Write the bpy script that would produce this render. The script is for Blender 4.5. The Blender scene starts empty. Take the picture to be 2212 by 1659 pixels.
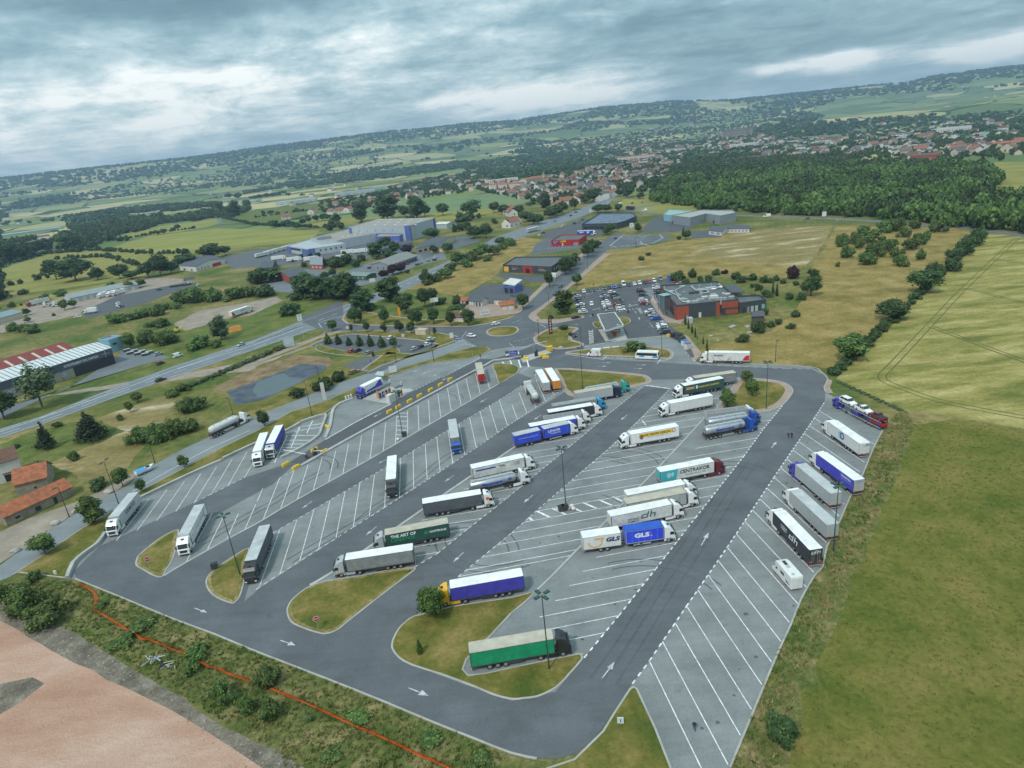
import bpy, bmesh, math, random
import numpy as np
from mathutils import Vector, Matrix
from mathutils.geometry import tessellate_polygon
random.seed(7); rng = np.random.default_rng(7)
SC = bpy.context.scene; COL = SC.collection
R = math.radians

# ------------------------------------------------------------------ camera
CAMH, PITCH, ROLL, FPX, PW, PH = 78.44, R(20.105), R(-6.0767), 1399.5, 2212.0, 1659.0
FWD = np.array([0, math.cos(PITCH), -math.sin(PITCH)])
_r = np.array([1.0, 0, 0]); _u = np.cross(_r, FWD)
RGT = math.cos(ROLL)*_r + math.sin(ROLL)*_u
UPV = -math.sin(ROLL)*_r + math.cos(ROLL)*_u
cam_d = bpy.data.cameras.new('camera'); cam = bpy.data.objects.new('camera', cam_d); COL.objects.link(cam)
cam_d.sensor_width = 36; cam_d.lens = FPX/PW*36; cam_d.clip_start = 1; cam_d.clip_end = 60000
cam.matrix_world = Matrix(((RGT[0], UPV[0], -FWD[0], 0), (RGT[1], UPV[1], -FWD[1], 0), (RGT[2], UPV[2], -FWD[2], CAMH), (0, 0, 0, 1)))
SC.camera = cam

# ------------------------------------------------------------------ light and sky
SUN_EL, SUN_AZ = R(52), R(215)
sun_d = bpy.data.lights.new('sun', 'SUN'); sun = bpy.data.objects.new('sun', sun_d); COL.objects.link(sun)
sun_d.energy = 1.5; sun_d.angle = R(7); sun_d.color = (1.0, 0.955, 0.89)
sd = Vector((math.sin(SUN_AZ)*math.cos(SUN_EL), math.cos(SUN_AZ)*math.cos(SUN_EL), math.sin(SUN_EL)))
sun.rotation_euler = sd.to_track_quat('Z', 'Y').to_euler(); sun.location = (0, 0, 500)
SC.view_settings.view_transform = 'Standard'; SC.view_settings.look = 'None'
SC.view_settings.exposure = 0.72; SC.view_settings.gamma = 1
W = bpy.data.worlds.new('World'); SC.world = W; W.use_nodes = True
def build_sky():
    nt = W.node_tree; nt.nodes.clear(); N = nt.nodes.new; L = nt.links.new
    out = N('ShaderNodeOutputWorld'); bg = N('ShaderNodeBackground'); bg.inputs[1].default_value = 0.1
    L(bg.outputs[0], out.inputs[0])
    sky = N('ShaderNodeTexSky'); sky.sky_type = 'NISHITA'; sky.sun_disc = False
    sky.sun_elevation = SUN_EL; sky.sun_rotation = SUN_AZ; sky.air_density = 1.2; sky.dust_density = 2.0
    tc = N('ShaderNodeTexCoord'); sep = N('ShaderNodeSeparateXYZ'); L(tc.outputs['Generated'], sep.inputs[0])
    def m(op, a, b=None, c=None, clamp=False):
        n = N('ShaderNodeMath'); n.operation = op; n.use_clamp = clamp
        for i, q in enumerate((a, b, c)):
            if q is None: continue
            if isinstance(q, (int, float)): n.inputs[i].default_value = q
            else: L(q, n.inputs[i])
        return n.outputs[0]
    z = sep.outputs[2]; zz = m('ADD', m('MAXIMUM', z, 0.0), 0.10)
    px = m('DIVIDE', sep.outputs[0], zz); py = m('DIVIDE', sep.outputs[1], zz)
    comb = N('ShaderNodeCombineXYZ'); L(px, comb.inputs[0]); L(py, comb.inputs[1])
    def noise(vec, sc, det, rough, off=0, dist=0.0, sx=1, sy=1):
        mp = N('ShaderNodeMapping'); L(vec, mp.inputs[0]); mp.inputs['Location'].default_value = (off, off*1.7, off)
        mp.inputs['Scale'].default_value = (sx, sy, 1)
        n = N('ShaderNodeTexNoise'); n.inputs['Scale'].default_value = sc; n.inputs['Detail'].default_value = det
        n.inputs['Roughness'].default_value = rough; n.inputs['Distortion'].default_value = dist
        L(mp.outputs[0], n.inputs['Vector']); return n.outputs[0]
    big = noise(comb.outputs[0], 0.42, 5, 0.55, 3.1, 0.4, 1.0, 0.8)
    med = noise(comb.outputs[0], 2.3, 12, 0.62, 9.0, 0.35, 0.9, 0.9)
    fine = noise(tc.outputs['Generated'], 7.0, 10, 0.6, 4.0, 0.25, 1.0, 1.0)
    fine.node.inputs['Vector'].links[0].from_node.inputs['Scale'].default_value = (1, 1, 2.3); fine.node.inputs['Scale'].default_value = 8.0; fine.node.inputs['Roughness'].default_value = .66
    val = m('ADD', m('MULTIPLY', big, 0.48), m('ADD', m('MULTIPLY', med, 0.50), m('MULTIPLY', fine, 0.52)))   # about .75 mean
    # broad breaks in the deck at their own compass bearings (direction, half width, gain)
    def blob(x, y, az_w, el_w, gain):
        d = FWD + RGT*(x-PW/2)/FPX - UPV*(y-PH/2)/FPX; az = math.atan2(d[0], d[1]); el = math.atan2(d[2], math.hypot(d[0], d[1]))
        a = m('ARCTAN2', sep.outputs[0], sep.outputs[1]); e = m('ARCSINE', z)
        a = m('DIVIDE', m('SUBTRACT', a, az), az_w); e = m('DIVIDE', m('SUBTRACT', e, el), el_w)
        r2 = m('ADD', m('MULTIPLY', a, a), m('MULTIPLY', e, e))
        return m('MULTIPLY', m('EXPONENT', m('MULTIPLY', r2, -1.0)), gain)
    for b in BLOBS: val = m('ADD', val, m('MULTIPLY', blob(*b), m('ADD', 0.25, m('MULTIPLY', fine, 1.5))))
    cr = N('ShaderNodeValToRGB'); L(m('MULTIPLY_ADD', m('SUBTRACT', val, 0.755), 1.8, 0.50), cr.inputs[0]); e = cr.color_ramp.elements
    e[0].position = 0.0; e[0].color = (.11, .19, .225) + (1,)
    e[1].position = 0.88; e[1].color = SKYC[3] + (1,)
    q = e.new(0.20); q.color = SKYC[0] + (1,); q = e.new(0.42); q.color = SKYC[1] + (1,); q = e.new(0.62); q.color = SKYC[2] + (1,)
    # an overcast sky is brighter overhead than at the horizon
    br = m('ADD', 7.0, m('MULTIPLY', m('POWER', m('MAXIMUM', z, 0.0), 1.3), 9.5))
    vm = N('ShaderNodeVectorMath'); vm.operation = 'SCALE'; L(cr.outputs[0], vm.inputs[0]); L(br, vm.inputs['Scale'])
    # pale air low over the hills
    hz = m('EXPONENT', m('MULTIPLY', m('MAXIMUM', z, 0.0), -26.0)); 
    mx0 = N('ShaderNodeMix'); mx0.data_type = 'RGBA'; L(m('MULTIPLY', hz, 0.6), mx0.inputs[0]); L(vm.outputs[0], mx0.inputs[6]); mx0.inputs[7].default_value = (4.3, 5.2, 5.3, 1)
    mx = N('ShaderNodeMix'); mx.data_type = 'RGBA'; mx.inputs[0].default_value = 0.93
    L(sky.outputs[0], mx.inputs[6]); L(mx0.outputs[2], mx.inputs[7]); L(mx.outputs[2], bg.inputs[0])
BLOBS = [(330, 215, .24, .045, .10), (80, 330, .30, .05, .06), (560, 130, .2, .04, .12), (1190, 208, .14, .022, .40), (1800, 132, .07, .011, .45), (2150, 105, .06, .013, .42), (1660, 150, .03, .008, .3),
         (1500, 60, .35, .05, -.10), (1450, 165, .25, .03, -.10), (250, 20, .3, .03, -.14), (800, 330, .3, .03, -.02), (2000, 60, .2, .05, -.06), (60, 130, .1, .04, -.10)]
SKYC = [(0.145, 0.25, 0.295), (0.255, 0.39, 0.44), (0.46, 0.595, 0.63), (0.92, 0.95, 0.92)]
build_sky()
SC.cycles.max_bounces = 4; SC.cycles.diffuse_bounces = 2; SC.cycles.glossy_bounces = 2; SC.cycles.transparent_max_bounces = 4
SC.cycles.volume_bounces = 0; SC.cycles.use_denoising = True; SC.cycles.caustics_reflective = False; SC.cycles.caustics_refractive = False

# ------------------------------------------------------------------ helpers
def G(x, y, z=0.0):                       # point of the photograph -> point in the place at height z
    d = FWD + RGT*(x-PW/2)/FPX - UPV*(y-PH/2)/FPX
    t = (z-CAMH)/min(d[2], -1e-3); return Vector((t*d[0], t*d[1], z))
def PXM(x, y):                            # photo pixels per metre at the ground point seen there
    g = G(x, y); return FPX/(g.x*FWD[0]+g.y*FWD[1]-CAMH*FWD[2])
def HM(x, y, hpx): return hpx/PXM(x, y)/math.cos(PITCH)*0.97
def lerp(a, b, t): return a+(b-a)*t
_mats = {}
def mat(name, col=(.5, .5, .5), rough=.6, metal=0.0, var=0.0, vscale=1.0, bump=0.0, bscale=20.0, c2=None, fine=0.0, fscale=8.0, spec=.4, randv=0.0, emis=None, coat=0.0, alpha=None):
    if name in _mats: return _mats[name]
    m = bpy.data.materials.new(name); m.use_nodes = True; nt = m.node_tree; b = nt.nodes['Principled BSDF']; L = nt.links.new; N = nt.nodes.new
    b.inputs['Roughness'].default_value = rough; b.inputs['Metallic'].default_value = metal; b.inputs['Specular IOR Level'].default_value = spec
    if coat: b.inputs['Coat Weight'].default_value = coat
    col = tuple(col)+(1,); b.inputs['Base Color'].default_value = col
    sock = None
    geo = None
    if var or fine or bump:
        geo = N('ShaderNodeNewGeometry')
    def nz(scale, det, ro=.6):
        n = N('ShaderNodeTexNoise'); n.inputs['Scale'].default_value = scale; n.inputs['Detail'].default_value = det; n.inputs['Roughness'].default_value = ro
        L(geo.outputs['Position'], n.inputs['Vector']); return n.outputs[0]
    if var:
        c2 = tuple(c2)+(1,) if c2 else tuple(max(0, c*(1-var)) for c in col[:3])+(1,)
        mx = N('ShaderNodeMix'); mx.data_type = 'RGBA'; mx.inputs[6].default_value = col; mx.inputs[7].default_value = c2
        mr = N('ShaderNodeMapRange'); mr.inputs[1].default_value = .36; mr.inputs[2].default_value = .64; L(nz(1/vscale, 6), mr.inputs[0]); L(mr.outputs[0], mx.inputs[0]); sock = mx.outputs[2]
    if fine:
        mr = N('ShaderNodeMapRange'); mr.inputs[1].default_value = .3; mr.inputs[2].default_value = .7; mr.inputs[3].default_value = 1-fine; mr.inputs[4].default_value = 1+fine
        L(nz(fscale, 5, .7), mr.inputs[0])
        vm = N('ShaderNodeVectorMath'); vm.operation = 'SCALE'; L(mr.outputs[0], vm.inputs['Scale'])
        if sock: L(sock, vm.inputs[0])
        else: vm.inputs[0].default_value = col[:3]
        sock = vm.outputs[0]
    if randv:
        oi = N('ShaderNodeObjectInfo'); hs = N('ShaderNodeHueSaturation')
        mr = N('ShaderNodeMapRange'); mr.inputs[3].default_value = 1-randv; mr.inputs[4].default_value = 1+randv; L(oi.outputs['Random'], mr.inputs[0]); L(mr.outputs[0], hs.inputs['Value'])
        mr2 = N('ShaderNodeMapRange'); mr2.inputs[3].default_value = .485; mr2.inputs[4].default_value = .515; L(oi.outputs['Random'], mr2.inputs[0]); L(mr2.outputs[0], hs.inputs['Hue'])
        if sock: L(sock, hs.inputs['Color'])
        else: hs.inputs['Color'].default_value = col
        sock = hs.outputs[0]
    if sock: L(sock, b.inputs['Base Color'])
    if bump:
        bp = N('ShaderNodeBump'); bp.inputs['Strength'].default_value = bump; bp.inputs['Distance'].default_value = .1; L(nz(bscale, 4), bp.inputs['Height']); L(bp.outputs[0], b.inputs['Normal'])
    if emis: b.inputs['Emission Color'].default_value = tuple(emis)+(1,); b.inputs['Emission Strength'].default_value = 1
    _mats[name] = m; return m
def tag(o, label=None, cat=None, group=None, kind=None):
    if label: o['label'] = label
    if cat: o['category'] = cat
    if group: o['group'] = group
    if kind: o['kind'] = kind
    return o
def thing(name, label, cat, loc=(0, 0, 0), rz=0.0, group=None):
    o = bpy.data.objects.new(name, None); COL.objects.link(o); o.location = loc; o.rotation_euler = (0, 0, rz); o.empty_display_size = .2
    return tag(o, label, cat, group)
def link(name, me, parent=None, loc=None, rot=None, scale=None):
    o = bpy.data.objects.new(name, me); COL.objects.link(o)
    if parent: o.parent = parent
    if loc is not None: o.location = loc
    if rot is not None: o.rotation_euler = rot
    if scale is not None: o.scale = scale
    return o
class MB:
    def __init__(s): s.v = []; s.f = []; s.m = []
    def poly(s, pts, mi=0):
        k = len(s.v); s.v += [tuple(p) for p in pts]; s.f.append(tuple(range(k, k+len(pts)))); s.m.append(mi); return s
    def box(s, c, sz, mi=0, rz=0.0, tap=1.0):
        x, y, z = [q/2 for q in sz]; ca, sa = math.cos(rz), math.sin(rz); P = []
        for dz in (-1, 1):
            k = tap if dz > 0 else 1
            for dx, dy in ((-1, -1), (1, -1), (1, 1), (-1, 1)):
                X, Y = dx*x*k, dy*y*k; P.append((c[0]+X*ca-Y*sa, c[1]+X*sa+Y*ca, c[2]+dz*z))
        k = len(s.v); s.v += P
        for f in ((3, 2, 1, 0), (4, 5, 6, 7), (0, 1, 5, 4), (1, 2, 6, 5), (2, 3, 7, 6), (3, 0, 4, 7)): s.f.append(tuple(k+i for i in f)); s.m.append(mi)
        return s
    def cap(s, P, mi):                     # any flat outline, concave too
        k = len(s.v); s.v += [tuple(p) for p in P]
        for t in tessellate_polygon([[Vector(p) for p in P]]):
            a, b, c = [Vector(P[i]) for i in t]
            s.f.append(tuple(k+i for i in t)); s.m.append(mi)
    def prism(s, pts, z0, z1, ms=0, mt=0, bottom=False):
        n = len(pts); 
        if sum(pts[i][0]*pts[(i+1) % n][1]-pts[(i+1) % n][0]*pts[i][1] for i in range(n)) < 0: pts = pts[::-1]
        k = len(s.v); s.v += [(p[0], p[1], z0) for p in pts]+[(p[0], p[1], z1) for p in pts]
        for i in range(n): j = (i+1) % n; s.f.append((k+i, k+j, k+n+j, k+n+i)); s.m.append(ms)
        s.cap([(p[0], p[1], z1) for p in pts], mt)
        if bottom: s.cap([(p[0], p[1], z0) for p in pts][::-1], ms)
        return s
    def loft(s, secs, mi=0, caps=True, mis=None):
        n = len(secs[0]); k = len(s.v)
        for q in secs: s.v += [tuple(p) for p in q]
        for a in range(len(secs)-1):
            for i in range(n):
                j = (i+1) % n; s.f.append((k+a*n+i, k+a*n+j, k+(a+1)*n+j, k+(a+1)*n+i)); s.m.append(mis[i] if mis else mi)
        if caps: s.cap(secs[0][::-1], mi); s.cap(secs[-1], mi)
        return s
    def cyl(s, p0, p1, r0, r1=None, n=8, mi=0, caps=True):
        r1 = r0 if r1 is None else r1; p0, p1 = Vector(p0), Vector(p1); d = (p1-p0).normalized()
        a = d.orthogonal().normalized(); b = d.cross(a)
        S = [[p+(a*math.cos(t*2*math.pi/n)+b*math.sin(t*2*math.pi/n))*r for t in range(n)] for p, r in ((p0, r0), (p1, r1))]
        k = len(s.v); s.v += [tuple(q) for q in S[0]+S[1]]
        for i in range(n): j = (i+1) % n; s.f.append((k+i, k+j, k+n+j, k+n+i)); s.m.append(mi)
        if caps: s.f.append(tuple(k+i for i in range(n))[::-1]); s.m.append(mi); s.f.append(tuple(k+n+i for i in range(n))); s.m.append(mi)
        return s
    def mesh(s, name, mats, smooth=False, fixn=True):
        me = bpy.data.meshes.new(name); me.from_pydata(s.v, [], s.f)
        for m in (mats if isinstance(mats, (list, tuple)) else [mats]): me.materials.append(m)
        me.polygons.foreach_set('material_index', s.m)
        if fixn:
            bm = bmesh.new(); bm.from_mesh(me); bmesh.ops.recalc_face_normals(bm, faces=bm.faces); bm.to_mesh(me); bm.free()
        if smooth: me.polygons.foreach_set('use_smooth', [True]*len(me.polygons))
        me.update(); return me
    def obj(s, name, mats, parent=None, **k): return link(name, s.mesh(name, mats, **k), parent)
def npmesh(name, V, F, mats, mi=None, nside=3, smooth=False):
    me = bpy.data.meshes.new(name); nf = len(F)
    me.vertices.add(len(V)); me.vertices.foreach_set('co', np.asarray(V, dtype=np.float32).ravel())
    me.loops.add(nf*nside); me.loops.foreach_set('vertex_index', np.asarray(F, dtype=np.int32).ravel())
    me.polygons.add(nf); me.polygons.foreach_set('loop_start', np.arange(0, nf*nside, nside, dtype=np.int32))
    try: me.polygons.foreach_set('loop_total', np.full(nf, nside, dtype=np.int32))
    except Exception: pass
    for m in (mats if isinstance(mats, (list, tuple)) else [mats]): me.materials.append(m)
    if mi is not None: me.polygons.foreach_set('material_index', np.asarray(mi, dtype=np.int32))
    if smooth: me.polygons.foreach_set('use_smooth', np.ones(nf, dtype=bool))
    me.update(calc_edges=True); return me
def smoothpts(P, n=3, closed=True):        # Catmull-Rom through the outline
    out = []; N_ = len(P)
    rngi = range(N_) if closed else range(N_-1)
    for i in rngi:
        p0, p1, p2, p3 = [Vector(P[(i+k) % N_] if closed else P[min(max(i+k, 0), N_-1)]) for k in (-1, 0, 1, 2)]
        for s in range(n):
            t = s/n; out.append(0.5*((2*p1)+(-p0+p2)*t+(2*p0-5*p1+4*p2-p3)*t*t+(-p0+3*p1-3*p2+p3)*t*t*t))
    if not closed: out.append(Vector(P[-1]))
    return out
_an = [0]; SOFT = {'bare_soil', 'construction_site', 'bare_earth', 'dry_meadow', 'meadow_edge', 'rough_grass', 'dry_field', 'gravel_strip', 'dirt_lot', 'pond_bank', 'footpath', 'lush_grass', 'garden'}
def jitter(P, j, st=3.5):
    out = []; n = len(P)
    for i in range(n):
        a, b = P[i], P[(i+1) % n]; k = max(1, min(60, int((b-a).length/st)))
        out += [a.lerp(b, t/k)+Vector((random.gauss(0, j), random.gauss(0, j), 0)) for t in range(k)]
    return out
def area(name, pts, m, z, kind='structure', sm=0):
    _an[0] += 1; z += _an[0]*.0003
    P = [G(*p) for p in pts]
    if sm: P = smoothpts(P, sm)
    if name in SOFT: P = jitter(P, .12 if name in ('bare_soil', 'construction_site') else .5)
    b = MB(); b.cap([(p.x, p.y, z) for p in P], 0); me = b.mesh(name, m, fixn=False)
    for p in me.polygons:
        if p.normal.z < 0: p.flip()
    o = link(name, me); o['kind'] = kind; return o
def strip_pts(P, w0, w1, z):               # ribbon along a polyline of Vectors, offsets w0..w1 to its left
    out = []
    for i, p in enumerate(P):
        d = (P[min(i+1, len(P)-1)]-P[max(i-1, 0)]); d.z = 0; d.normalize(); n = Vector((-d.y, d.x, 0))
        out.append((p+n*w0, p+n*w1))
    return [((a.x, a.y, z), (b.x, b.y, z)) for a, b in out]
def ribbon(mb, P, w0, w1, z, mi=0):
    S = strip_pts(P, w0, w1, z)
    for i in range(len(S)-1): mb.poly([S[i][0], S[i+1][0], S[i+1][1], S[i][1]], mi)
def wallribbon(mb, P, w0, w1, z0, z1, mi=0):
    S = strip_pts(P, w0, w1, 0)
    secs = [[(a[0], a[1], z0), (b[0], b[1], z0), (b[0], b[1], z1), (a[0], a[1], z1)] for a, b in S]
    mb.loft(secs, mi)
def text_mesh(s, w, h, mats, bold=.0, depth=.012, shear=0.0):
    cu = bpy.data.curves.new('lettering', 'FONT'); cu.body = s; cu.offset = bold; cu.extrude = .01; cu.shear = shear; cu.resolution_u = 2
    o = bpy.data.objects.new('lettering', cu); COL.objects.link(o); dg = bpy.context.evaluated_depsgraph_get()
    me = bpy.data.meshes.new_from_object(o.evaluated_get(dg)); COL.objects.unlink(o); bpy.data.objects.remove(o)
    n = len(me.vertices); co = np.empty(n*3, dtype=np.float32); me.vertices.foreach_get('co', co); co = co.reshape(-1, 3)
    mn, mx = co.min(0), co.max(0); co = (co-mn)/np.maximum(mx-mn, 1e-6)
    co[:, 0] = (co[:, 0]-.5)*w; co[:, 1] = (co[:, 1]-.5)*h; co[:, 2] *= depth
    me.vertices.foreach_set('co', co.ravel()); me.materials.clear(); me.materials.append(mats); me.update(); return me
def line_int(a, d, p, q):                  # ray a + t d with line p-q (2D)
    e = q-p; den = d.x*e.y-d.y*e.x; t = ((p.x-a.x)*e.y-(p.y-a.y)*e.x)/den; return a+d*t
# ------------------------------------------------------------------ terrain: one sheet to the horizon
SKY = [(-400,425),(0,388),(200,366),(320,352),(425,341),(553,322),(703,303.5),(850,285),(928,278.5),(1015,268.5),(1106,262.5),(1266,239.5),(1291,235),(1383,226.5),(1441,221.5),(1581,218),(1658,210),(1759,200.5),(1866,188),(1954,180.5),(2034,164),(2069,162),(2109,154),(2211,143),(2600,110)]
_sa = []; _se = []
for x, y in SKY:
    d = FWD + RGT*(x-PW/2)/FPX - UPV*(y-PH/2)/FPX
    _sa.append(math.atan2(d[0], d[1])); _se.append(d[2]/math.hypot(d[0], d[1]))
def vnoise(x, y, seed=0):
    x = np.asarray(x, dtype=float); y = np.asarray(y, dtype=float)
    xi = np.floor(x); yi = np.floor(y); fx = x-xi; fy = y-yi; fx = fx*fx*(3-2*fx); fy = fy*fy*(3-2*fy)
    def h(a, b):
        q = np.sin(a*127.1+b*311.7+seed*74.7)*43758.5453; return q-np.floor(q)
    return (h(xi, yi)*(1-fx)+h(xi+1, yi)*fx)*(1-fy)+(h(xi, yi+1)*(1-fx)+h(xi+1, yi+1)*fx)*fy
def fbm(x, y, seed=0, o=4):
    s = 0; a = .5; 
    for i in range(o): s = s+a*vnoise(x*2**i, y*2**i, seed+i); a *= .5
    return s/(1-.5**o)
def TH(x, y):
    x = np.asarray(x, dtype=float); y = np.asarray(y, dtype=float)
    d = np.hypot(x, y); az = np.arctan2(x, y)
    Hs = CAMH + np.interp(az, _sa, _se)*7500
    t = np.clip((d-2300)/5200, 0, 1); s = (t*t*(3-2*t))**1.6
    z = Hs*s
    n = fbm(x/1500+3, y/1500, 5)-.5
    z = z + n*80*np.clip((d-2800)/2000, 0, 1)*np.clip((7500-d)/2000, 0, 1)
    z = z + (fbm(x/500, y/500+7, 11, 2)-.5)*16*np.clip((d-2500)/1500, 0, 1)*np.clip((7500-d)/1500, .35, 1)
    z = z + 46*np.exp(-((d-3500)/650)**2)*np.clip((az-.30)/.12, 0, 1)
    z = z + 12*np.exp(-((d-3000)/500)**2)*np.exp(-((az-.27)/.10)**2)
    z = np.where(d > 7500, z-(d-7500)*.05, z)
    return z
def PIX(P, Z=None):
    P = np.asarray(P); Z = TH(P[:, 0], P[:, 1]) if Z is None else Z; V = np.stack([P[:, 0], P[:, 1], Z-CAMH], -1); w = V@FWD; return PW/2+FPX*(V@RGT)/w, PH/2-FPX*(V@UPV)/w
def build_terrain():
    azs = np.concatenate([np.linspace(-math.pi, -.95, 14)[:-1], np.linspace(-.95, .95, 340), np.linspace(.95, math.pi, 14)[1:]])
    rr = np.concatenate([[1, 60, 150, 300, 600, 1000, 1400], np.geomspace(1600, 7500, 110), [7700, 8500, 11000, 18000]])
    A, D = np.meshgrid(azs, rr); X = D*np.sin(A); Y = D*np.cos(A); Z = TH(X, Y)
    V = np.stack([X, Y, Z], -1).reshape(-1, 3); nc = len(azs); F = []
    i = np.arange(len(rr)-1)[:, None]; j = np.arange(nc-1)[None]
    a = i*nc+j; F = np.stack([a, a+1, a+nc+1, a+nc], -1).reshape(-1, 4)
    me = npmesh('ground', V, F, [terrain_mat()], nside=4, smooth=True)
    if me.polygons[5000].normal.z < 0: me.flip_normals()
    o = link('ground', me); o['kind'] = 'structure'
def terrain_mat():
    m = bpy.data.materials.new('country fields'); m.use_nodes = True; nt = m.node_tree; b = nt.nodes['Principled BSDF']; N = nt.nodes.new; L = nt.links.new
    b.inputs['Roughness'].default_value = .95; b.inputs['Specular IOR Level'].default_value = .1
    g = N('ShaderNodeNewGeometry'); pos = g.outputs['Position']
    def nz(sc, det=5):
        n = N('ShaderNodeTexNoise'); n.inputs['Scale'].default_value = sc; n.inputs['Detail'].default_value = det; L(pos, n.inputs['Vector']); return n
    w = nz(.004, 3); vm = N('ShaderNodeVectorMath'); vm.operation = 'SCALE'; L(w.outputs['Color'], vm.inputs[0]); vm.inputs['Scale'].default_value = 140
    va = N('ShaderNodeVectorMath'); L(pos, va.inputs[0]); L(vm.outputs[0], va.inputs[1])
    mp = N('ShaderNodeMapping'); L(va.outputs[0], mp.inputs[0]); mp.inputs['Scale'].default_value = (1, 1, 0)
    vo = N('ShaderNodeTexVoronoi'); vo.inputs['Scale'].default_value = 1/260; L(mp.outputs[0], vo.inputs['Vector'])
    ve = N('ShaderNodeTexVoronoi'); ve.feature = 'DISTANCE_TO_EDGE'; ve.inputs['Scale'].default_value = 1/260; L(mp.outputs[0], ve.inputs['Vector'])
    cr = N('ShaderNodeValToRGB'); cr.color_ramp.interpolation = 'CONSTANT'; sp = N('ShaderNodeSeparateColor'); L(vo.outputs['Color'], sp.inputs[0]); L(sp.outputs[0], cr.inputs[0])
    e = cr.color_ramp.elements; e[0].color = (.11, .155, .055, 1); e[1].position = .85; e[1].color = (.42, .37, .19, 1)
    for p, c in ((.18, (.17, .215, .08)), (.36, (.13, .175, .075)), (.5, (.25, .265, .11)), (.62, (.16, .20, .065)), (.72, (.33, .315, .15))): q = e.new(p); q.color = c+(1,)
    hd = N('ShaderNodeMapRange'); L(ve.outputs['Distance'], hd.inputs[0]); hd.inputs[1].default_value = .018; hd.inputs[2].default_value = .03
    mx = N('ShaderNodeMix'); mx.data_type = 'RGBA'; L(hd.outputs[0], mx.inputs[0]); mx.inputs[6].default_value = (.025, .045, .018, 1); L(cr.outputs[0], mx.inputs[7])
    # near the lorry park the sheet is rough grass
    ln = N('ShaderNodeVectorMath'); ln.operation = 'LENGTH'; L(pos, ln.inputs[0]); k = N('ShaderNodeMapRange'); L(ln.outputs['Value'], k.inputs[0]); k.inputs[1].default_value = 850; k.inputs[2].default_value = 1000
    cg = N('ShaderNodeValToRGB'); L(nz(.03, 8).outputs[0], cg.inputs[0]); e = cg.color_ramp.elements; e[0].position = .36; e[0].color = (.075, .11, .026, 1); e[1].position = .66; e[1].color = (.235, .19, .075, 1); q = e.new(.5); q.color = (.14, .14, .042, 1)
    m2 = N('ShaderNodeMix'); m2.data_type = 'RGBA'; L(k.outputs[0], m2.inputs[0]); L(cg.outputs[0], m2.inputs[6]); L(mx.outputs[2], m2.inputs[7])
    f = N('ShaderNodeMapRange'); L(nz(.35, 8).outputs[0], f.inputs[0]); f.inputs[1].default_value = .25; f.inputs[2].default_value = .75; f.inputs[3].default_value = .6; f.inputs[4].default_value = 1.4
    v3 = N('ShaderNodeVectorMath'); v3.operation = 'SCALE'; L(m2.outputs[2], v3.inputs[0]); L(f.outputs[0], v3.inputs['Scale']); L(v3.outputs[0], b.inputs['Base Color']); return m
build_terrain()

def field_mat(name, ca, cb, cc, big=14, fine=.9, amt=.35, stripe=None, bump=.5, third=.5):
    """grass or crop: three tones in patches, blades and tufts as fine grain"""
    m = bpy.data.materials.new(name); m.use_nodes = True; nt = m.node_tree; b = nt.nodes['Principled BSDF']; N = nt.nodes.new; L = nt.links.new
    b.inputs['Roughness'].default_value = .95; b.inputs['Specular IOR Level'].default_value = .12
    g = N('ShaderNodeNewGeometry'); vec = g.outputs['Position']
    if stripe is not None:
        mp = N('ShaderNodeMapping'); mp.inputs['Rotation'].default_value = (0, 0, stripe); mp.inputs['Scale'].default_value = (.34, 1, 1); L(vec, mp.inputs[0]); vec2 = mp.outputs[0]
    else: vec2 = vec
    def nz(sc, det=5, v=vec, ro=.6):
        n = N('ShaderNodeTexNoise'); n.inputs['Scale'].default_value = sc; n.inputs['Detail'].default_value = det; n.inputs['Roughness'].default_value = ro; L(v, n.inputs['Vector']); return n.outputs[0]
    cr = N('ShaderNodeValToRGB'); L(nz(1/big, 9, vec2, .68), cr.inputs[0]); e = cr.color_ramp.elements
    e[0].position = .36; e[0].color = ca+(1,); e[1].position = .66; e[1].color = cc+(1,); q = e.new(third); q.color = cb+(1,)
    mr = N('ShaderNodeMapRange'); L(nz(fine, 9, vec, .75), mr.inputs[0]); mr.inputs[1].default_value = .3; mr.inputs[2].default_value = .7; mr.inputs[3].default_value = 1-amt; mr.inputs[4].default_value = 1+amt
    v3 = N('ShaderNodeVectorMath'); v3.operation = 'SCALE'; L(cr.outputs[0], v3.inputs[0]); L(mr.outputs[0], v3.inputs['Scale']); L(v3.outputs[0], b.inputs['Base Color'])
    bp = N('ShaderNodeBump'); bp.inputs['Strength'].default_value = bump; bp.inputs['Distance'].default_value = .35; L(nz(2.2, 6, vec, .7), bp.inputs['Height']); L(bp.outputs[0], b.inputs['Normal'])
    return m
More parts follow.
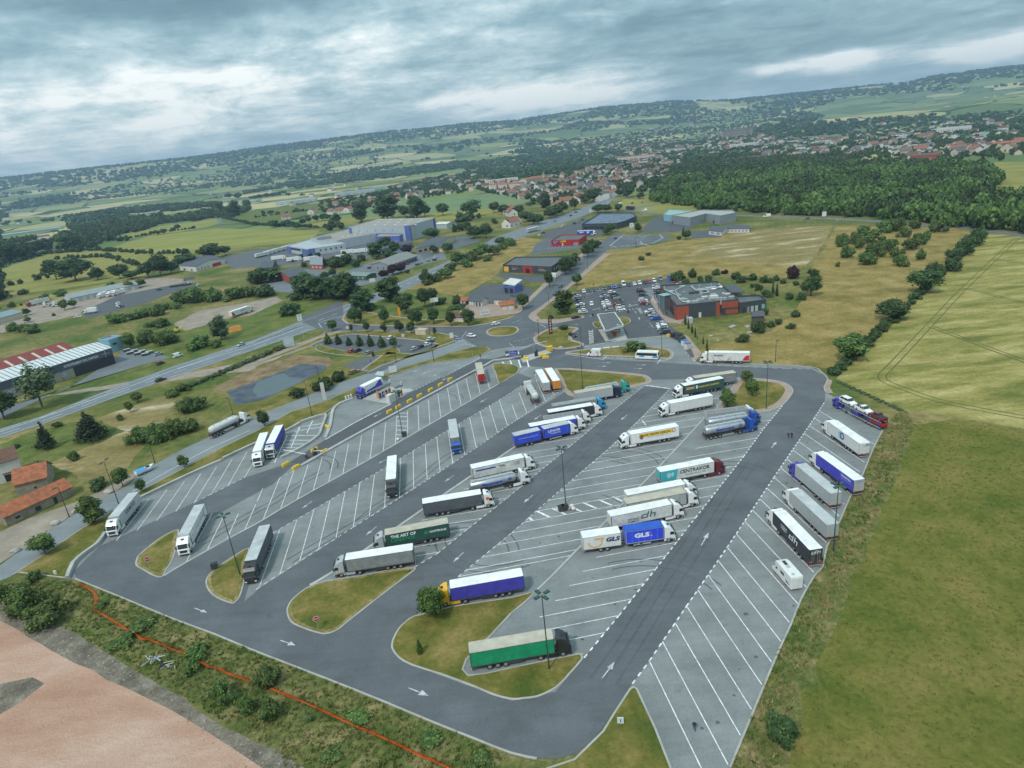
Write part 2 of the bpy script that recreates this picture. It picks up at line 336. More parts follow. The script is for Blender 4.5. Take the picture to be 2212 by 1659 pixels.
def asphalt(name, c, stain=.18, crack=True):
    m = bpy.data.materials.new(name); m.use_nodes = True; nt = m.node_tree; b = nt.nodes['Principled BSDF']; N = nt.nodes.new; L = nt.links.new
    b.inputs['Roughness'].default_value = .82; b.inputs['Specular IOR Level'].default_value = .35
    g = N('ShaderNodeNewGeometry'); vec = g.outputs['Position']
    def nz(sc, det=5, ro=.6, dist=0.0, v=vec):
        n = N('ShaderNodeTexNoise'); n.inputs['Scale'].default_value = sc; n.inputs['Detail'].default_value = det; n.inputs['Roughness'].default_value = ro; n.inputs['Distortion'].default_value = dist; L(v, n.inputs['Vector']); return n.outputs[0]
    def rng_(s, a, b_, c_, d_):
        r = N('ShaderNodeMapRange'); L(s, r.inputs[0]); 
        for i, q in enumerate((a, b_, c_, d_)): r.inputs[i+1].default_value = q
        return r.outputs[0]
    def mul(a, b_):
        n = N('ShaderNodeMath'); n.operation = 'MULTIPLY'; L(a, n.inputs[0]); L(b_, n.inputs[1]); return n.outputs[0]
    f = rng_(nz(.11, 8, .62), .3, .7, 1-stain, 1+stain*.8)
    f = mul(f, rng_(nz(3.0, 6, .75), .3, .7, .86, 1.14))
    mp = N('ShaderNodeMapping'); mp.inputs['Rotation'].default_value = (0, 0, .95); mp.inputs['Scale'].default_value = (.12, 1.2, 1); L(vec, mp.inputs[0])
    f = mul(f, rng_(nz(.5, 5, .6, .6, mp.outputs[0]), .3, .75, .9, 1.08))
    f = mul(f, rng_(nz(.33, 3, .5, .3), .22, .33, .72, 1.0))       # oil and tyre stains
    if crack:
        v = N('ShaderNodeTexVoronoi'); v.feature = 'DISTANCE_TO_EDGE'; v.inputs['Scale'].default_value = .11
        ad = N('ShaderNodeVectorMath'); wn = N('ShaderNodeTexNoise'); wn.inputs['Scale'].default_value = .4; L(vec, wn.inputs['Vector']); sc = N('ShaderNodeVectorMath'); sc.operation = 'SCALE'; sc.inputs['Scale'].default_value = 4; L(wn.outputs['Color'], sc.inputs[0]); L(vec, ad.inputs[0]); L(sc.outputs[0], ad.inputs[1]); L(ad.outputs[0], v.inputs['Vector'])
        f = mul(f, rng_(v.outputs['Distance'], 0, .006, .84, 1.0))
    v3 = N('ShaderNodeVectorMath'); v3.operation = 'SCALE'; v3.inputs[0].default_value = c; L(f, v3.inputs['Scale']); L(v3.outputs[0], b.inputs['Base Color']); return m
M_BAY = asphalt('aged bay asphalt', (.205, .217, .215), .24); M_LANE = asphalt('lane asphalt', (.108, .115, .124), .20, True); M_ROAD = asphalt('road asphalt', (.15, .165, .175), .12, False)
M_DARK = asphalt('fresh asphalt', (.088, .092, .099), .12, False); M_HWY = asphalt('highway asphalt', (.17, .19, .205), .1, False); M_SERV = asphalt('service road asphalt', (.20, .22, .225), .12, False)
M_WHITE = mat('road paint white', (.82, .83, .83), .7, var=.40, vscale=.9, fine=.16, fscale=9); M_WORN = mat('worn road paint', (.5, .53, .54), .8, var=.4, vscale=1.0)
M_PAVE = mat('pink pavement', (.36, .27, .225), .9, var=.2, vscale=4, fine=.12, fscale=2); M_KERB = mat('kerb stone', (.40, .39, .35), .9, var=.25, vscale=3, fine=.1)
M_CONC = mat('pale concrete', (.42, .42, .395), .9, var=.22, vscale=4, fine=.12, fscale=3); M_GRAV = mat('gravel soil', (.33, .27, .21), .95, var=.3, vscale=6, fine=.2, fscale=2)
M_LAWN = field_mat('mown grass', (.072, .095, .018), (.15, .135, .032), (.27, .20, .075), 9, 1.4, .28)
M_LDRY = field_mat('worn grass edge', (.13, .13, .035), (.22, .18, .07), (.36, .28, .14), 5, 1.6, .3)
M_DRY = field_mat('dry meadow', (.165, .135, .038), (.255, .19, .062), (.345, .25, .10), 12, .8, .33)
M_MEAD = field_mat('green meadow', (.090, .115, .020), (.15, .148, .032), (.215, .175, .052), 13, .9, .30, bump=.8)
M_WHEAT = field_mat('barley field', (.125, .14, .032), (.255, .225, .066), (.42, .35, .145), 8, .9, .30, stripe=-.55, third=.50)
M_EARTH = field_mat('bare chalky earth', (.17, .14, .05), (.27, .21, .09), (.52, .45, .33), 13, .5, .3, stripe=.1, third=.54)
M_VERGE = field_mat('rough verge', (.07, .115, .026), (.15, .155, .048), (.30, .235, .11), 5, 1.1, .42, bump=1.0)
M_GREEN = field_mat('lush grass', (.062, .098, .022), (.115, .14, .035), (.18, .175, .058), 12, 1.0, .32)
M_PALEF = field_mat('pale crop', (.13, .185, .085), (.155, .21, .10), (.18, .225, .10), 60, .3, .12); M_YELF = field_mat('yellow crop', (.18, .19, .045), (.24, .235, .06), (.29, .27, .085), 45, .3, .16, stripe=.2)
M_OCHF = field_mat('ochre meadow', (.17, .18, .045), (.24, .22, .06), (.28, .25, .08), 35, .4, .16)
M_PINK = field_mat('pink construction gravel', (.40, .225, .155), (.47, .285, .205), (.55, .38, .30), 10, 2.6, .15, stripe=.7, bump=.8)
M_SOIL = field_mat('bare grey soil', (.13, .11, .085), (.20, .17, .13), (.31, .27, .215), 4, 2.2, .42, bump=1.0)
M_SOILB = field_mat('brown bank', (.14, .10, .05), (.22, .155, .085), (.30, .22, .13), 6, 1.2, .3)
M_WATER = mat('pond water', (.07, .09, .095), .12, spec=.6); M_TARP = mat('pond liner', (.035, .042, .06), .5, var=.5, vscale=4, c2=(.085, .10, .125))

# fields and meadows (photo outline -> ground)
A_ = area
A_('meadow', [(1907,930),(2060,905),(2400,960),(2500,1250),(2400,1750),(1900,1850),(1560,1700),(1577,1659),(1661,1457),(1709,1349),(1760,1244),(1786,1182),(1864,1025)], M_MEAD, .010)
A_('meadow_edge', [(1907,930),(1944,884),(1980,900),(1958,985),(1925,1060),(1890,1160),(1836,1270),(1790,1370),(1740,1500),(1700,1660),(1660,1760),(1545,1740),(1577,1659),(1661,1457),(1709,1349),(1760,1244),(1786,1182),(1864,1025)], M_VERGE, .016)
A_('barley_field', [(1806,818),(2134,506),(2211,509),(2500,520),(2600,1000),(2211,926),(2009,892),(1944,885),(1860,850)], M_WHEAT, .012)
A_('dry_meadow', [(1506,781),(1659,786),(1752,790),(1799,800),(2120,500),(2060,492),(1806,489),(1780,540),(1760,560),(1740,640),(1700,690),(1640,730),(1520,745)], M_DRY, .012)
A_('dry_meadow', [(1256,600),(1306,548),(1460,520),(1560,505),(1800,486),(1760,558),(1700,600),(1560,590),(1440,600),(1330,612),(1245,626)], M_DRY, .014)
A_('bare_earth', [(1540,525),(1600,500),(1799,486),(1775,530),(1740,575),(1690,572),(1580,565),(1490,545)], M_EARTH, .020)
A_('bare_earth', [(1325,588),(1380,574),(1450,580),(1400,594),(1345,597)], M_EARTH, .020)
A_('dry_meadow', [(858,622),(960,580),(1055,556),(1120,540),(1150,520),(1085,575),(1075,590),(1000,640),(940,668),(900,650)], M_DRY, .012)
A_('dry_meadow', [(1060,552),(1105,508),(1190,520),(1120,560),(1080,580)], M_DRY, .012)
A_('lush_grass', [(745,690),(870,622),(1000,640),(1010,690),(900,700),(780,700)], M_GREEN, .012)
A_('lush_grass', [(0,926),(85,901),(250,836),(375,791),(552,734),(600,712),(640,690),(740,650),(730,640),(600,650),(470,680),(300,700),(270,760),(340,790),(150,850),(0,905)], M_GREEN, .012)
A_('crop_field', [(0,582),(100,549),(212,541),(345,548),(437,546),(400,562),(300,600),(230,610),(120,625),(0,640)], M_OCHF, .012)
A_('crop_field', [(215,541),(320,511),(467,493),(553,496),(690,498),(680,512),(650,523),(560,530),(430,545),(345,548)], M_YELF, .014)
A_('crop_field', [(225,520),(320,492),(467,473),(474,481),(465,486),(375,503),(240,520)], M_YELF, .016)
A_('crop_field', [(0,680),(90,640),(230,612),(200,640),(60,690),(0,705)], M_OCHF, .014)
A_('crop_field', [(553,452),(700,437),(825,424),(830,438),(780,447),(660,465),(560,485),(480,480),(475,470)], M_GREEN, .014)
A_('crop_field', [(778,447),(830,438),(960,428),(1103,414),(1180,405),(1175,425),(1103,446),(980,457),(900,462),(790,470)], M_PALEF, .018)
A_('crop_field', [(660,478),(790,470),(980,457),(1103,448),(1090,462),(1000,475),(930,480),(780,484),(690,490)], M_OCHF, .020)
A_('crop_field', [(606,414),(700,402),(860,385),(990,366),(1000,372),(860,395),(780,405),(650,418)], M_MEAD, .030)
A_('crop_field', [(2150,350),(2260,350),(2290,460),(2140,420),(2125,400)], M_OCHF, .014)
A_('lush_grass', [(1345,430),(1560,425),(1590,448),(1400,462),(1340,450)], M_OCHF, .014)
A_('crop_field', [(1740,330),(1770,318),(1850,316),(1865,324),(1850,332)], M_GREEN, .03)

# lower-left building plot
A_('construction_site', [(0,1340),(135,1418),(230,1466),(400,1550),(480,1600),(575,1665),(640,1730),(540,1800),(-100,1900),(-300,1500)], M_PINK, .018)
A_('bare_soil', [(-60,1280),(0,1295),(40,1325),(120,1345),(170,1372),(210,1400),(300,1455),(400,1510),(480,1570),(590,1620),(700,1680),(600,1850),(500,1790),(540,1690),(450,1625),(370,1575),(200,1490),(110,1440),(-20,1365),(-100,1320)], M_SOIL, .014)
A_('bare_soil_patch', [(-60,1500),(-10,1480),(70,1463),(97,1477),(40,1520),(0,1543),(-70,1580)], M_SOIL, .024)
A_('rough_grass', [(0,1254),(40,1240),(150,1250),(163,1251),(262,1292),(375,1339),(553,1410),(703,1467),(828,1518),(928,1559),(1028,1599),(1105,1629),(1180,1643),(1240,1634),(1301,1580),(1358,1492),(1376,1491),(1416,1580),(1449,1662),(1440,1800),(650,1800),(700,1680),(590,1620),(480,1570),(400,1510),(300,1455),(210,1400),(170,1372),(120,1345),(40,1325),(0,1295),(-90,1275)], M_VERGE, .010)

# ------------------------------------------------------------------ roads and the lorry park
A_('highway', [(-200,1000),(0,947),(100,914),(250,859),(375,815),(553,755),(678,712),(803,656),(865,630),(910,610),(978,572),(1020,552),(1106,519),(1231,477),(1262,466),(1310,445),(1330,425),(1352,409),(1339,406),(1301,432),(1241,456),(1180,475),(1106,500),(1068,513),(1018,543),(963,567),(910,589),(858,612),(825,627),(763,652),(653,692),(553,732),(375,791),(250,836),(85,901),(0,926),(-200,980)], M_HWY, .05)
A_('access_road', [(640,690),(740,648),(742,680),(738,690),(748,699),(778,702),(903,705),(1013,705),(1053,700),(1105,687),(1126,673),(1138,658),(1156,641),(1188,611),(1221,583),(1256,556),(1281,536),(1313,513),(1331,503),(1352,508),(1306,546),(1281,568),(1251,596),(1206,633),(1171,661),(1146,678),(1143,686),(1153,693),(1171,697),(1206,697),(1240,700),(1260,745),(1300,770),(1200,790),(1120,800),(1063,786),(1020,768),(1060,757),(1060,750),(1028,748),(995,730),(983,724),(950,718),(903,716),(850,715),(800,712),(768,714),(740,715),(690,712)], M_LANE, .052)
A_('service_road', [(-60,1245),(0,1222),(75,1168),(150,1118),(205,1084),(255,1060),(285,1043),(297,1026),(335,1003),(400,968),(455,943),(553,900),(578,890),(703,839),(753,820),(798,806),(825,794),(863,780),(928,760),(983,740),(995,730),(1030,748),(978,760),(938,774),(865,795),(830,809),(703,866),(628,890),(553,932),(475,969),(425,994),(400,1010),(300,1063),(245,1103),(175,1143),(95,1198),(25,1245),(-60,1280)], M_SERV, .056)
A_('lorry_park', [(147,1252),(160,1220),(185,1198),(212,1178),(229,1155),(304,1078),(362,1050),(430,1018),(479,997),(553,960),(616,934),(648,916),(703,898),(733,872),(763,862),(830,815),(853,810),(890,797),(928,786),(965,781),(1015,775),(1043,767),(1060,757),(1100,750),(1180,745),(1246,757),(1300,770),(1420,776),(1456,770),(1480,762),(1507,783),(1600,785),(1659,788),(1751,793),(1771,802),(1787,812),(1789,819),(1781,832),(1784,848),(1850,885),(1907,930),(1886,970),(1864,1025),(1836,1075),(1814,1127),(1786,1182),(1778,1224),(1760,1244),(1731,1294),(1709,1349),(1688,1394),(1661,1457),(1577,1659),(1520,1790),(1490,1760),(1449,1662),(1416,1575),(1386,1511),(1377,1488),(1367,1484),(1358,1489),(1326,1536),(1301,1575),(1275,1607),(1240,1630),(1200,1640),(1160,1639),(1105,1627),(1028,1597),(928,1557),(828,1515),(703,1465),(553,1407),(462,1369),(375,1337),(262,1290),(163,1250)], M_BAY, .060)
# darker driving lanes
A_('lane', [(160,1236),(190,1204),(215,1181),(422,1085),(525,1034),(590,1012),(640,1000),(603,1034),(590,1046),(400,1150),(325,1200),(355,1244),(553,1133),(675,1061),(855,960),(1020,864),(1078,829),(1118,806),(1151,818),(1080,864),(943,944),(778,1043),(590,1151),(560,1180),(528,1300),(560,1272),(688,1188),(830,1097),(978,1001),(1097,920),(1236,838),(1240,862),(1105,971),(963,1066),(803,1179),(670,1265),(620,1324),(700,1372),(753,1344),(803,1304),(895,1226),(945,1196),(1013,1141),(1069,1098),(1192,997),(1276,928),(1392,833),(1447,840),(1371,916),(1298,982),(1233,1040),(1160,1105),(1040,1205),(975,1260),(900,1330),(845,1394),(870,1430),(1000,1478),(1106,1515),(1200,1495),(1262,1422),(1337,1330),(1416,1230),(1503,1118),(1607,986),(1650,926),(1690,878),(1714,845),(1689,825),(1600,815),(1407,821),(1281,799),(1198,796),(1120,790),(1130,770),(1180,752),(1246,764),(1300,776),(1420,783),(1600,793),(1752,797),(1788,815),(1781,868),(1759,904),(1672,1032),(1571,1183),(1482,1310),(1402,1429),(1366,1478),(1330,1530),(1301,1575),(1275,1607),(1240,1630),(1200,1640),(1160,1639),(1105,1627),(1028,1597),(928,1557),(828,1515),(703,1465),(553,1407),(462,1369),(375,1337),(262,1290),(165,1250)], M_LANE, .066)
A_('entrance_lane', [(1064,776),(1110,762),(1150,748),(1185,742),(1250,757),(1180,775),(1120,776),(1068,783),(965,838),(863,893),(748,955),(655,1005),(625,1000),(703,950),(768,912),(845,872),(898,842),(953,815),(1035,775)], M_DARK, .072)
A_('car_park', [(1183,716),(1206,698),(1240,693),(1262,684),(1243,655),(1233,638),(1256,628),(1331,614),(1418,600),(1450,606),(1470,640),(1462,690),(1440,696),(1466,720),(1512,783),(1493,777),(1482,761),(1457,771),(1440,752),(1398,747),(1346,746),(1246,757),(1256,748),(1263,746),(1256,740),(1231,733),(1241,717),(1250,711),(1241,707)], M_DARK, .064)
A_('car_park_apron', [(1264,746),(1356,734),(1443,727),(1470,740),(1495,777),(1482,761),(1457,771),(1440,752),(1398,747),(1346,746),(1246,757)], M_SERV, .068)
# other yards
A_('parking_yard', [(1158,526),(1190,512),(1228,520),(1270,516),(1250,538),(1145,552)], M_LANE, .05); A_('parking_yard', [(1160,509),(1205,492),(1262,470),(1300,480),(1310,500),(1290,513),(1190,515)], M_DARK, .05)
A_('parking_yard', [(1313,513),(1331,503),(1345,508),(1449,506),(1440,520),(1395,530),(1310,540),(1300,548)], M_LANE, .06)
A_('parking_yard', [(1382,500),(1412,470),(1440,468),(1500,490),(1480,497),(1460,502)], M_DARK, .05); A_('parking_yard', [(1490,500),(1550,495),(1560,512),(1495,516)], M_DARK, .05)
A_('parking_yard', [(1072,594),(1085,590),(1190,597),(1215,600),(1200,612),(1130,608),(1090,603)], M_DARK, .05)
A_('parking_yard', [(1012,636),(1040,616),(1085,612),(1150,622),(1146,652),(1100,660),(1000,655)], M_DARK, .05); A_('parking_yard', [(990,676),(1010,655),(1100,658),(1120,676),(1040,690),(1000,690)], M_PAVE, .052)
A_('parking_yard', [(175,675),(250,640),(400,610),(430,612),(300,660),(190,688)], M_DARK, .05); A_('parking_yard', [(0,700),(50,665),(150,640),(330,600),(420,603),(300,640),(170,680),(80,700),(0,720)], M_GRAV, .03)
A_('parking_yard', [(480,556),(553,540),(720,525),(860,512),(900,540),(780,560),(600,575),(500,580)], M_LANE, .05); A_('parking_yard', [(560,600),(640,580),(730,585),(720,610),(640,635),(570,625)], M_ROAD, .05)
A_('parking_yard', [(710,600),(790,570),(880,550),(960,545),(965,560),(900,575),(810,610),(770,620),(700,622)], M_ROAD, .05); A_('parking_yard', [(900,540),(940,520),(1005,510),(1040,520),(960,545),(915,560)], M_LANE, .05)
A_('parking_yard', [(256,770),(262,758),(320,762),(370,772),(330,782),(130,842),(0,905),(0,885),(150,838)], M_ROAD, .05); A_('dirt_lot', [(375,700),(430,672),(500,660),(553,650),(600,640),(610,650),(540,682),(480,690),(400,716)], M_GRAV, .03)
A_('small_car_park', [(672,746),(700,735),(760,722),(903,735),(945,742),(935,758),(890,765),(830,800),(800,808),(740,790),(780,775),(830,762),(700,760)], M_LANE, .05)
A_('footpath', [(0,870),(553,780),(700,720),(750,712),(757,716),(640,760),(553,792),(553,800)], M_GRAV, .03)
A_('pond_bank', [(462,839),(500,816),(565,793),(640,766),(700,770),(730,782),(708,792),(645,788),(614,802),(552,824),(490,848)], M_SOILB, .03); A_('lush_grass', [(700,800),(760,792),(780,800),(700,835),(600,870),(520,895),(480,870),(505,876),(575,864)], M_LAWN, .028)
A_('pond_liner', [(490,846),(552,824),(614,800),(645,787),(703,788),(706,797),(660,820),(575,862),(510,876)], M_TARP, .04); A_('pond_water', [(556,825),(612,806),(625,815),(660,821),(600,849),(560,860),(545,846)], M_WATER, .05)
A_('dry_field', [(205,905),(290,875),(375,850),(370,880),(355,910),(300,930),(275,932)], M_EARTH, .02); A_('dry_field', [(110,1000),(275,932),(300,940),(310,965),(260,1030),(200,1050),(160,1030)], M_EARTH, .02)
A_('garden', [(0,960),(60,935),(200,905),(275,932),(110,1000),(60,1000)], M_GREEN, .015); A_('gravel_strip', [(0,1150),(60,1120),(180,1080),(290,1020),(297,1026),(255,1060),(205,1084),(150,1118),(75,1168),(0,1222),(-60,1245)], M_GRAV, .02)
A_('terrace', [(1411,640),(1432,680),(1462,692),(1480,688),(1470,700),(1440,697),(1420,676),(1404,650)], M_PAVE, .075); A_('terrace', [(1478,722),(1488,728),(1516,764),(1500,783),(1492,778),(1500,770)], M_PAVE, .075)
A_('forecourt_slab', [(780,862),(845,836),(895,842),(849,866),(840,873)], M_CONC, .07); A_('forecourt_slab', [(1292,712),(1345,707),(1356,734),(1308,738)], M_CONC, .07); A_('gate_apron', [(1123,772),(1180,756),(1192,762),(1130,784)], M_CONC, .08)

# raised islands: kerb ring, pavement band and grass
def island(pts, pave=0.0, sm=3, h=.16):
    P = [G(*p) for p in pts]; P = smoothpts(P, sm) if sm else P
    if sum(P[i].x*P[(i+1) % len(P)].y-P[(i+1) % len(P)].x*P[i].y for i in range(len(P))) < 0: P = P[::-1]
    def inset(w):
        o = []
        for i, p in enumerate(P):
            d = P[(i+1) % len(P)]-P[i-1]; d.normalize(); o.append(Vector((p.x-d.y*w, p.y+d.x*w, 0)))
        return o
    b = MB(); b.prism([(p.x, p.y) for p in P], .02, h, 0, 0); I = inset(.32); J = inset(.32+pave) if pave else None
    if not pave and sm == 3: b.cap([tuple(p.xy)+(h+.03,) for p in jitter(inset(1.0), .12, 2)], 3)
    if pave: b.cap([(p.x, p.y, h+.01) for p in I], 1); b.cap([(p.x, p.y, h+.02) for p in J], 2)
    else: b.cap([(p.x, p.y, h+.02) for p in I], 2)
    me = b.mesh('island', [M_KERB, M_PAVE, M_LAWN if pave or sm != 3 else M_LDRY, M_LAWN], fixn=False)
    for p in me.polygons:
        if abs(p.normal.z) > .5 and p.normal.z < 0: p.flip()
    o = link('traffic_island', me); o['kind'] = 'structure'
island([(293,1222),(296,1205),(305,1195),(325,1178),(350,1160),(385,1144),(384,1165),(376,1205),(361,1230),(353,1245),(342,1248),(327,1243),(310,1233)])
island([(444,1262),(450,1243),(472,1224),(500,1205),(538,1184),(533,1215),(530,1250),(521,1285),(512,1299),(501,1305),(475,1296),(455,1283)])
island([(619,1324),(622,1309),(635,1291),(670,1266),(713,1254),(780,1244),(850,1230),(893,1227),(897,1232),(880,1245),(803,1304),(753,1344),(728,1363),(703,1371),(683,1368),(653,1358),(628,1345)])
island([(845,1394),(849,1379),(860,1359),(875,1344),(895,1331),(938,1322),(978,1310),(1105,1291),(1155,1279),(1131,1306),(1106,1326),(1060,1376),(1009,1426),(1012,1459),(1105,1442),(1247,1413),(1257,1417),(1258,1427),(1231,1458),(1213,1478),(1193,1493),(1161,1507),(1131,1511),(1106,1513),(1065,1503),(1028,1487),(953,1459),(890,1439),(860,1422),(847,1405)], sm=2)
island([(1199,796),(1281,800),(1376,808),(1399,813),(1407,821),(1401,829),(1360,838),(1300,850),(1240,858),(1221,848),(1213,841),(1206,820)], 1.6, sm=2)
island([(1590,824),(1610,817),(1659,820),(1689,825),(1706,833),(1714,845),(1706,860),(1692,875),(1674,884),(1640,892),(1545,888),(1570,855)], 2.0, sm=2)
island([(1064,787),(1100,787),(1118,791),(1122,797),(1117,806),(1100,817),(1078,828),(1071,808)], sm=2)
island([(1152,731),(1158,725),(1181,712),(1211,707),(1241,707),(1250,711),(1241,718),(1234,733),(1256,740),(1262,746),(1246,751),(1206,755),(1173,749),(1155,740)], 1.2, sm=2)
island([(1220,762),(1246,757),(1346,747),(1398,748),(1438,753),(1454,761),(1455,769),(1446,775),(1418,774),(1301,769),(1240,766)], 1.0, sm=2)
island([(1050,718),(1055,712),(1070,707),(1095,705),(1113,706),(1121,711),(1117,719),(1100,725),(1075,727),(1057,725)], .6, sm=2)
island([(1280,697),(1294,694),(1300,705),(1292,709),(1284,706)], sm=2); island([(1338,686),(1352,685),(1362,691),(1360,698),(1345,702)], sm=2)
island([(692,744),(712,752),(780,762),(826,757),(850,748),(862,755),(855,765),(770,770),(700,762),(680,752)], sm=2)
island([(1365,1485),(1370,1484),(1378,1489),(1388,1511),(1418,1575),(1452,1662),(1445,1790),(1000,1850),(1180,1660),(1240,1640),(1301,1580),(1328,1536),(1359,1489)], sm=0)
island([(703,867),(830,810),(865,796),(938,775),(978,761),(1028,749),(1052,750),(1060,755),(1043,766),(1015,774),(965,780),(928,785),(890,796),(853,809),(833,817),(763,860),(733,870),(700,895),(648,913),(616,930),(553,956),(479,993),(430,1014),(362,1046),(300,1075),(262,1118),(226,1150),(210,1174),(182,1194),(157,1217),(145,1250),(40,1238),(25,1244),(95,1198),(175,1143),(245,1103),(300,1063),(400,1010),(475,969),(553,932),(628,890)], sm=0)
island([(738,690),(748,699),(778,703),(903,706),(1013,706),(1053,700),(1100,688),(1120,676),(1010,690),(900,690),(780,672),(760,668),(743,680)], .9, sm=0)
island([(560,782),(690,730),(740,716),(768,715),(800,713),(903,717),(950,719),(990,727),(985,737),(928,757),(865,777),(826,790),(800,803),(780,800),(835,760),(890,765),(935,757),(945,744),(903,735),(760,722),(700,733),(670,748)], .6, sm=0)
# outer kerb lines
kb = MB()
for pts in ([(163,1251),(262,1291),(375,1338),(462,1370),(553,1408),(703,1466),(828,1516),(928,1558),(1028,1598),(1105,1628),(1160,1640)],
            [(1577,1659),(1661,1457),(1688,1394),(1709,1349),(1731,1294),(1760,1244),(1778,1224),(1786,1182),(1814,1127),(1836,1075),(1864,1025),(1886,970),(1907,930)],
            [(1784,848),(1780,836),(1788,819),(1771,801),(1751,793),(1659,788),(1600,785)], [(1206,633),(1251,596),(1281,568),(1306,546)], [(1206,634),(1171,661),(1146,678),(1143,686),(1153,694),(1171,698),(1206,698),(1262,686)]):
    wallribbon(kb, smoothpts([G(*p) for p in pts], 2, False), -.15, .15, .02, .2)
o = kb.obj('kerb', M_KERB); o['kind'] = 'structure'
A_('pavement', [(1206,634),(1251,597),(1281,569),(1306,547),(1318,549),(1290,572),(1258,600),(1220,630),(1180,662),(1158,680),(1168,690),(1206,690),(1262,682),(1262,687),(1206,698),(1171,698),(1153,694),(1143,686),(1146,678),(1171,661)], M_PAVE, .09)
A_('pavement', [(1779,838),(1784,826),(1790,819),(1798,823),(1793,838),(1800,850),(1787,850)], M_PAVE, .09)
A_('pavement', [(1188,611),(1221,583),(1256,556),(1281,536),(1300,520),(1294,520),(1245,555),(1210,583),(1175,612),(1130,655),(1090,680),(1100,687),(1126,673),(1138,658),(1156,641)], M_PAVE, .05)

# ------------------------------------------------------------------ markings
mk = MB(); wn = MB(); ZM = .082
def seg(a, b, w=.16, z=ZM, m=None):
    z += .02
    ribbon(m or mk, [a, b], -w/2, w/2, z)
def dline(pts, w=.15, z=ZM, m=None):
    P = [G(*p) for p in pts]; ribbon(m or mk, P, -w/2, w/2, z+.021)
def dash(pts, on=.9, off=.9, w=.18, z=ZM, m=None):
    P = [G(*p) for p in pts]; t = 0
    for i in range(len(P)-1):
        L_ = (P[i+1]-P[i]).length; d = (P[i+1]-P[i])/L_; s = 0
        while s < L_: seg(P[i]+d*s, P[i]+d*min(s+on, L_), w, z, m); s += on+off
def bays(starts, da, db, ln, wid=.15, m=None):
    """parallel bay lines from each start point up to the line ln"""
    d = (G(*db)-G(*da)).normalized()
    for s in starts: g = G(*s); q = line_int(g, d, G(*ln[0]), G(*ln[1])); seg(g, q, wid, ZM, m)
def lines(L_, off, w=.15, m=None):
    for (a, b) in L_: seg(G(off[0]+a[0]/4, off[1]+a[1]/4), G(off[0]+b[0]/4, off[1]+b[1]/4), w, ZM, m)
T17 = (0, 918); T16 = (553, 864); T10 = (553, 540); T14 = (1106, 756); T21 = (1106, 1161); T15 = (1659, 810); T9 = (1106, 486)
lines([((1290,640),(1005,1005)),((1445,560),(1185,915)),((1595,490),(1355,830)),((1735,425),(1520,750)),((1875,360),(1675,680)),((2005,300),(1825,605)),((2135,235),(1970,530)),((2190,330),(2110,460)),
       ((2210,690),(2120,900)),((2060,770),(1960,990)),((1930,800),(1790,1085)),((1835,765),(1610,1185))], T17)
lines([((60,765),(10,880)),((205,680),(65,1030)),((330,612),(215,940)),((450,565),(358,862)),((573,500),(495,782)),((690,440),(628,710)),((800,382),(750,643)),((912,312),(872,578)),((1018,255),(986,510)),((1120,200),(1101,442)),((1218,148),(1205,383)),((1310,95),(1312,320)),((1400,48),(1408,265)),((1490,0),(1503,205))], T16)
lines([((1572,1245),(1597,1448)),((1655,1198),(1687,1392)),((1735,1155),(1773,1343)),((1815,1115),(1858,1293)),((1897,1070),(1938,1245)),((1975,1030),(2018,1198))], T10)
lines([((205,1128),(30,1620)),((355,1038),(207,1505)),((500,955),(378,1395)),((640,870),(540,1295)),((770,795),(692,1195)),((900,716),(840,1105)),((1024,648),(980,1010)),((1128,590),(1112,932)),((1250,510),(1240,852)),((1358,445),(1363,770)),((1463,380),(1480,695)),((1563,320),(1592,623)),((1660,262),(1700,548)),((1755,205),(1805,478)),((1845,150),(1903,413)),((1935,95),(2000,350)),((2015,45),(2088,288)),((2100,0),(2175,225))], T16)
lines([((0,475),(48,605)),((60,370),(130,548)),((165,410),(210,497)),((200,240),(290,445)),((330,330),(365,395))], T14)
lines([((1213,225),(1308,228)),((1213,262),(1308,264)),((1213,302),(1310,304)),((1212,184),(1308,186)),((1214,146),(1308,148)),((1240,115),(1308,117))], T16, .3)
# hatched corner
lines([((270,310),(160,545)),((375,235),(350,300)),((300,310),(535,308)),((260,350),(520,350)),((245,385),(470,382)),((225,415),(400,415)),((205,450),(365,430)),((190,490),(260,480)),((335,272),(560,238)),((390,232),(568,207)),((490,180),(440,290)),((380,240),(300,420))], T16, .3)
L5 = ((670,1265),(1105,971)); L6 = ((895,1226),(1236,962)); L8a = ((1157,1278),(1511,916))
row3 = [(946.8,1193.5),(979,1167.8),(1012.5,1142.8),(1041,1120),(1069,1097.8),(1099,1076),(1124.8,1053.5),(1147,1033.5),(1167,1014.8),(1191,996.5),(1212,980.5),(1233.5,963),(1254,944.8),(1274,929),(1293,914),(1312,899)]
d3 = (G(880.5,1130)-G(1069,1097.8)).normalized()
for p in row3:
    g = G(*p); q = line_int(g, d3, G(670,1265), G(1180,915)); seg(g, q if (q-g).length < 19 else g+d3*17)
row4 = [(990.5,1246.5),(1006.8,1232.8),(1040,1205),(1073,1177.8),(1106.5,1152),(1133.5,1128.5),(1159.8,1104.8),(1183.5,1082),(1209.8,1061),(1233.5,1039.8),(1256,1019.8),(1278.5,1001),(1298.5,982),(1322,964.8),(1341,946),(1358.5,928.5),(1371,916),(1388,901),(1408,884),(1426,866)]
d4 = (G(1257,1165.5)-G(1106,1193.5)).normalized()
for i, p in enumerate(row4):
    g = G(*p); q = line_int(g, d4, G(*L8a[0]), G(*L8a[1])); seg(g, q if (q-g).length < 24 else g+d4*18)
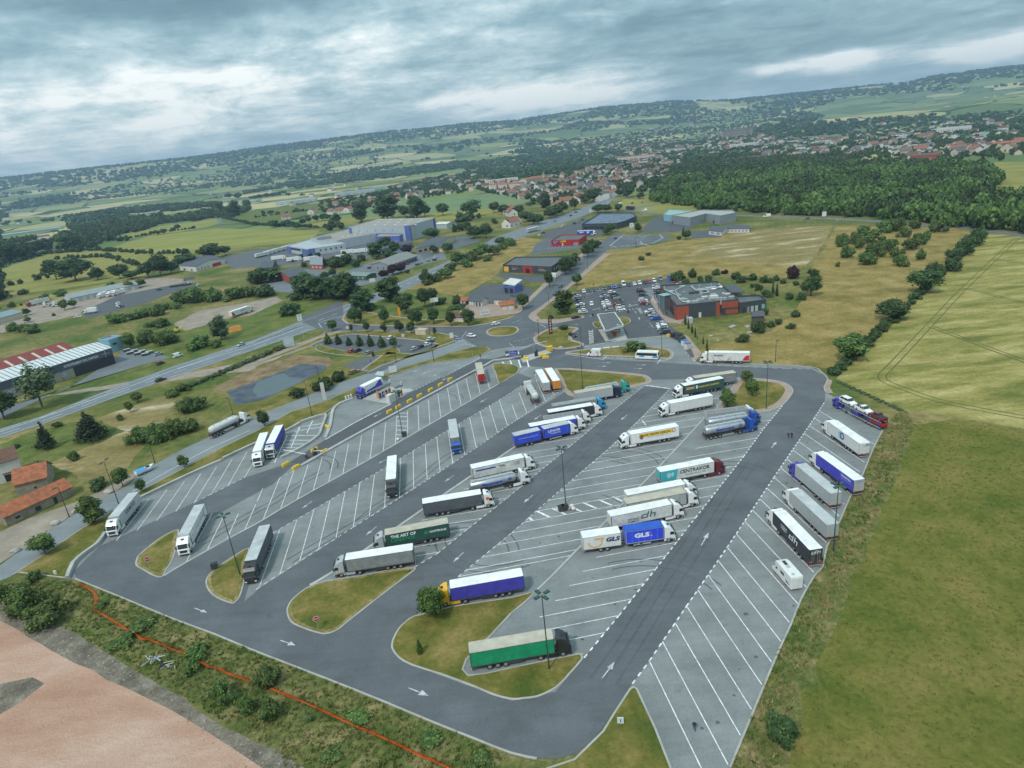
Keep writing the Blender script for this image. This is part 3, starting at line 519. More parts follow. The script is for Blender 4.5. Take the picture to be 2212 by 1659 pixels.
row5 = [(1307,1367.5),(1337,1330.5),(1364.8,1294.8),(1392,1261.5),(1416,1230.5),(1439.8,1201),(1463.5,1172),(1484.8,1144.8),(1503.5,1118.5),(1522,1093.5),(1539.8,1071),(1557,1048.5),(1574.8,1027),(1591,1007),(1607,986),(1620,966),(1634,947),(1650,926),(1664,908)]
d5 = (G(1138.5,1310.5)-G(1392,1261.5)).normalized()
for i, p in enumerate(row5):
    g = G(*p); q = line_int(g, d5, G(*L8a[0]), G(*L8a[1])); seg(g, q if (q-g).length < 19 else g+d5*17)
row6 = [(1402.8,1429),(1431,1386.5),(1458.5,1346.5),(1483.5,1310.5),(1507.8,1276),(1530.5,1243.5),(1551.5,1212),(1571,1183),(1590.5,1154),(1609,1127),(1625,1102),(1641,1078),(1656.5,1055),(1672,1031.8),(1685.8,1010.8),(1699,991.3),(1712,972),(1724.5,953.8),(1737,936.8),(1748.3,920),(1759,903.8),(1769,887.5)]
d6 = (G(1473.5,1574.8)-G(1402.8,1429)).normalized(); BR = [(1540,1750),(1577,1659),(1661,1457),(1709,1349),(1760,1244),(1786,1182),(1836,1075),(1886,970),(1907,930)]
for p in row6:
    g = G(*p); best = None
    for a, b in zip(BR[:-1], BR[1:]):
        A, B = G(*a), G(*b); q = line_int(g, d6, A, B)
        if -.02 <= (q-A).dot(B-A)/(B-A).length_squared <= 1.02: best = q
    if best: seg(g, best-d6*.5)
# dashed edges
dash([(422,1085),(525,1034)]); dash([(603,1034),(640,1015)]); dash([(553,1274),(605,1240),(688,1188),(763,1140),(830,1097.8),(894,1056.5),(978,1001.5),(1029,967.8),(1097,920),(1158,880),(1213,843.5)])
dash([(590,1151.5),(678,1101.5),(778,1042.8),(893,974),(968,929.5),(1080,864),(1151,818)]); dash([(895,1226.5),(945,1196.5),(1013,1141.5),(1069,1097.8),(1148,1033.5),(1213,980),(1257,943.5),(1318,892),(1392,833.5)])
dash([(990,1246),(1106,1151.5),(1184,1082),(1256,1020),(1322,965),(1388,901),(1447,840)]); dash([(1262,1422),(1337,1330.5),(1416,1230.5),(1503,1118.5),(1607,986),(1650,926),(1691,876)], w=.26)
dash([(1366,1478),(1402.8,1429),(1483,1310.5),(1571,1183),(1672,1031.8),(1759,903.8),(1781,869)], w=.26); dash([(1480,762),(1510,787),(1700,797),(1750,798)], 1.5, 1.5, .16); dash([(1301,772),(1418,778)], .9, .9, .16); dash([(898,842.5),(953,815)]); dash([(968,807),(1035,775)])
dline([(703,950),(768,912.5),(845.5,872.5)], .35); dline([(1036,775),(955,816)], .2); dline([(1220,765),(1301,777)], .25); dline([(1394,833),(1447,840)], .5); dline([(1418,780),(1436,779),(1453,773)], .2)
lines([((820,1130),(785,1170)),((1285,1160),(1255,1200))], T9, .2)
# hatched bay by the lamp
lines([((345,1370),(465,1425)),((215,1395),(330,1450)),((485,1345),(600,1400)),((610,1320),(730,1372)),((745,1295),(865,1345)),((870,1270),(955,1310)),((145,1450),(180,1478))], T14, .55)
lines([((1125,1690),(1155,1730))], T9, .3); lines([((330,545),(360,580)),((505,520),(545,590))], (1053, 729-0), .0)
for a, b in (((330,540),(360,580)),((500,515),(535,590)),((685,500),(740,670)),((870,490),(915,655))): seg(G(1053+a[0]*.0977, 729+a[1]*.0977), G(1053+b[0]*.0977, 729+b[1]*.0977), .55)
for a, b in (((720,775),(915,655)),((480,130),(590,220))): seg(G(1053+a[0]*.0977, 729+a[1]*.0977), G(1053+b[0]*.0977, 729+b[1]*.0977), .15)
# zebra and dots at the restaurant
for i in range(13):
    a = (1392.5+i*1.75, 626+i*2.3); seg(G(1390.5+i*1.9, 624+i*2.55), G(1408+i*1.25, 622+i*2.55), .45, .078)
for i in range(5): seg(G(1377+i*1.6, 669+i*2.1), G(1384+i*1.3, 667.5+i*2.1), .5, .078)
dash([(1274,683.5),(1315,677),(1382,666)], .75, .95, .55, .078)
for x in range(17): seg(G(1266+x*4.15, 631.5-x*1.18), G(1269+x*4.2, 637-x*1.18), .12, .078)
for s in ([(1403,697),(1411,708),(1420,707)], [(1236,725),(1233,740)]): dline(s, .12, .078)
for p, q in (((1237,640),(1252,641)),((1240,652),(1254,652)),((1392,694),(1405,693)),((1400,706),(1412,705)),((1408,716),(1420,715)),((1365,653),(1380,652)),((1290,640),(1303,641))): dline([p, q], .1, .078)
# far car park hatching
for i in range(9): t = i/8; dline([(lerp(1330,1420,1-t)-10, lerp(532,511,t)), (lerp(1400,1422,t)*.985, lerp(527,509,t))], .3, .075)
for a in ([(1318,531),(1345,509),(1425,507),(1432,514),(1410,526),(1330,534),(1318,531)],): dash(a, 3, 1.2, .5, .075)
for i in range(9): dline([(1186+i*7.5, 534-i*.4), (1182+i*7.5, 539-i*.4)], .12, .058)
# highway markings
dline([(0,933),(85,905),(250,846),(375,800),(553,744),(655,706)], .35, .06); dline([(0,928),(85,903),(250,838),(375,793),(553,736),(655,694),(760,655)], .2, .06); dline([(0,945),(100,912),(250,857),(375,813),(553,753),(680,710)], .2, .06)
dline([(375,800),(553,737.5)], .3, .06); dash([(0,939),(100,907),(250,851),(375,806),(553,750),(678,708)], 6, 7, .25, .06); dash([(0,930),(85,903.5),(250,841),(375,797)], 6, 7, .25, .06)
dash([(688,693),(860,622),(960,579),(1060,535)], 5, 6, .3, .06); dash([(700,700),(780,666),(865,627)], 5, 6, .3, .06); dline([(763,653),(860,614),(963,570),(1018,548)], .2, .06); dline([(865,631),(910,612),(978,574),(1106,521),(1231,479)], .25, .06); dash([(1106,512),(1241,462),(1310,440),(1345,409)], 6, 8, .35, .06)
dline([(728,684),(688,698),(695,708)], .25, .06); dash([(1256,560),(1300,524)], 5, 5, .2, .06); dash([(997,730),(1008,716)], 1, .8, .3, .06); dash([(1007,744),(1027,748)], 1, .8, .3, .06); dash([(1167,700),(1179,708)], 1, .8, .3, .06); dash([(1106,698),(1128,690)], 1, .8, .2, .06); dash([(1110,738),(1152,729)], 1, 1, .2, .078)
dline([(285,1063),(400,997),(455,968),(540,930)], .2, .07); dline([(978,752),(1008,742)], .12, .07)
mk.obj('road_markings', M_WHITE, fixn=False)['kind'] = 'structure'
M_ARR = mat('worn arrow paint', (.58, .60, .61), .75, var=.45, vscale=.6, fine=.2, fscale=8)
# direction arrows: straight shaft with a slim head
am = MB()
def arrow(tail, tip, w=.9, hl=.42, hook=0, m=None):
    a, b = G(*tail), G(*tip); d = (b-a); L_ = d.length; d /= L_; n = Vector((-d.y, d.x, 0)); z = Vector((0, 0, .108)); c = a+d*L_*(1-hl); m = m or am
    w *= .85; m.poly([a-n*.09+z, c-n*.09+z, c+n*.09+z, a+n*.09+z])
    m.poly([c-n*w/2+z, b+z, c+n*w/2+z] if not hook else [c-n*(.11+hook*.8)+z, c-n*(.1)+z, b+n*hook*.9+z])
    if hook: m.poly([c-n*.11+z, b+n*.3*hook+z, c+n*.6*hook+z])
def TA(L_, off, **k):
    for a, b in L_: arrow((off[0]+a[0]/4, off[1]+a[1]/4), (off[0]+b[0]/4, off[1]+b[1]/4), **k)
TA([((780,1218),(888,1078)),((1635,72),(1700,-40))], T21, w=1.1); TA([((30,635),(72,580))], T15, w=1.1); TA([((182,1255),(102,1322)),((995,563),(942,607)),((252,565),(188,608))], T14, w=1.1)
TA([((1713,652),(1630,710)),((1045,1095),(950,1172)),((1795,1318),(1705,1405)),((1130,515),(1055,552)),((485,878),(398,942)),((1085,115),(1012,152)),((1172,132),(1095,170))], T16, w=1.0)
arrow((553+1320/4, 1244+972/4), (553+1492/4, 1244+1040/4), 1.3); arrow((553+210/4, 1244+560/4), (553+342/4, 1244+605/4), 1.2); arrow((1680/4, 918+1585/4), (1790/4, 918+1625/4), 1.0)
TA([((1715,968),(1640,978)),((1425,1032),(1355,1058)),((1500,1045),(1435,1077)),((1590,1062),(1528,1092)),((1665,1102),(1605,1128)),((1750,1115),(1690,1142)),((1185,1145),(1120,1170)),((1275,1168),(1210,1195)),((1375,1178),(1310,1205)),((1998,1285),(1935,1320))], T10, w=1.0)
TA([((735,1225),(825,1222)),((775,1192),(858,1192)),((1048,1245),(1135,1242)),((1078,1210),(1168,1212)),((510,865),(578,858)),((1105,825),(1095,798)),((1075,768),(1060,745)),((1025,705),(1015,682))], T9, w=1.0)
am.obj('road_arrows', M_ARR, fixn=False)['kind'] = 'structure'
# tyre marks
sk = MB(); _r = random.Random(5)
for x, y, rad, a0, a1 in ((1345,1010,9,0,150),(1290,1040,11,40,170),(1130,985,10,200,330),(1080,1150,12,180,300),(985,1205,11,0,120),(1395,1330,14,20,110),(1580,1050,10,10,100),(1650,960,12,20,90),(1250,1120,9,300,420),(650,1020,8,0,100),(1460,830,14,180,280),(930,870,9,0,140),(1420,880,12,30,120)):
    c = G(x, y)
    for o_ in (0, 2.1): P = [c+Vector((math.cos(R(q))*(rad+o_), math.sin(R(q))*(rad+o_), 0)) for q in range(a0, a1, 6)]; ribbon(sk, P, -.14, .14, .094+_r.random()*.003)
for x0, y0, x1, y1 in ((1300,1480,1560,1080),(1330,1480,1640,990),(560,1330,800,1440),(1380,850,1130,1100),(880,1060,620,1210),(1000,960,760,1130),(440,1180,700,1020),(250,1250,600,1400),(1450,785,1700,800))[:2]+((1380,850,1130,1100),(880,1060,620,1210),(1000,960,760,1130),(440,1180,700,1020)):
    P = smoothpts([G(lerp(x0, x1, t/5), lerp(y0, y1, t/5)+_r.uniform(-3, 3)) for t in range(6)], 4, False)
    for o_ in (0, 2.0): ribbon(sk, P, o_-.16, o_+.16, .0915+_r.random()*.002)
for (r_, d_, n_) in ((row6, d6, 22), (row5, d5, 15), (row4, d4, 13), (row3, d3, 12)):
    for p in r_:
        for k in range(_r.choice((0, 1, 1, 2))):
            c = G(*p)+d_*_r.uniform(2, n_)+Vector((_r.uniform(1, 3), _r.uniform(-2, 2), 0)); s = _r.uniform(.1, .42); sk.cap([(c.x+s*math.cos(a)*_r.uniform(.6, 1.6), c.y+s*math.sin(a)*_r.uniform(.6, 1.3), .0905+k*.0006) for a in (0, .8, 1.6, 2.4, 3.2, 4, 4.8, 5.6)], 0)
sk.obj('tyre_marks', asphalt('rubbered asphalt', (.094, .099, .106), .3), fixn=False)['kind'] = 'structure'
# low concrete kerb walls between rows
def lowwall(name, pts, w, h, label, cat='barrier', m=None):
    b = MB(); wallribbon(b, smoothpts([G(*p) for p in pts], 2, False), -w/2, w/2, .05, h); o = b.obj(name, m or M_CONC); tag(o, label, cat); return o
lowwall('concrete_separator', [(651,1008),(748,953),(863,890),(965,835),(1053,788),(1068,780),(1103,776),(1136,770)], 1.0, .55, 'long pale concrete separator beside the entrance lane with the yellow blocks')
lowwall('concrete_kerb', [(355,1244),(405,1214),(491,1165.5),(553,1133),(605,1101.5),(675,1061.5),(770,1009),(855,960),(953,903),(1020,864),(1078,829)], .45, .16, 'low pale kerb below the first row of bays, from the round island to the gate')
lowwall('concrete_kerb', [(670,1265),(715,1239),(803,1179),(863,1136.5),(963,1066.5),(1018,1029),(1105,971),(1180,915)], .7, .18, 'low pale kerb behind the tails of the lorries in the third row')
lowwall('concrete_kerb', [(1157,1278),(1191,1246),(1258,1177),(1291,1145),(1346,1088),(1416,1017),(1481,948),(1520,905)], .4, .16, 'thin kerb running up the middle of the double row of bays')
lowwall('concrete_wall', [(147,1252),(160,1220),(185,1198),(212,1178),(229,1155)], .8, .9, 'curved low concrete wall at the bottom corner of the lorry park')
lowwall('concrete_wall', [(304,1078),(362,1050),(430,1018),(479,997)], .8, .8, 'low concrete wall above the empty bays by the container lorry')
lowwall('concrete_wall', [(482,993),(553,960),(616,934),(648,916)], .8, .8, 'low concrete wall behind the white lorry and the violet lorry')
lowwall('concrete_wall', [(650,914),(675,905),(703,898),(702,910),(694,930),(688,944),(653,969),(608,991)], .8, .8, 'angular low concrete wall round the white hatched corner')
lowwall('concrete_wall', [(1246,757),(1300,745),(1356,735),(1443,727)], .4, .5, 'long low wall between the fuel canopy and the bus island')
lowwall('rock_edging', [(703,947),(712,925),(716,905),(720,886),(735,872),(763,862)], 1.0, .5, 'line of white rocks edging the fuel forecourt')
lowwall('highway_divider', [(553,738),(600,722),(655,702)], .6, .5, 'grey barrier strip in the middle of the highway')
# ------------------------------------------------------------------ vehicles
ORD = ['first', 'second', 'third', 'fourth', 'fifth', 'sixth', 'seventh', 'eighth', 'ninth', 'tenth', 'eleventh', 'twelfth', 'thirteenth', 'fourteenth', 'fifteenth']
M_TYRE = mat('tyre rubber', (.025, .025, .027), .85); M_RIM = mat('wheel rim', (.42, .43, .44), .4, .6); M_BLK = mat('black plastic', (.03, .031, .034), .6)
M_GLASS = mat('dark glass', (.02, .028, .034), .08, spec=.7); M_CHAS = mat('chassis grey', (.07, .072, .078), .6, var=.3, vscale=1); M_LAMP = mat('lamp glass', (.75, .77, .78), .2); M_RED = mat('tail lamp red', (.5, .02, .015), .3)
M_SILV = mat('brushed tank steel', (.50, .52, .54), .34, .75, fine=.1, fscale=3, var=.18, vscale=1.5); M_ALU = mat('aluminium', (.55, .56, .57), .4, .5); M_ORG = mat('orange reflector', (.75, .22, .03), .5); M_YEL = mat('yellow plastic', (.78, .52, .03), .55, fine=.12, fscale=3)
PAINT = dict(white=(.80, .80, .79), offwhite=(.70, .70, .67), lightgrey=(.42, .44, .44), grey=(.25, .265, .27), dgrey=(.105, .115, .13), charcoal=(.045, .048, .055), black=(.022, .022, .025), navy=(.018, .024, .075), blue=(.02, .09, .42), skyblue=(.03, .30, .62), teal=(.03, .40, .36),
    violet=(.065, .055, .42), royal=(.04, .085, .62), bviolet=(.085, .085, .58), green=(.01, .30, .14), dgreen=(.025, .095, .07), bluegreen=(.04, .10, .10), red=(.42, .02, .02), dred=(.16, .015, .025), orange=(.72, .27, .015), yellow=(.82, .43, .015), beige=(.42, .385, .31), brown=(.16, .10, .075), silver=(.42, .44, .46), maroon=(.20, .02, .03), bronze=(.30, .14, .07), gls=(.03, .07, .72), slate=(.08, .11, .17), cyan=(.05, .42, .46))
def paint(k, gloss=True): return mat(('gloss ' if gloss else 'tarp ')+k, PAINT[k], .32 if gloss else .6, coat=.4 if gloss else 0, fine=.07 if gloss else .13, fscale=1.6, spec=.45, var=.07 if gloss else .24, vscale=1.4)
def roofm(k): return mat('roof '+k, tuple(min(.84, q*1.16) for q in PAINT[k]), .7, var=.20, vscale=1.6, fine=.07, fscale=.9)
_wm = {}
def wheel(parent, x, y, r=.5, w=.3, name='wheel'):
    k = (round(r, 2), round(w, 2))
    if k not in _wm:
        t = MB(); t.cyl((0, -w/2, 0), (0, w/2, 0), r, r, 14); a = t.mesh('wheel', M_TYRE)
        q = MB(); q.cyl((0, -w/2-.015, 0), (0, w/2+.015, 0), r*.58, r*.52, 10); b = q.mesh('rim', M_RIM); _wm[k] = (a, b)
    o = link(name, _wm[k][0], parent, (x, y, r+.06)); link('rim', _wm[k][1], o); return o
_cm = {}
def cab_meshes(kind, low):
    """cab-over tractor cab, front at x=0, reaching back to -2.25"""
    top = 3.1 if low else 3.82
    pro = [(.0, .95), (.02, 1.6), (-.10, 1.78), (-.38, 2.72), (-.62, 2.98), (-.95, (3.35 if not low else 3.02)), (-1.75, top), (-2.25, top-.06), (-2.25, .95)]
    if low: pro = [(.0, .95), (.02, 1.6), (-.10, 1.78), (-.34, 2.62), (-.55, 2.85), (-1.0, 2.98), (-1.8, 3.02), (-1.95, 2.9), (-1.95, .95)]
    cx = -1.1; cz = 2.3
    def sec(y, k): return [(cx+(x-cx)*k, y, cz+(z-cz)*(k if z > 1.2 else 1)) for x, z in pro]
    b = MB(); b.loft([sec(-1.25, .93), sec(-1.17, .99), sec(-1.0, 1), sec(1.0, 1), sec(1.17, .99), sec(1.25, .93)], 0)
    b.box((-.22, 0, .70), (.50, 2.44, .52)); b.box((-2.1, 0, .72), (.45, 2.4, .48)); b.box((-.62, 0, .62), (.5, 2.2, .3), 1)
    for s in (-1, 1): b.box((-1.5, s*1.13, 1.10), (1.35, .26, .12), 1)
    b.box((.035, 0, .46), (.06, 1.9, .16), 1)
    for s in (-1, 1): b.box((-.28, s*1.252, .62), (.34, .02, .2), 1); b.box((-.28, s*1.252, .9), (.30, .02, .12), 1)
    if not low: b.box((-1.25, 0, 3.64), (.5, .62, .05), 1)
    g = MB(); g.poly([(-.085, -1.05, 1.86), (-.085, 1.05, 1.86), (-.36, .98, 2.66), (-.36, -.98, 2.66)]); g.v = [(x+.03, y, z) for x, y, z in g.v]
    s_, s2 = [MB().poly([(-.22, s*1.262, 1.9), (-1.12, s*1.262, 1.82), (-1.12, s*1.262, 2.55), (-.42, s*1.262, 2.55)]) for s in (-1, 1)]
    r = MB(); r.box((.035, 0, 1.17), (.05, 1.55, .62)); r.box((.055, 0, 1.40), (.05, 1.3, .06), 1); r.box((.055, 0, 1.2), (.05, 1.3, .05), 1); r.box((.055, 0, 1.0), (.05, 1.3, .05), 1)
    h = MB(); h.box((.03, 0, 0), (.08, .42, .22))
    mi = MB(); mi.box((-.12, 0, 0), (.14, .22, .62)); mi.box((-.12, 0, .34), (.1, .4, .05))
    v = MB(); v.box((-.26, 0, 2.80), (.22, 2.1, .12), 0)
    return dict(cab=b, windscreen=g, side_window=s_, sw2=s2, grille=r, headlight=h, mirror=mi, sun_visor=v)
def add_cab(root, x, col, low=False, name='cab'):
    key = ('cab', low, col)
    if key not in _cm:
        d = cab_meshes(col, low); p = paint(col)
        _cm[key] = dict(cab=d['cab'].mesh('cab', [p, M_BLK]), windscreen=d['windscreen'].mesh('windscreen', M_GLASS), side_window=d['side_window'].mesh('side_window', M_GLASS), sw2=d['sw2'].mesh('side_window', M_GLASS), grille=d['grille'].mesh('grille', [M_BLK, M_CHAS]),
            headlight=d['headlight'].mesh('headlight', M_LAMP), mirror=d['mirror'].mesh('mirror', M_BLK), sun_visor=d['sun_visor'].mesh('sun_visor', M_BLK))
    m = _cm[key]; c = link('cab', m['cab'], root, (x, 0, 0))
    for k in ('windscreen', 'side_window', 'sw2', 'grille') + (() if low else ('sun_visor',)): link('side_window' if k == 'sw2' else k, m[k], c)
    for s in (-1, 1): link('headlight', m['headlight'], c, (0, s*.98, .72)); link('mirror', m['mirror'], c, (-.02, s*1.42, 2.15))
    return c
def chassis(root, xf, low=False, fair=None):
    b = MB()
    for s in (-1, 1): b.box((xf-3.6, s*.42, .85), (6.2, .12, .28))
    b.box((xf-5.0, 0, 1.08), (1.1, .95, .14)); b.box((xf-2.9, 0, 1.3), (.5, 1.6, .9)); b.box((xf-3.3, 0, .8), (1.6, 1.1, .3))
    for s in (-1, 1):
        b.box((xf-5.15, s*1.0, 1.12), (1.25, .5, .05))
        if not fair: b.cyl((xf-3.0, s*.92, .72), (xf-4.1, s*.92, .72), .30, .30, 10, 1); b.box((xf-2.65, s*.95, .7), (.4, .45, .45), 0)
        else: b.box((xf-3.35, s*1.17, .72), (1.85, .12, .62), 2)
    return b.obj('chassis', [M_CHAS, M_ALU, paint(fair) if fair else M_CHAS], root)
def running(root, L, axles, y=1.02, r=.5):
    for x in axles:
        for s in (-1, 1): wheel(root, x, s*y, r, .38)
def trailer_frame(root, L, k=0.0, legs=True):
    b = MB()
    for s in (-1, 1): b.box((k+L/2, s*.5, .98), (L-.6, .1, .26)); b.box((k+L*.5, s*1.2, .62), (3.2, .04, .09)); b.box((k+L*.5, s*1.2, .86), (3.2, .04, .09))
    b.box((k+.12, 0, .58), (.1, 2.4, .16)); b.box((k+4.2, 0, .62), (4.0, .16, .16))
    for x in (2.9, 4.2, 5.5): b.cyl((k+x, -1, .56), (k+x, 1, .56), .08, n=6)
    if legs:
        for s in (-1, 1): b.box((k+L-2.9, s*.75, .62), (.14, .14, 1.0)); b.box((k+L*.5, s*1.0, .74), (2.4, .4, .42), 0)
    return b.obj('trailer_frame', [M_CHAS, M_ALU], root)
def rear_lights(root, x0=0.0):
    for s in (-1, 1):
        b = MB(); b.box((x0-.03, s*.95, .92), (.06, .5, .16), 0); b.obj('tail_light', [M_RED], root)
    b = MB(); b.box((x0-.05, 0, .5), (.08, 2.3, .13)); b.obj('rear_bumper', M_ALU, root)
def boxbody(root, L, side, roof, kind='curtain', k=0.0, top=4.0, bot=1.12, rear=None, name='trailer_body', front=None, stripes=True):
    """hard-sided or tarpaulin body: sides, roof skin, rails, corner posts and rear doors"""
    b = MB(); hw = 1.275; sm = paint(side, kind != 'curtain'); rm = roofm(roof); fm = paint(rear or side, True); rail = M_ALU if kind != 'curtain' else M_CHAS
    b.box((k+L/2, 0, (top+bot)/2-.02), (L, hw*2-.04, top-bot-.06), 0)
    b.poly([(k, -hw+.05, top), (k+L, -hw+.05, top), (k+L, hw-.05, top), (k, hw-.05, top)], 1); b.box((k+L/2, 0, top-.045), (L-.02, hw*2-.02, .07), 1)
    for s in (-1, 1):
        b.box((k+L/2, s*(hw-.01), bot+.02), (L+.02, .05, .14), 2); b.box((k+L/2, s*(hw-.015), top-.09), (L+.01, .04, .05), 2 if kind != 'curtain' else 3)
        b.box((k+L-.03, s*(hw-.03), (top+bot)/2), (.1, .09, top-bot), 2); b.box((k+.04, s*(hw-.03), (top+bot)/2), (.1, .09, top-bot), 2)
        if kind == 'curtain':
            n = int(L/.62)
            for i in range(n): b.box((k+.35+i*(L-.7)/(n-1), s*(hw+.002), bot+.16), (.05, .03, .22), 3)
            if roof in ('beige', 'lightgrey', 'offwhite', 'grey'):
                if s > 0:
                    for i in range(int(L/.75)): b.box((k+.5+i*.75, 0, top+.004), (.07, hw*2-.16, .03), 1)
        elif stripes:
            for i in range(1, int(L/1.2)): b.box((k+i*L/int(L/1.2), s*(hw-.012), (top+bot)/2), (.02, .03, top-bot-.2), 4)
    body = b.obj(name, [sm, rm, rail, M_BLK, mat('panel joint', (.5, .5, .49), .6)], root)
    d = MB(); d.box((k-.03, -.61, (top+bot)/2), (.05, 1.19, top-bot-.18), 0); d.box((k-.03, .61, (top+bot)/2), (.05, 1.19, top-bot-.18), 0)
    for y in (-.75, -.35, .35, .75): d.box((k-.07, y, (top+bot)/2), (.03, .035, top-bot-.3), 1)
    for s in (-1, 1): d.box((k-.065, s*.85, bot+.18), (.02, .6, .13), 2)
    d.obj('rear_door', [fm, M_ALU, M_ORG], body); return body
def decal(body, s, x, z, w, h, side, col, bold=.02, shear=0.0, face=None):
    """lettering on one flank; side +1 is the driver's left"""
    me = text_mesh(s, w, h, mat('letter '+str(col), col, .5), bold, .012, shear)
    rot = (R(90), 0, R(180)) if side > 0 else (R(90), 0, 0)
    y = (1.275+.006)*side
    if face == 'rear': return link('lettering', me, body, (x, 0, z), (R(90), 0, R(-90)))
    return link('lettering', me, body, (x, y, z), rot)
def shape(body, polys, side, x, z, col, name='emblem', off=.008, mirror=True, rear=False):
    """flat painted shapes in flank coordinates: u runs as one reads, v up"""
    b = MB()
    for j, P in enumerate(polys):
        if rear: q = [(x-off, -u, z+v) for u, v in P]
        else: q = [(x-(u if side > 0 else -u), side*(1.275+off+j*.002), z+v) for u, v in P]
        b.cap(q, 0)
    me = b.mesh(name, mat('paint '+str(col), col, .5), fixn=False); return link(name, me, body)
def ring(cx, cy, r0, r1, a0=0, a1=360, n=20):
    A = [math.radians(a0+(a1-a0)*i/n) for i in range(n+1)]
    return [(cx+r1*math.cos(a), cy+r1*math.sin(a)) for a in A]+[(cx+r0*math.cos(a), cy+r0*math.sin(a)) for a in A[::-1]]
def disc(cx, cy, rx, ry=None, n=18): ry = ry or rx; return [(cx+rx*math.cos(i*2*math.pi/n), cy+ry*math.sin(i*2*math.pi/n)) for i in range(n)]
def qd(x0, y0, x1, y1, sh=0): return [(x0, y0), (x1, y0), (x1+sh, y1), (x0+sh, y1)]
def place(front, rear, side, z=4.0, L=13.6):
    """origin = rear end of the load bed on the ground, from the top edge of one flank (side +1 = driver's left)"""
    A, B = G(*front, z), G(*rear, z); d = (A-B); d.z = 0; d.normalize(); n = Vector((-d.y, d.x, 0))
    c = (A+B)/2-n*1.275*side-d*L/2; return Vector((c.x, c.y, .09)), math.atan2(d.y, d.x)
def tractor(root, xf, col, fair='same', low=False):
    add_cab(root, xf, col, low); chassis(root, xf, low, (col if fair == 'same' else fair))
    for x in (xf-1.45, xf-5.15):
        for s in (-1, 1): wheel(root, x, s*1.04, .5, .34)
def lorry(front, rear, side, label, cab, sidec, roofc, kind='curtain', fair='same', rearc=None, L=13.6, top=4.0, name='articulated_lorry', group='articulated lorries in the lorry park', low=False, z=4.0, notractor=False):
    loc, rz = place(front, rear, side, z, L); t = thing(name, label, 'lorry', loc, rz, group)
    if not notractor: tractor(t, L+2.75, cab, fair, low)
    b = boxbody(t, L, sidec, roofc, kind, top=top, rear=rearc); trailer_frame(t, L); running(t, L, (2.9, 4.2, 5.5)); rear_lights(t); return t, b
WH = (.78, .78, .78); DK = (.04, .045, .05)
# --- outer row on the right
t, b = lorry((1785.3,908.8), (1861,962), 1, 'white lorry with two blue rings on its side, below the car transporter', 'white', 'offwhite', 'offwhite', 'box', L=13.6, top=4.0)
shape(b, [ring(-.45, 0, .55, .85, 60, 300)], 1, 7.4, 2.75, (.05, .42, .7)); shape(b, [ring(.25, 0, .55, .9)], 1, 7.4, 2.75, (.02, .04, .22), off=.014); shape(b, [[(-.1, -.5), (.1, -.55), (.2, .1), (.0, .45)]], 1, 7.4, 2.75, (.05, .35, .8), off=.02)
shape(b, [ring(.5, 0, .18, .3), ring(.85, 0, .18, .3)], 1, -.03, 3.45, (.02, .07, .4), rear=True, off=.05); decal(b, 'SREV', -.075, 3.2, .75, .28, 1, (.35, .37, .38), face='rear')
t, b = lorry((1765.3,981.3), (1842.8,1037.5), 1, 'white cab lorry with violet blue curtain side and white roof, TRANSTIRA lettering', 'white', 'bviolet', 'white', rearc='lightgrey')
decal(b, 'TRANSTIRA', 2.7, 3.2, 3.4, .5, 1, WH); decal(b, 'www.transtira.com', 2.7, 2.55, 3.2, .22, 1, (.45, .47, .75), 0); decal(b, 'TRANSTIRA', -.075, 3.55, 1.5, .2, 1, (.2, .2, .25), face='rear')
lorry((1717.8,1003.8), (1794.5,1067.5), 1, 'dark blue cab lorry with plain grey box, in front of the violet curtain lorry', 'violet', 'lightgrey', 'lightgrey', 'box')
lorry((1705.3,1060), (1787,1136), 1, 'white cab lorry with plain grey box, next above the black dh lorry', 'white', 'lightgrey', 'lightgrey', 'box')
t, b = lorry((1669.5,1105), (1749.5,1190), 1, 'lorry with black curtain side and white dh letters, nearest the camper van', 'white', 'charcoal', 'white', rearc='charcoal')
def dh(b, side, x, z, s, col, rear=False):
    P = [qd(-1.5, -.5, -.3, -.3, .1), [(-1.5, -.5), (-1.3, -.5), (-1.05, .25), (-1.25, .25)], qd(-1.2, .1, -.3, .28, .0), [(-.42, -.5), (-.2, -.5), (.12, .75), (-.1, .75)], [(.15, -.5), (.37, -.5), (.69, .75), (.47, .75)], qd(.45, .1, 1.25, .28, .0), [(.95, -.5), (1.17, -.5), (1.35, .28), (1.15, .28)]]
    shape(b, [[(u*s, v*s) for u, v in p] for p in P], side, x, z, col, 'emblem', rear=rear, off=.05 if rear else .008)
dh(b, 1, 5.6, 2.55, 1.15, WH); decal(b, 'DOUGLAS\nHUMBLOT', 9.2, 2.75, 2.2, .95, 1, (.6, .6, .6)); dh(b, 1, -.03, 3.3, .65, WH, rear=True)
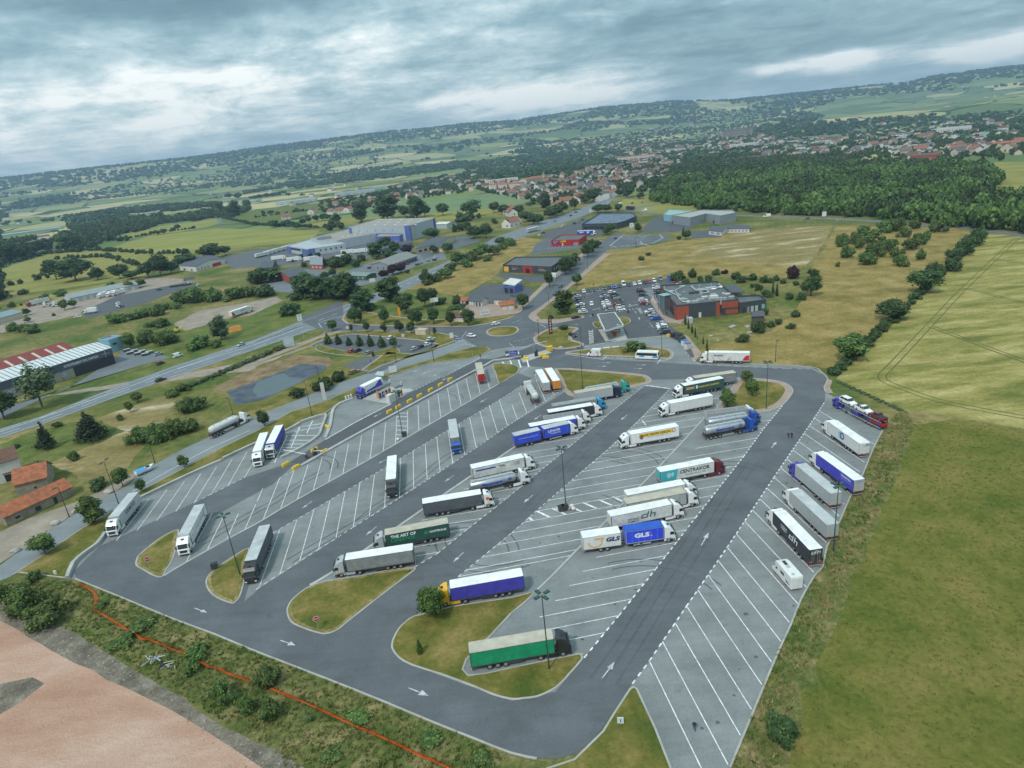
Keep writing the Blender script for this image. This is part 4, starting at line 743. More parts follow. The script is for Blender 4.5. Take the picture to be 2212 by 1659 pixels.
# --- by the restaurant exit and the tree island
t, b = lorry((1528.5,762.3), (1621,763.5), 1, 'white lorry with Sarrazaint lettering and red tail panel, alone at the road edge', 'white', 'offwhite', 'offwhite', 'box')
decal(b, 'Sarrazaint', 10.2, 3.1, 3.3, .75, 1, DK); shape(b, [ring(0, .3, 3.0, 3.12, 185, 345), ring(1.4, .5, 2.5, 2.6, 200, 330)], 1, 9.4, 3.15, (.3, .12, .12)); 
b2 = MB(); b2.cap([(0.15, 1.29, 1.3), (2.3, 1.29, 1.3), (1.9, 1.29, 2.2), (1.2, 1.29, 3.0), (.15, 1.29, 3.25)], 0); b2.obj('red_panel', mat('red panel', (.6, .02, .03), .5), b, fixn=False)
lorry((1497,818.5), (1595,804.8), 1, 'lorry with grey side and dirty beige roof, behind the dark green lorry', 'white', 'grey', 'beige')
t, b = lorry((1474.8,835), (1567.3,816.8), 1, 'white cab lorry with dark green side and TRANSPORTS lettering', 'white', 'bluegreen', 'offwhite')
decal(b, 'TRANSPORTS SOUBEYRAT', 5.2, 2.7, 7.2, .55, 1, (.75, .55, .05)); shape(b, [qd(-1.4, -.35, 1.4, .0), qd(-1.4, .05, 1.4, .45)], 1, 11.6, 2.8, (.6, .35, .12)); decal(b, 'B', 9.3, 2.85, .7, 1.1, 1, WH, .05)
lorry((1443.5,873.5), (1544.8,854), 1, 'plain white lorry with hard white box, beside the small round trees', 'white', 'offwhite', 'white', 'box')
t, b = lorry((1361.5,939.8), (1468,921), 1, 'white lorry with yellow LES OEUFS GESLIN banner and a brown egg', 'white', 'white', 'white', 'box')
shape(b, [qd(-5.1, -.45, 5.1, .55)], 1, 6.2, 3.05, (.80, .48, .02), 'banner'); decal(b, 'LES OEUFS GESLIN', 6.3, 3.1, 7.4, .62, 1, DK); shape(b, [disc(0, 0, .55, .72)], 1, 10.6, 2.75, (.30, .13, .04), off=.02)
shape(b, [disc(0, 0, .52)], 1, 1.5, 3.15, (.62, .04, .03), off=.02); shape(b, [disc(0, 0, .36)], 1, 1.5, 3.15, (.75, .74, .70), off=.03); decal(b, 'PRODUCTION BISCUITERIE-OEUFS', 6.0, 2.35, 6.0, .22, 1, (.3, .3, .3), 0)
# --- double row, pointing to the right
t, b = lorry((1545.5,997.3), (1424.8,1021), -1, 'lorry with dark red cab, CENTRAKOR on a white side and a turquoise tail', 'dred', 'offwhite', 'offwhite', rearc='cyan')
decal(b, 'CENTRAKOR', 8.6, 3.0, 7.6, .95, -1, DK); decal(b, 'bien plus que de la déco !', 9.0, 2.05, 5.6, .55, -1, (.2, .2, .22), 0, shear=.4); shape(b, [[(-2.1, -1.35), (1.6, -1.35), (2.1, 1.35), (-2.1, 1.35)]], -1, 2.3, 2.62, PAINT['cyan'], 'turquoise_panel'); shape(b, [disc(-.2, .2, .55, .7), disc(.7, .3, .35, .6)], -1, 2.3, 2.5, (.45, .6, .62), off=.02)
lorry((1484,1046), (1353.5,1071.5), -1, 'white lorry half hidden between the CENTRAKOR lorry and the beige roofed lorry', 'white', 'offwhite', 'offwhite')
lorry((1484.8,1064.8), (1353.5,1089.8), -1, 'white cab lorry with a beige roof, between two white roofed lorries', 'white', 'lightgrey', 'beige')
t, b = lorry((1453.5,1089.8), (1318.5,1117.3), -1, 'white lorry with dark DOUGLAS HUMBLOT and dh letters on its side', 'white', 'offwhite', 'offwhite')
dh(b, -1, 8.3, 2.65, 1.2, (.05, .12, .12)); decal(b, 'DOUGLAS\nHUMBLOT', 4.9, 2.05, 2.4, 1.0, -1, (.12, .15, .15))
def roadtrain(f1, r1, f2, r2, side, label, cab, s1, ro1, s2, ro2, kind1='box', kind2='box'):
    loc, rz = place(f1, r1, side, 4.0, 7.7); t = thing('drawbar_lorry', label, 'lorry', loc, rz, 'articulated lorries in the lorry park')
    add_cab(t, 10.2, cab); c = MB()
    for s in (-1, 1): c.box((3.4, s*.42, .88), (9.0, .12, .26)); c.box((3.6, s*1.2, .65), (3, .05, .3), 1)
    c.box((-4.8, 0, .9), (7.6, .9, .22)); c.box((8.0, 0, 1.2), (.4, 1.4, .6)); c.obj('chassis', [M_CHAS, M_ALU], t)
    for x in (8.75, 3.1, 1.75, -3.9, -5.2):
        for s in (-1, 1): wheel(t, x, s*1.03, .5, .36)
    b1 = boxbody(t, 7.7, s1, ro1, kind1); b2 = boxbody(t, 7.7, s2, ro2, kind2, k=-8.7); rear_lights(t, -8.7); return t, b1, b2
t, b1, b2 = roadtrain((1432.3,1138.5), (1352.3,1149.8), (1342.3,1153.5), (1262.3,1169.8), -1, 'two-part lorry with a white and a royal blue box, both lettered GLS', 'white', 'gls', 'blue', 'offwhite', 'white')
decal(b1, 'GLS', 3.3, 2.75, 3.1, 1.05, -1, WH, .05); shape(b1, [disc(1.95, -.4, .16)], -1, 3.3, 2.75, (.85, .6, .02)); decal(b2, 'GLS', -2.6, 2.8, 2.9, 1.0, -1, (.02, .03, .16), .05, shear=.2)
shape(b2, [ring(0, .15, 1.35, 1.6, 190, 330), qd(-.1, .35, 1.6, .65), [(1.0, -.3), (1.6, .65), (1.75, .65), (1.3, -.4)]], -1, -6.2, 2.75, (.78, .36, .02))
t, b1, b2 = roadtrain((1232.3,914.8), (1173,928.5), (1168,925), (1104,940), -1, 'two-part lorry with royal blue curtains lettered LENOIR Transports', 'white', 'royal', 'lightgrey', 'royal', 'lightgrey', 'curtain', 'curtain')
decal(b1, 'LENOIR', 3.0, 3.0, 3.7, .75, -1, WH); decal(b1, 'Transports', 3.2, 2.2, 3.2, .42, -1, (.7, .72, .8), shear=.2); decal(b2, 'www.lenoir-group.com', -4.7, 2.75, 5.8, .42, -1, (.6, .65, .85), 0)
lorry((1247.3,903.5), (1142.3,923), -1, 'white cab lorry with violet side under a white roof, behind the LENOIR lorry', 'white', 'bviolet', 'white')
def tipper(front, rear, side, label, cab, L=9.6, col='silver', z=3.5):
    loc, rz = place(front, rear, side, z, L); t = thing('tipper_lorry', label, 'lorry', loc, rz, 'articulated lorries in the lorry park'); tractor(t, L+2.6, cab); b = MB(); y = 1.25
    for s in (-1, 1):
        b.box((L/2, s*(y-.05), 2.35), (L, .1, 2.2)); b.box((L/2, s*y, 3.45), (L, .16, .14), 1)
        for i in range(9): b.box((.4+i*(L-.8)/8, s*(y+.04), 2.3), (.12, .08, 2.1), 0)
    b.box((L/2, 0, 1.3), (L, 2.4, .12)); b.box((.05, 0, 2.3), (.1, 2.4, 2.2)); b.box((L-.05, 0, 2.4), (.1, 2.4, 2.4))
    for i in range(1, 4): b.box((L*i/4, 0, 3.48), (.08, 2.4, .06), 1)
    b.obj('tipping_body', [paint(col), M_ALU], t); trailer_frame(t, L); running(t, L, (1.6, 2.9, 4.2)); rear_lights(t); return t
tipper((1617,884), (1526,896), -1, 'lorry with an open grey tipping body and a white and green cab, above the tankers', 'offwhite', 11.5, 'silver', 3.5)
tipper((1259.8,893), (1173.5,906.5), -1, 'white cab lorry with an open white tipping body, above the violet lorry', 'white', 11.0, 'lightgrey', 3.5)
def tanker(w_rear, w_front, side, label, cab, word=None, L=12.0, m=None, span=12.0, r=1.12, group='articulated lorries in the lorry park', kind='tank', wcol=(.03, .04, .5), n=5):
    """rear axle and steering axle wheel contacts of one flank"""
    A, B = G(*w_front), G(*w_rear); d = (A-B).normalized(); nrm = Vector((-d.y, d.x, 0)); o = B-nrm*1.2*side-d*1.6; rz = math.atan2(d.y, d.x)
    t = thing('tanker_lorry', label, 'lorry', (o.x, o.y, .09), rz, group); xf = 15.1; tractor(t, xf, cab, fair='same'); m = m or M_SILV; b = MB(); zc = 2.45
    if kind == 'tank':
        S = [];
        for x, k in ((.25, .55), (.35, .85), (.6, 1.0), (11.4, 1.0), (11.65, .85), (11.75, .5)):
            S.append([(x, r*k*1.08*math.cos(a), zc+r*k*math.sin(a)) for a in [i*2*math.pi/22 for i in range(22)]])
        b.loft(S, 0)
        for i in range(7): b.loft([[(1.4+i*1.55+e, r*1.095*math.cos(a), zc+r*1.015*math.sin(a)) for a in [k*2*math.pi/22 for k in range(22)]] for e in (0, .06)], 1)
        b.box((6, 0, zc+r+.04), (10.4, .7, .05), 1)
        for i in range(n): b.cyl((1.8+i*2.1, 0, zc+r), (1.8+i*2.1, 0, zc+r+.2), .33, n=10, mi=1)
        for s in (-1, 1): b.box((6, s*.62, zc+r+.05), (10.6, .05, .16), 1)
    else:
        S = []
        for x, k, zb in ((.2, .4, .3), (.5, .85, .1), (1.2, 1, 0), (3.2, 1.0, 0), (5.6, .92, 0), (8.2, 1, 0), (10.0, 1.0, 0), (10.9, .8, .15), (11.5, .35, .4)):
            S.append([(x, r*k*math.cos(a), zc+.25+zb*.2+r*k*math.sin(a)) for a in [i*2*math.pi/22 for i in range(22)]])
        b.loft(S, 0)
        for i in range(4): b.cyl((2.2+i*2.4, 0, zc+r+.1), (2.2+i*2.4, 0, zc+r+.4), .3, n=10, mi=1)
        b.box((6, .55, zc+r+.2), (9, .4, .04), 1)
    tk = b.obj('tank', [m, M_ALU], t)
    for p in tk.data.polygons: p.use_smooth = len(p.vertices) == 4 and p.material_index == 0
    c = MB()
    for s in (-1, 1): c.box((6, s*.5, 1.1), (11.4, .12, .3)); c.box((6.6, s*1.15, .75), (3.4, .05, .3), 1)
    c.box((0.1, 0, .55), (.1, 2.3, .2)); c.box((.2, 0, 1.3), (.1, 1.6, .9)); c.box((9.6, 0, .7), (.14, 1.6, .8)); 
    for s in (-1, 1): c.box((.3, s*.45, 2.2), (.05, .05, 2.6), 1)
    for i in range(7): c.box((.26, 0, 1.1+i*.36), (.04, .9, .04), 1)
    c.obj('trailer_frame', [M_CHAS, M_ALU], t); running(t, 12, (1.6, 2.9, 4.2)); rear_lights(t, .1)
    if word:
        for s in (side,):
            me = text_mesh(word, 5.2, .62, mat('letter '+str(wcol), wcol, .4), .03, .02); link('lettering', me, tk, (5.6, s*(r*1.08+.05), zc+.1), (R(90), 0, R(180)) if s > 0 else (R(90), 0, 0))
            q = MB(); q.cap([(10.1+u*1.0, s*(r*1.08+.06), zc+.3+v) for u, v in ring(0, 0, .36, .44)], 0); q.cap([(10.1+u, s*(r*1.08+.06), zc+.3+v) for u, v in [(-.25, -.2), (-.15, -.2), (-.1, .05), (0, -.1), (.1, .05), (.15, -.2), (.25, -.2), (.15, .25), (0, .08), (-.15, .25)]], 0); q.obj('emblem', mat('letter '+str(wcol), wcol, .4), tk, fixn=False)
    return t
tanker((1536,951), (1624.8,934), -1, 'shiny steel tanker lorry with blue cab and blue Samat lettering', 'blue', 'Samat')
tanker((1542,933), (1633,918), -1, 'shiny steel tanker lorry with blue cab, hidden behind the nearer Samat tanker', 'blue')
tanker((1031,1072), (1119.8,1052), -1, 'shiny steel tanker lorry with white cab and blue Samat lettering', 'white', 'Samat')
tanker((1275,862), (1361,847), -1, 'steel tanker lorry with turquoise cab, beside the triangular grass island', 'teal', m=M_SILV)
tanker((1149.8,873), (1121,826), 1, 'pale tank lorry with red lettering at the tail, parked nose away', 'offwhite', m=mat('cream tank', (.58, .58, .55), .4, var=.1), kind='silo')
tanker((470,945), (537.5,912), -1, 'white bulk powder lorry driving on the service road', 'white', m=mat('white silo', (.62, .62, .60), .45, var=.1, fine=.05), kind='silo', group=None)
# --- third row
t, b = lorry((1326.5,836), (1241,850.5), -1, 'dark blue cab lorry carrying a long grey shipping container', 'navy', 'lightgrey', 'beige', 'box', L=12.2, top=3.9)
lorry((1286.5,863), (1197,878), -1, 'light blue cab lorry with a long grey brown box', 'skyblue', 'grey', 'grey', 'box')
lorry((1281,876), (1185.5,892), -1, 'white cab lorry with dark side under a white roof, next to the light blue cab', 'white', 'charcoal', 'white')
t, b = lorry((1133.5,988.5), (1018.5,1013.5), -1, 'white curtain lorry with a blue stripe and TPS lettering', 'white', 'offwhite', 'white'); shape(b, [qd(-2.6, -.2, 2.6, .2)], -1, 3.4, 3.1, (.02, .09, .40), 'blue_stripe'); decal(b, 'TPS', 7.6, 3.05, 1.6, .6, -1, DK); decal(b, 'TRANSPORT\nAFFRETEMENT\nLOGISTIQUE', 11.6, 3.0, 1.9, .9, -1, (.25, .25, .27), 0)
t, b = lorry((1039.3,1067.8), (913,1089), -1, 'dark grey curtain lorry whose white cab carries an orange ball emblem', 'white', 'dgrey', 'white')
q = MB(); q.cap([(14.9+u, -1.29, 2.55+v) for u, v in disc(0, 0, .42)], 0); q.obj('emblem', mat('orange ball', (.75, .12, .01), .4), t, fixn=False); link('lettering', text_mesh('GROUP', 1.1, .2, mat('orange ball'), .02), t, (15.3, -1.29, 1.6), (R(90), 0, 0))
t, b = lorry((834.3,1156.5), (965.5,1131.5), 1, 'dark green lorry lettered THE ART OF LOGISTICS HOPTRANS', 'lightgrey', 'dgreen', 'beige')
decal(b, 'THE ART OF', 9.8, 3.2, 5.4, .75, 1, WH, .03); decal(b, 'LOGISTICS', 10.0, 2.3, 5.0, .72, 1, (.03, .30, .14), .03); decal(b, 'HOPTRANS', 2.4, 2.75, 3.6, .5, 1, WH, .03); shape(b, [ring(0, 0, .25, .42, 45, 405, 4)], 1, 5.0, 2.75, (.05, .42, .20))
lorry((745.5,1211), (890.5,1189), 1, 'lorry with pale blue grey cab and plain grey curtain, beside a grass island', 'silver', 'grey', 'white')
lorry((974.3,1271.8), (1128.5,1244.8), 1, 'yellow cab lorry with long violet blue curtain and white roof', 'yellow', 'violet', 'white')
lorry((1196,1381), (1014.3,1412.3), -1, 'bright green curtain lorry with black cab and beige roof', 'black', 'green', 'beige', fair='black')
# --- second and first rows
t, b = lorry((257.5,1114.3), (298.8,1063.5), 1, 'white cab lorry carrying a grey green container lettered COSCO', 'offwhite', 'silver', 'lightgrey', 'box', L=12.2); decal(b, 'COSCO', 6.2, 2.9, 5.6, .95, 1, (.05, .06, .08), .04)
t, b = lorry((410,1151.8), (442.5,1088.8), 1, 'white lorry with ribbed pale roof beside the no-entry island', 'white', 'offwhite', 'lightgrey'); decal(b, 'DRIVING YOUR BUSINESS', 6.2, 2.7, 6.5, .35, 1, (.3, .3, .32), 0); shape(b, [ring(0, 0, .9, 1.15, 100, 290)], 1, 1.6, 2.6, (.12, .12, .14))
lorry((555,1207.8), (584.3,1133.5), 1, 'black cab lorry with dark curtain and ribbed grey green roof', 'black', 'dgrey', 'lightgrey', fair='black')
lorry((565,972), (579.3,934), 1, 'white lorry parked beside the violet side lorry, near the hatched corner', 'white', 'offwhite', 'white')
lorry((593,956), (611.8,917.8), 1, 'grey cab lorry with violet side, next to the hatched corner', 'silver', 'violet', 'white')
lorry((855,1035.3), (857.3,981.5), 1, 'black cab lorry with a plain white roof, alone in its row', 'black', 'grey', 'white', fair='black')
lorry((992.3,945.3), (985,903.3), 1, 'blue and black cab lorry with a grey roof, alone in its row', 'blue', 'grey', 'lightgrey', fair='black', low=True)
lorry((1155.6,798.4), (1172.7,830), 1, 'white lorry parked nose away beside the orange trailer', 'white', 'lightgrey', 'white', 'box')
lorry((1176.6,796.4), (1194.2,824.3), 1, 'orange sided lorry with white roof, parked nose away', 'yellow', 'orange', 'white', 'box', rearc='orange')
loc, rz = place((1046.8,807.5), (1040.5,782.5), 1)
t = thing('semi_trailer', 'unhitched trailer with red end and beige roof near the small grass island', 'trailer', loc, rz, None); boxbody(t, 13.6, 'red', 'beige', 'box', stripes=False); trailer_frame(t, 13.6); running(t, 13.6, (2.9, 4.2, 5.5))
q = MB(); q.box((13.62, 0, 2.5), (.06, 2.45, 2.7), 0); q.box((13.68, 0, 2.2), (.06, .5, .5), 1); q.obj('front_panel', [paint('red'), M_BLK], t)
t, b = lorry((787.8,834.9), (825.7,816.2), 1, 'deep blue cab lorry with white and blue body, refuelling at the forecourt', 'violet', 'white', 'white', 'box', L=9.2, group=None, name='rigid_lorry'); shape(b, [[(-4.4, -1.2), (4.4, -1.2), (3.6, .9), (3.0, 1.3), (1.2, .3), (-1.0, -.4), (-3.8, -.5)]], 1, 4.6, 2.6, PAINT['violet'], 'blue_panel'); decal(b, 'Kussmaul', 5.4, 2.5, 3.4, .5, 1, WH, shear=.3)
t, b = lorry((541,660), (496,675), -1, 'white lorry with red tail panel on the dirt lot beyond the highway', 'white', 'offwhite', 'offwhite', 'box', group=None); decal(b, 'Sarrazaint', 8.8, 2.9, 3.4, .6, -1, DK); shape(b, [ring(0, 0, 2.3, 2.42, 190, 350)], -1, 9, 3.2, (.3, .1, .1)); shape(b, [[(-1, -1.3), (1.2, -1.3), (.8, -.4), (-.2, .6), (-1, .8)]], -1, 1.3, 2.6, (.6, .02, .03))
t, b = lorry((1277,498), (1248.5,499.5), -1, 'blue curtain lorry lettered BERT behind the red shop', 'white', 'blue', 'white', group=None); decal(b, 'BERT', 4.2, 2.8, 4.0, 1.0, -1, WH, .04); shape(b, [[(-1.2, .7), (-.4, .7), (0, -.2), (.8, .8), (1.6, .8), (.3, -.9), (-.4, -.9)]], -1, 9.6, 2.7, WH)
lorry((1165,489), (1138.5,495), -1, 'grey white lorry driving up the highway beyond the red shop', 'white', 'lightgrey', 'offwhite', 'box', group=None)
lorry((1349,444.5), (1372.5,447), 1, 'dark blue curtain lorry at the far junction by the green roofed warehouse', 'navy', 'navy', 'dgrey', group=None)
lorry((1336,441), (1346,436), 1, 'white lorry seen end-on at the far junction', 'white', 'offwhite', 'offwhite', 'box', group=None)
# --- lorries parked at the big warehouse and the long barn
for i, (x, y) in enumerate([(553,548),(562,546),(571,543),(581,540),(591,537),(602,534),(612,531),(622,528),(634,525),(645,522),(656,519)]):
    loc = G(x, y+10); t = thing('articulated_lorry', f'white lorry, {ORD[i]} from the field end in the slanting line beside the warehouse', 'lorry', (loc.x, loc.y, .09), R(62), 'white lorries lined up at the warehouse'); b = boxbody(t, 10, 'offwhite', 'offwhite', 'box'); tractor(t, 12.6, 'white'); trailer_frame(t, 10); running(t, 10, (2, 3.3))
for x, y, w in ((598,560,'at the foot of the warehouse wall, farthest along the row'),(631,563,'second in the row below the warehouse wall'),(668,562,'third in the row below the warehouse wall'),(738,558,'at the loading bays behind the trees'),(748,547,'behind another at the loading bays'),(775,545,'nearest the blue block of the warehouse')):
    loc = G(x-11, y+4); t = thing('articulated_lorry', 'white van-bodied lorry '+w, 'lorry', (loc.x, loc.y, .09), R(12), 'lorries in the warehouse yard'); b = boxbody(t, 11, 'white', 'offwhite', 'box'); tractor(t, 13.7, 'white'); running(t, 11, (2, 3.3)); decal(b, 'Ziegler', 5.5, 2.8, 3.4, .6, -1, (.4, .42, .45), 0)
for x, y, w, c in ((232,662,'white lorry with its tail up the row, first beside the long barn','white'),(251,659,'white lorry parked second beside the long barn','white'),(262,657,'white lorry parked third beside the long barn','offwhite'),(270,655,'white lorry parked fourth, nearest the barn door','white')):
    g = G(x, y-22); t = thing('van_lorry', w, 'lorry', (g.x, g.y, .09), R(-105), 'lorries beside the long barn'); boxbody(t, 6.5, c, 'offwhite', 'box'); add_cab(t, 8.9, 'white', True)
    for xx in (1.6, 7.6):
        for s in (-1, 1): wheel(t, xx, s*1.03, .5, .3)
lorry((66,652), (106,643), 1, 'white lorry with a red nose, at the far yard by the hedge', 'red', 'offwhite', 'lightgrey', group=None, z=3.6)
for x, y, l in ((106, 662, 'white tractor unit behind a small tree in the far yard'), (126, 661, 'cream tractor unit beside the small tree in the far yard')):
    g = G(x, y); t = thing('tractor_unit', l, 'lorry', (g.x, g.y, .09), R(200), None); tractor(t, 4, 'white')
g = G(212, 675); t = thing('box_lorry', 'white box lorry standing alone on the striped far car park', 'lorry', (g.x, g.y, .09), R(190), None); boxbody(t, 6.2, 'white', 'white', 'box', top=3.7); add_cab(t, 8.6, 'white', True); [wheel(t, xx, s*1.03, .48, .3) for xx in (1.4, 7.3) for s in (-1, 1)]
g = G(262, 664); t = thing('tractor_unit', 'white tractor unit without trailer on the striped far car park', 'lorry', (g.x, g.y, .09), R(150), None); tractor(t, 4, 'white')

# --- small vehicles
def car_meshes(L, Wd, H, kind, col):
    h = L/2; w = Wd/2; b = MB(); belt = H*.62 if kind != 'van' else H*.52
    hood = belt*.93; pro = [(h-.02, .30), (h, .55), (h-.10, hood*.82), (h*.45, hood+.03), (h*.42, belt), (-h+.06, belt+.03), (-h, belt*.72), (-h+.05, .32)]
    if kind == 'van': pro[3] = (h*.66, hood*1.0); pro[4] = (h*.62, belt)
    def sec(y, k): return [(x*k, y, .3+(z-.3)*(.5+.5*k)) for x, z in pro]
    b.loft([sec(-w, .955), sec(-w+.12, 1), sec(w-.12, 1), sec(w, .955)], 0); b.box((0, 0, .28), (L*.86, Wd*.9, .16), 1)
    f0, f1, r1, r0 = {'hatch': (.44, .14, -.66, -.92), 'sedan': (.42, .12, -.50, -.74), 'suv': (.45, .20, -.78, -.97), 'van': (.64, .42, -.93, -.985), 'pickup': (.42, .16, -.20, -.28)}[kind]
    wb, wt = w-.06, w-.20
    P = [(f0*h, wb, belt-.02), (r0*h, wb, belt-.02), (r1*h, wt, H-.05), (f1*h, wt, H-.05)]
    g = MB(); k = [(x, y*s, z) for s in (1, -1) for x, y, z in P]
    g.poly([k[0], k[1], k[2], k[3]]); g.poly([k[4], k[7], k[6], k[5]]); g.poly([k[0], k[3], k[7], k[4]]); g.poly([k[1], k[5], k[6], k[2]])
    mx = (f1+r1)*h/2; b.box((mx, 0, H-.02), ((f1-r1)*h+.04, wt*2+.04, .07), 0, tap=.93)
    for s in (-1, 1):
        def post(x0, x1, t_): b.poly([(x0-t_, s*(wb+.01), belt), (x0+t_, s*(wb+.01), belt), (x1+t_, s*(wt+.01), H-.04), (x1-t_, s*(wt+.01), H-.04)], 0)
        post(f0*h-.02, f1*h, .04); post(r0*h+.06, r1*h+.04, .09); post((f0+r0)*h*.5, (f1+r1)*h*.5, .05)
        if kind == 'van': b.poly([(.2*h, s*(wb+.012), belt), (r0*h, s*(wb+.012), belt), (r1*h, s*(wt+.012), H-.04), (.17*h, s*(wt+.012), H-.04)], 0)
        b.box((f0*h-.12, s*(w+.06), belt+.06), (.12, .14, .12), 0)
    if kind == 'pickup': b.box((-.66*h, 0, belt+.035), (.58*h, Wd*.78, .03), 1)
    b.box((h-.01, 0, .55), (.05, Wd*.55, .14), 1)
    return b.mesh('body', [paint(col), M_BLK]), g.mesh('windows', M_GLASS)
_cc = {}; _ll = None
def car(x, y, az, label, col='white', kind='hatch', L=4.2, Wd=1.8, H=1.5, group=None, name=None, z=.1, loc=None, cat='car'):
    global _ll
    key = (col, kind, round(L, 1), H)
    if key not in _cc: _cc[key] = car_meshes(L, Wd, H, kind, col)
    if _ll is None:
        a = MB(); a.box((0, 0, 0), (.08, .34, .13)); q = MB(); q.box((0, 0, 0), (.08, .26, .2)); _ll = (a.mesh('headlight', M_LAMP), q.mesh('tail_light', M_RED))
    g = G(x, y) if loc is None else Vector(loc); nm = name or {'van': 'parked_van', 'pickup': 'pickup_truck', 'suv': 'parked_car'}.get(kind, 'parked_car')
    t = thing(nm, label, cat if kind != 'van' else 'van', (g.x, g.y, z if loc is None else g.z), az, group)
    link('body', _cc[key][0], t); link('windows', _cc[key][1], t)
    for xx in (L*.31, -L*.30):
        for s in (-1, 1): wheel(t, xx, s*(Wd/2-.1), .32, .22)
    for s in (-1, 1): link('headlight', _ll[0], t, (L/2-.04, s*Wd*.36, .68)); link('tail_light', _ll[1], t, (-L/2+.02, s*Wd*.4, .85))
    return t
def heading(a, b): d = G(*b)-G(*a); return math.atan2(d.y, d.x)
CN = dict(white='white', charcoal='dark grey', black='black', brown='brown', blue='bright blue', navy='dark blue', silver='silver', grey='mid grey', red='red', maroon='dark red', lightgrey='pale grey', bronze='bronze', slate='slate blue', dgrey='dark grey')
def carrow(L_, off, az, where, frm, group):
    for i, c in enumerate(L_):
        x, y, col = c[:3]; kind = c[3] if len(c) > 3 else ('hatch', 'suv', 'hatch', 'sedan')[i*7 % 4]
        H = {'hatch': 1.5, 'suv': 1.66, 'sedan': 1.45, 'van': 2.3, 'pickup': 1.7}[kind]; Lc = {'hatch': 4.1, 'suv': 4.5, 'sedan': 4.6, 'van': 5.4, 'pickup': 5.2}[kind]
        car(off[0]+x/4, off[1]+y/4, az+(random.random()-.5)*.06, f'{CN[col]} {"van" if kind == "van" else "car"}, {ORD[i]} from {frm} in {where}', col, kind, Lc, 1.82, H, group)
rowd = (G(1426,604)-G(1261,629)).normalized(); azb = math.atan2(rowd.y, rowd.x)
AZF = heading((1291,622), (1296,632)); GR = 'cars parked at the restaurant'
carrow([(622,583,'white'),(665,578,'charcoal'),(710,574,'charcoal'),(797,556,'brown'),(843,551,'charcoal','suv'),(884,546,'blue'),(926,540,'charcoal'),(964,524,'white','van'),(1012,526,'charcoal'),(1059,519,'white'),(1103,512,'white','suv'),(1148,507,'black'),(1187,499,'red','hatch'),(1228,491,'white','suv'),(1281,478,'grey','van')], T9, AZF, 'the back row along the meadow', 'the road', GR)
AZS = heading((1250,660), (1232,661))
carrow([(550,612,'charcoal'),(562,626,'lightgrey'),(556,645,'slate'),(566,662,'navy'),(576,680,'charcoal'),(590,697,'white'),(590,716,'charcoal'),(600,736,'grey'),(608,751,'white'),(616,766,'silver')], T9, AZS, 'the column beside the tall dark tree', 'the meadow', GR)
carrow([(788,612,'charcoal'),(797,626,'silver'),(797,642,'navy'),(802,657,'navy'),(808,672,'white'),(815,690,'white'),(822,707,'white'),(828,720,'silver'),(832,733,'charcoal'),(842,750,'grey','suv')], T9, AZS, 'the inner column, side nearer the road', 'the meadow', GR)
carrow([(862,590,'white'),(888,609,'black','suv'),(892,636,'charcoal','suv'),(905,652,'charcoal'),(918,670,'dgrey','van'),(900,700,'red'),(932,692,'charcoal'),(934,716,'silver'),(940,740,'white','suv')], T9, AZS+math.pi, 'the inner column, side nearer the restaurant', 'the meadow', GR)
carrow([(1108,568,'maroon'),(1116,583,'black','suv'),(1130,612,'charcoal'),(1132,660,'white'),(1142,674,'silver'),(1147,688,'maroon')], T9, AZS+math.pi, 'the short column facing the entrance', 'the meadow', GR)
carrow([(1243,533,'silver'),(1248,553,'white'),(1256,575,'charcoal'),(1262,597,'charcoal')], T9, AZS, 'the short column against the restaurant wall', 'the meadow', GR)
AZR = heading((1413,676), (1393,678))
carrow([(1187,758,'white','suv'),(1197,776,'charcoal'),(1215,790,'silver'),(1238,820,'blue','suv'),(1288,863,'silver'),(1292,880,'white'),(1300,896,'white','suv'),(1302,917,'dgrey'),(1320,938,'charcoal','suv')], T9, AZR, 'the column below the restaurant terrace', 'the entrance', GR)
AZU = heading((1280, 672), (1276, 652))
car(1278, 659, AZU+math.pi, 'silver white car driving down the aisle of the restaurant car park', 'white', 'suv', 4.6)
car(1244.5, 688, heading((1236,690),(1254,686)), 'black car waiting on the entry road below the tall dark tree', 'black', 'sedan', 4.5)
car(1237.5, 727, heading((1231,724),(1243,729)), 'black car with open doors beside the red pylon island', 'black', 'suv', 4.6)
car(1331, 717, AZR, 'white car refuelling under the canopy', 'white', 'suv'); car(1463, 611, AZR, 'red car parked behind the restaurant', 'maroon'); car(1468, 615, AZR, 'silver car parked behind the restaurant', 'silver')
rd = heading((1171,661), (1251,596))
car(1210, 621, rd+math.pi, 'dark car driving down the lane past the big meadow', 'charcoal', 'sedan'); car(1330, 516, rd, 'black car where the lane meets the hatched far car park', 'black')
car(1071, 702, heading((1060,704),(1082,699)), 'white car on the roundabout, beyond its grass centre', 'white', 'suv'); car(1019, 728, heading((1008,727),(1030,729)), 'white car entering the roundabout', 'white', 'suv')
azh = heading((375,815), (553,752)); 
car(521, 747, azh+math.pi, 'silver car driving down the highway beyond the yellow blocks of trees', 'silver'); car(347.5, 823, azh, 'black car on the highway beside the large tent hall', 'black', 'sedan', 4.6)
car(342.5, 767, azh, 'silver car on the lane behind the tent hall', 'silver'); car(385, 771, azh, 'white van on the verge beside the highway', 'white', 'van', 4.6, 1.8, 2.0); car(347, 787, azh+.1, 'maroon car on the lane in front of the tent hall', 'maroon')
azp = heading((750,765), (770,758)); GP = 'cars in the small car park'
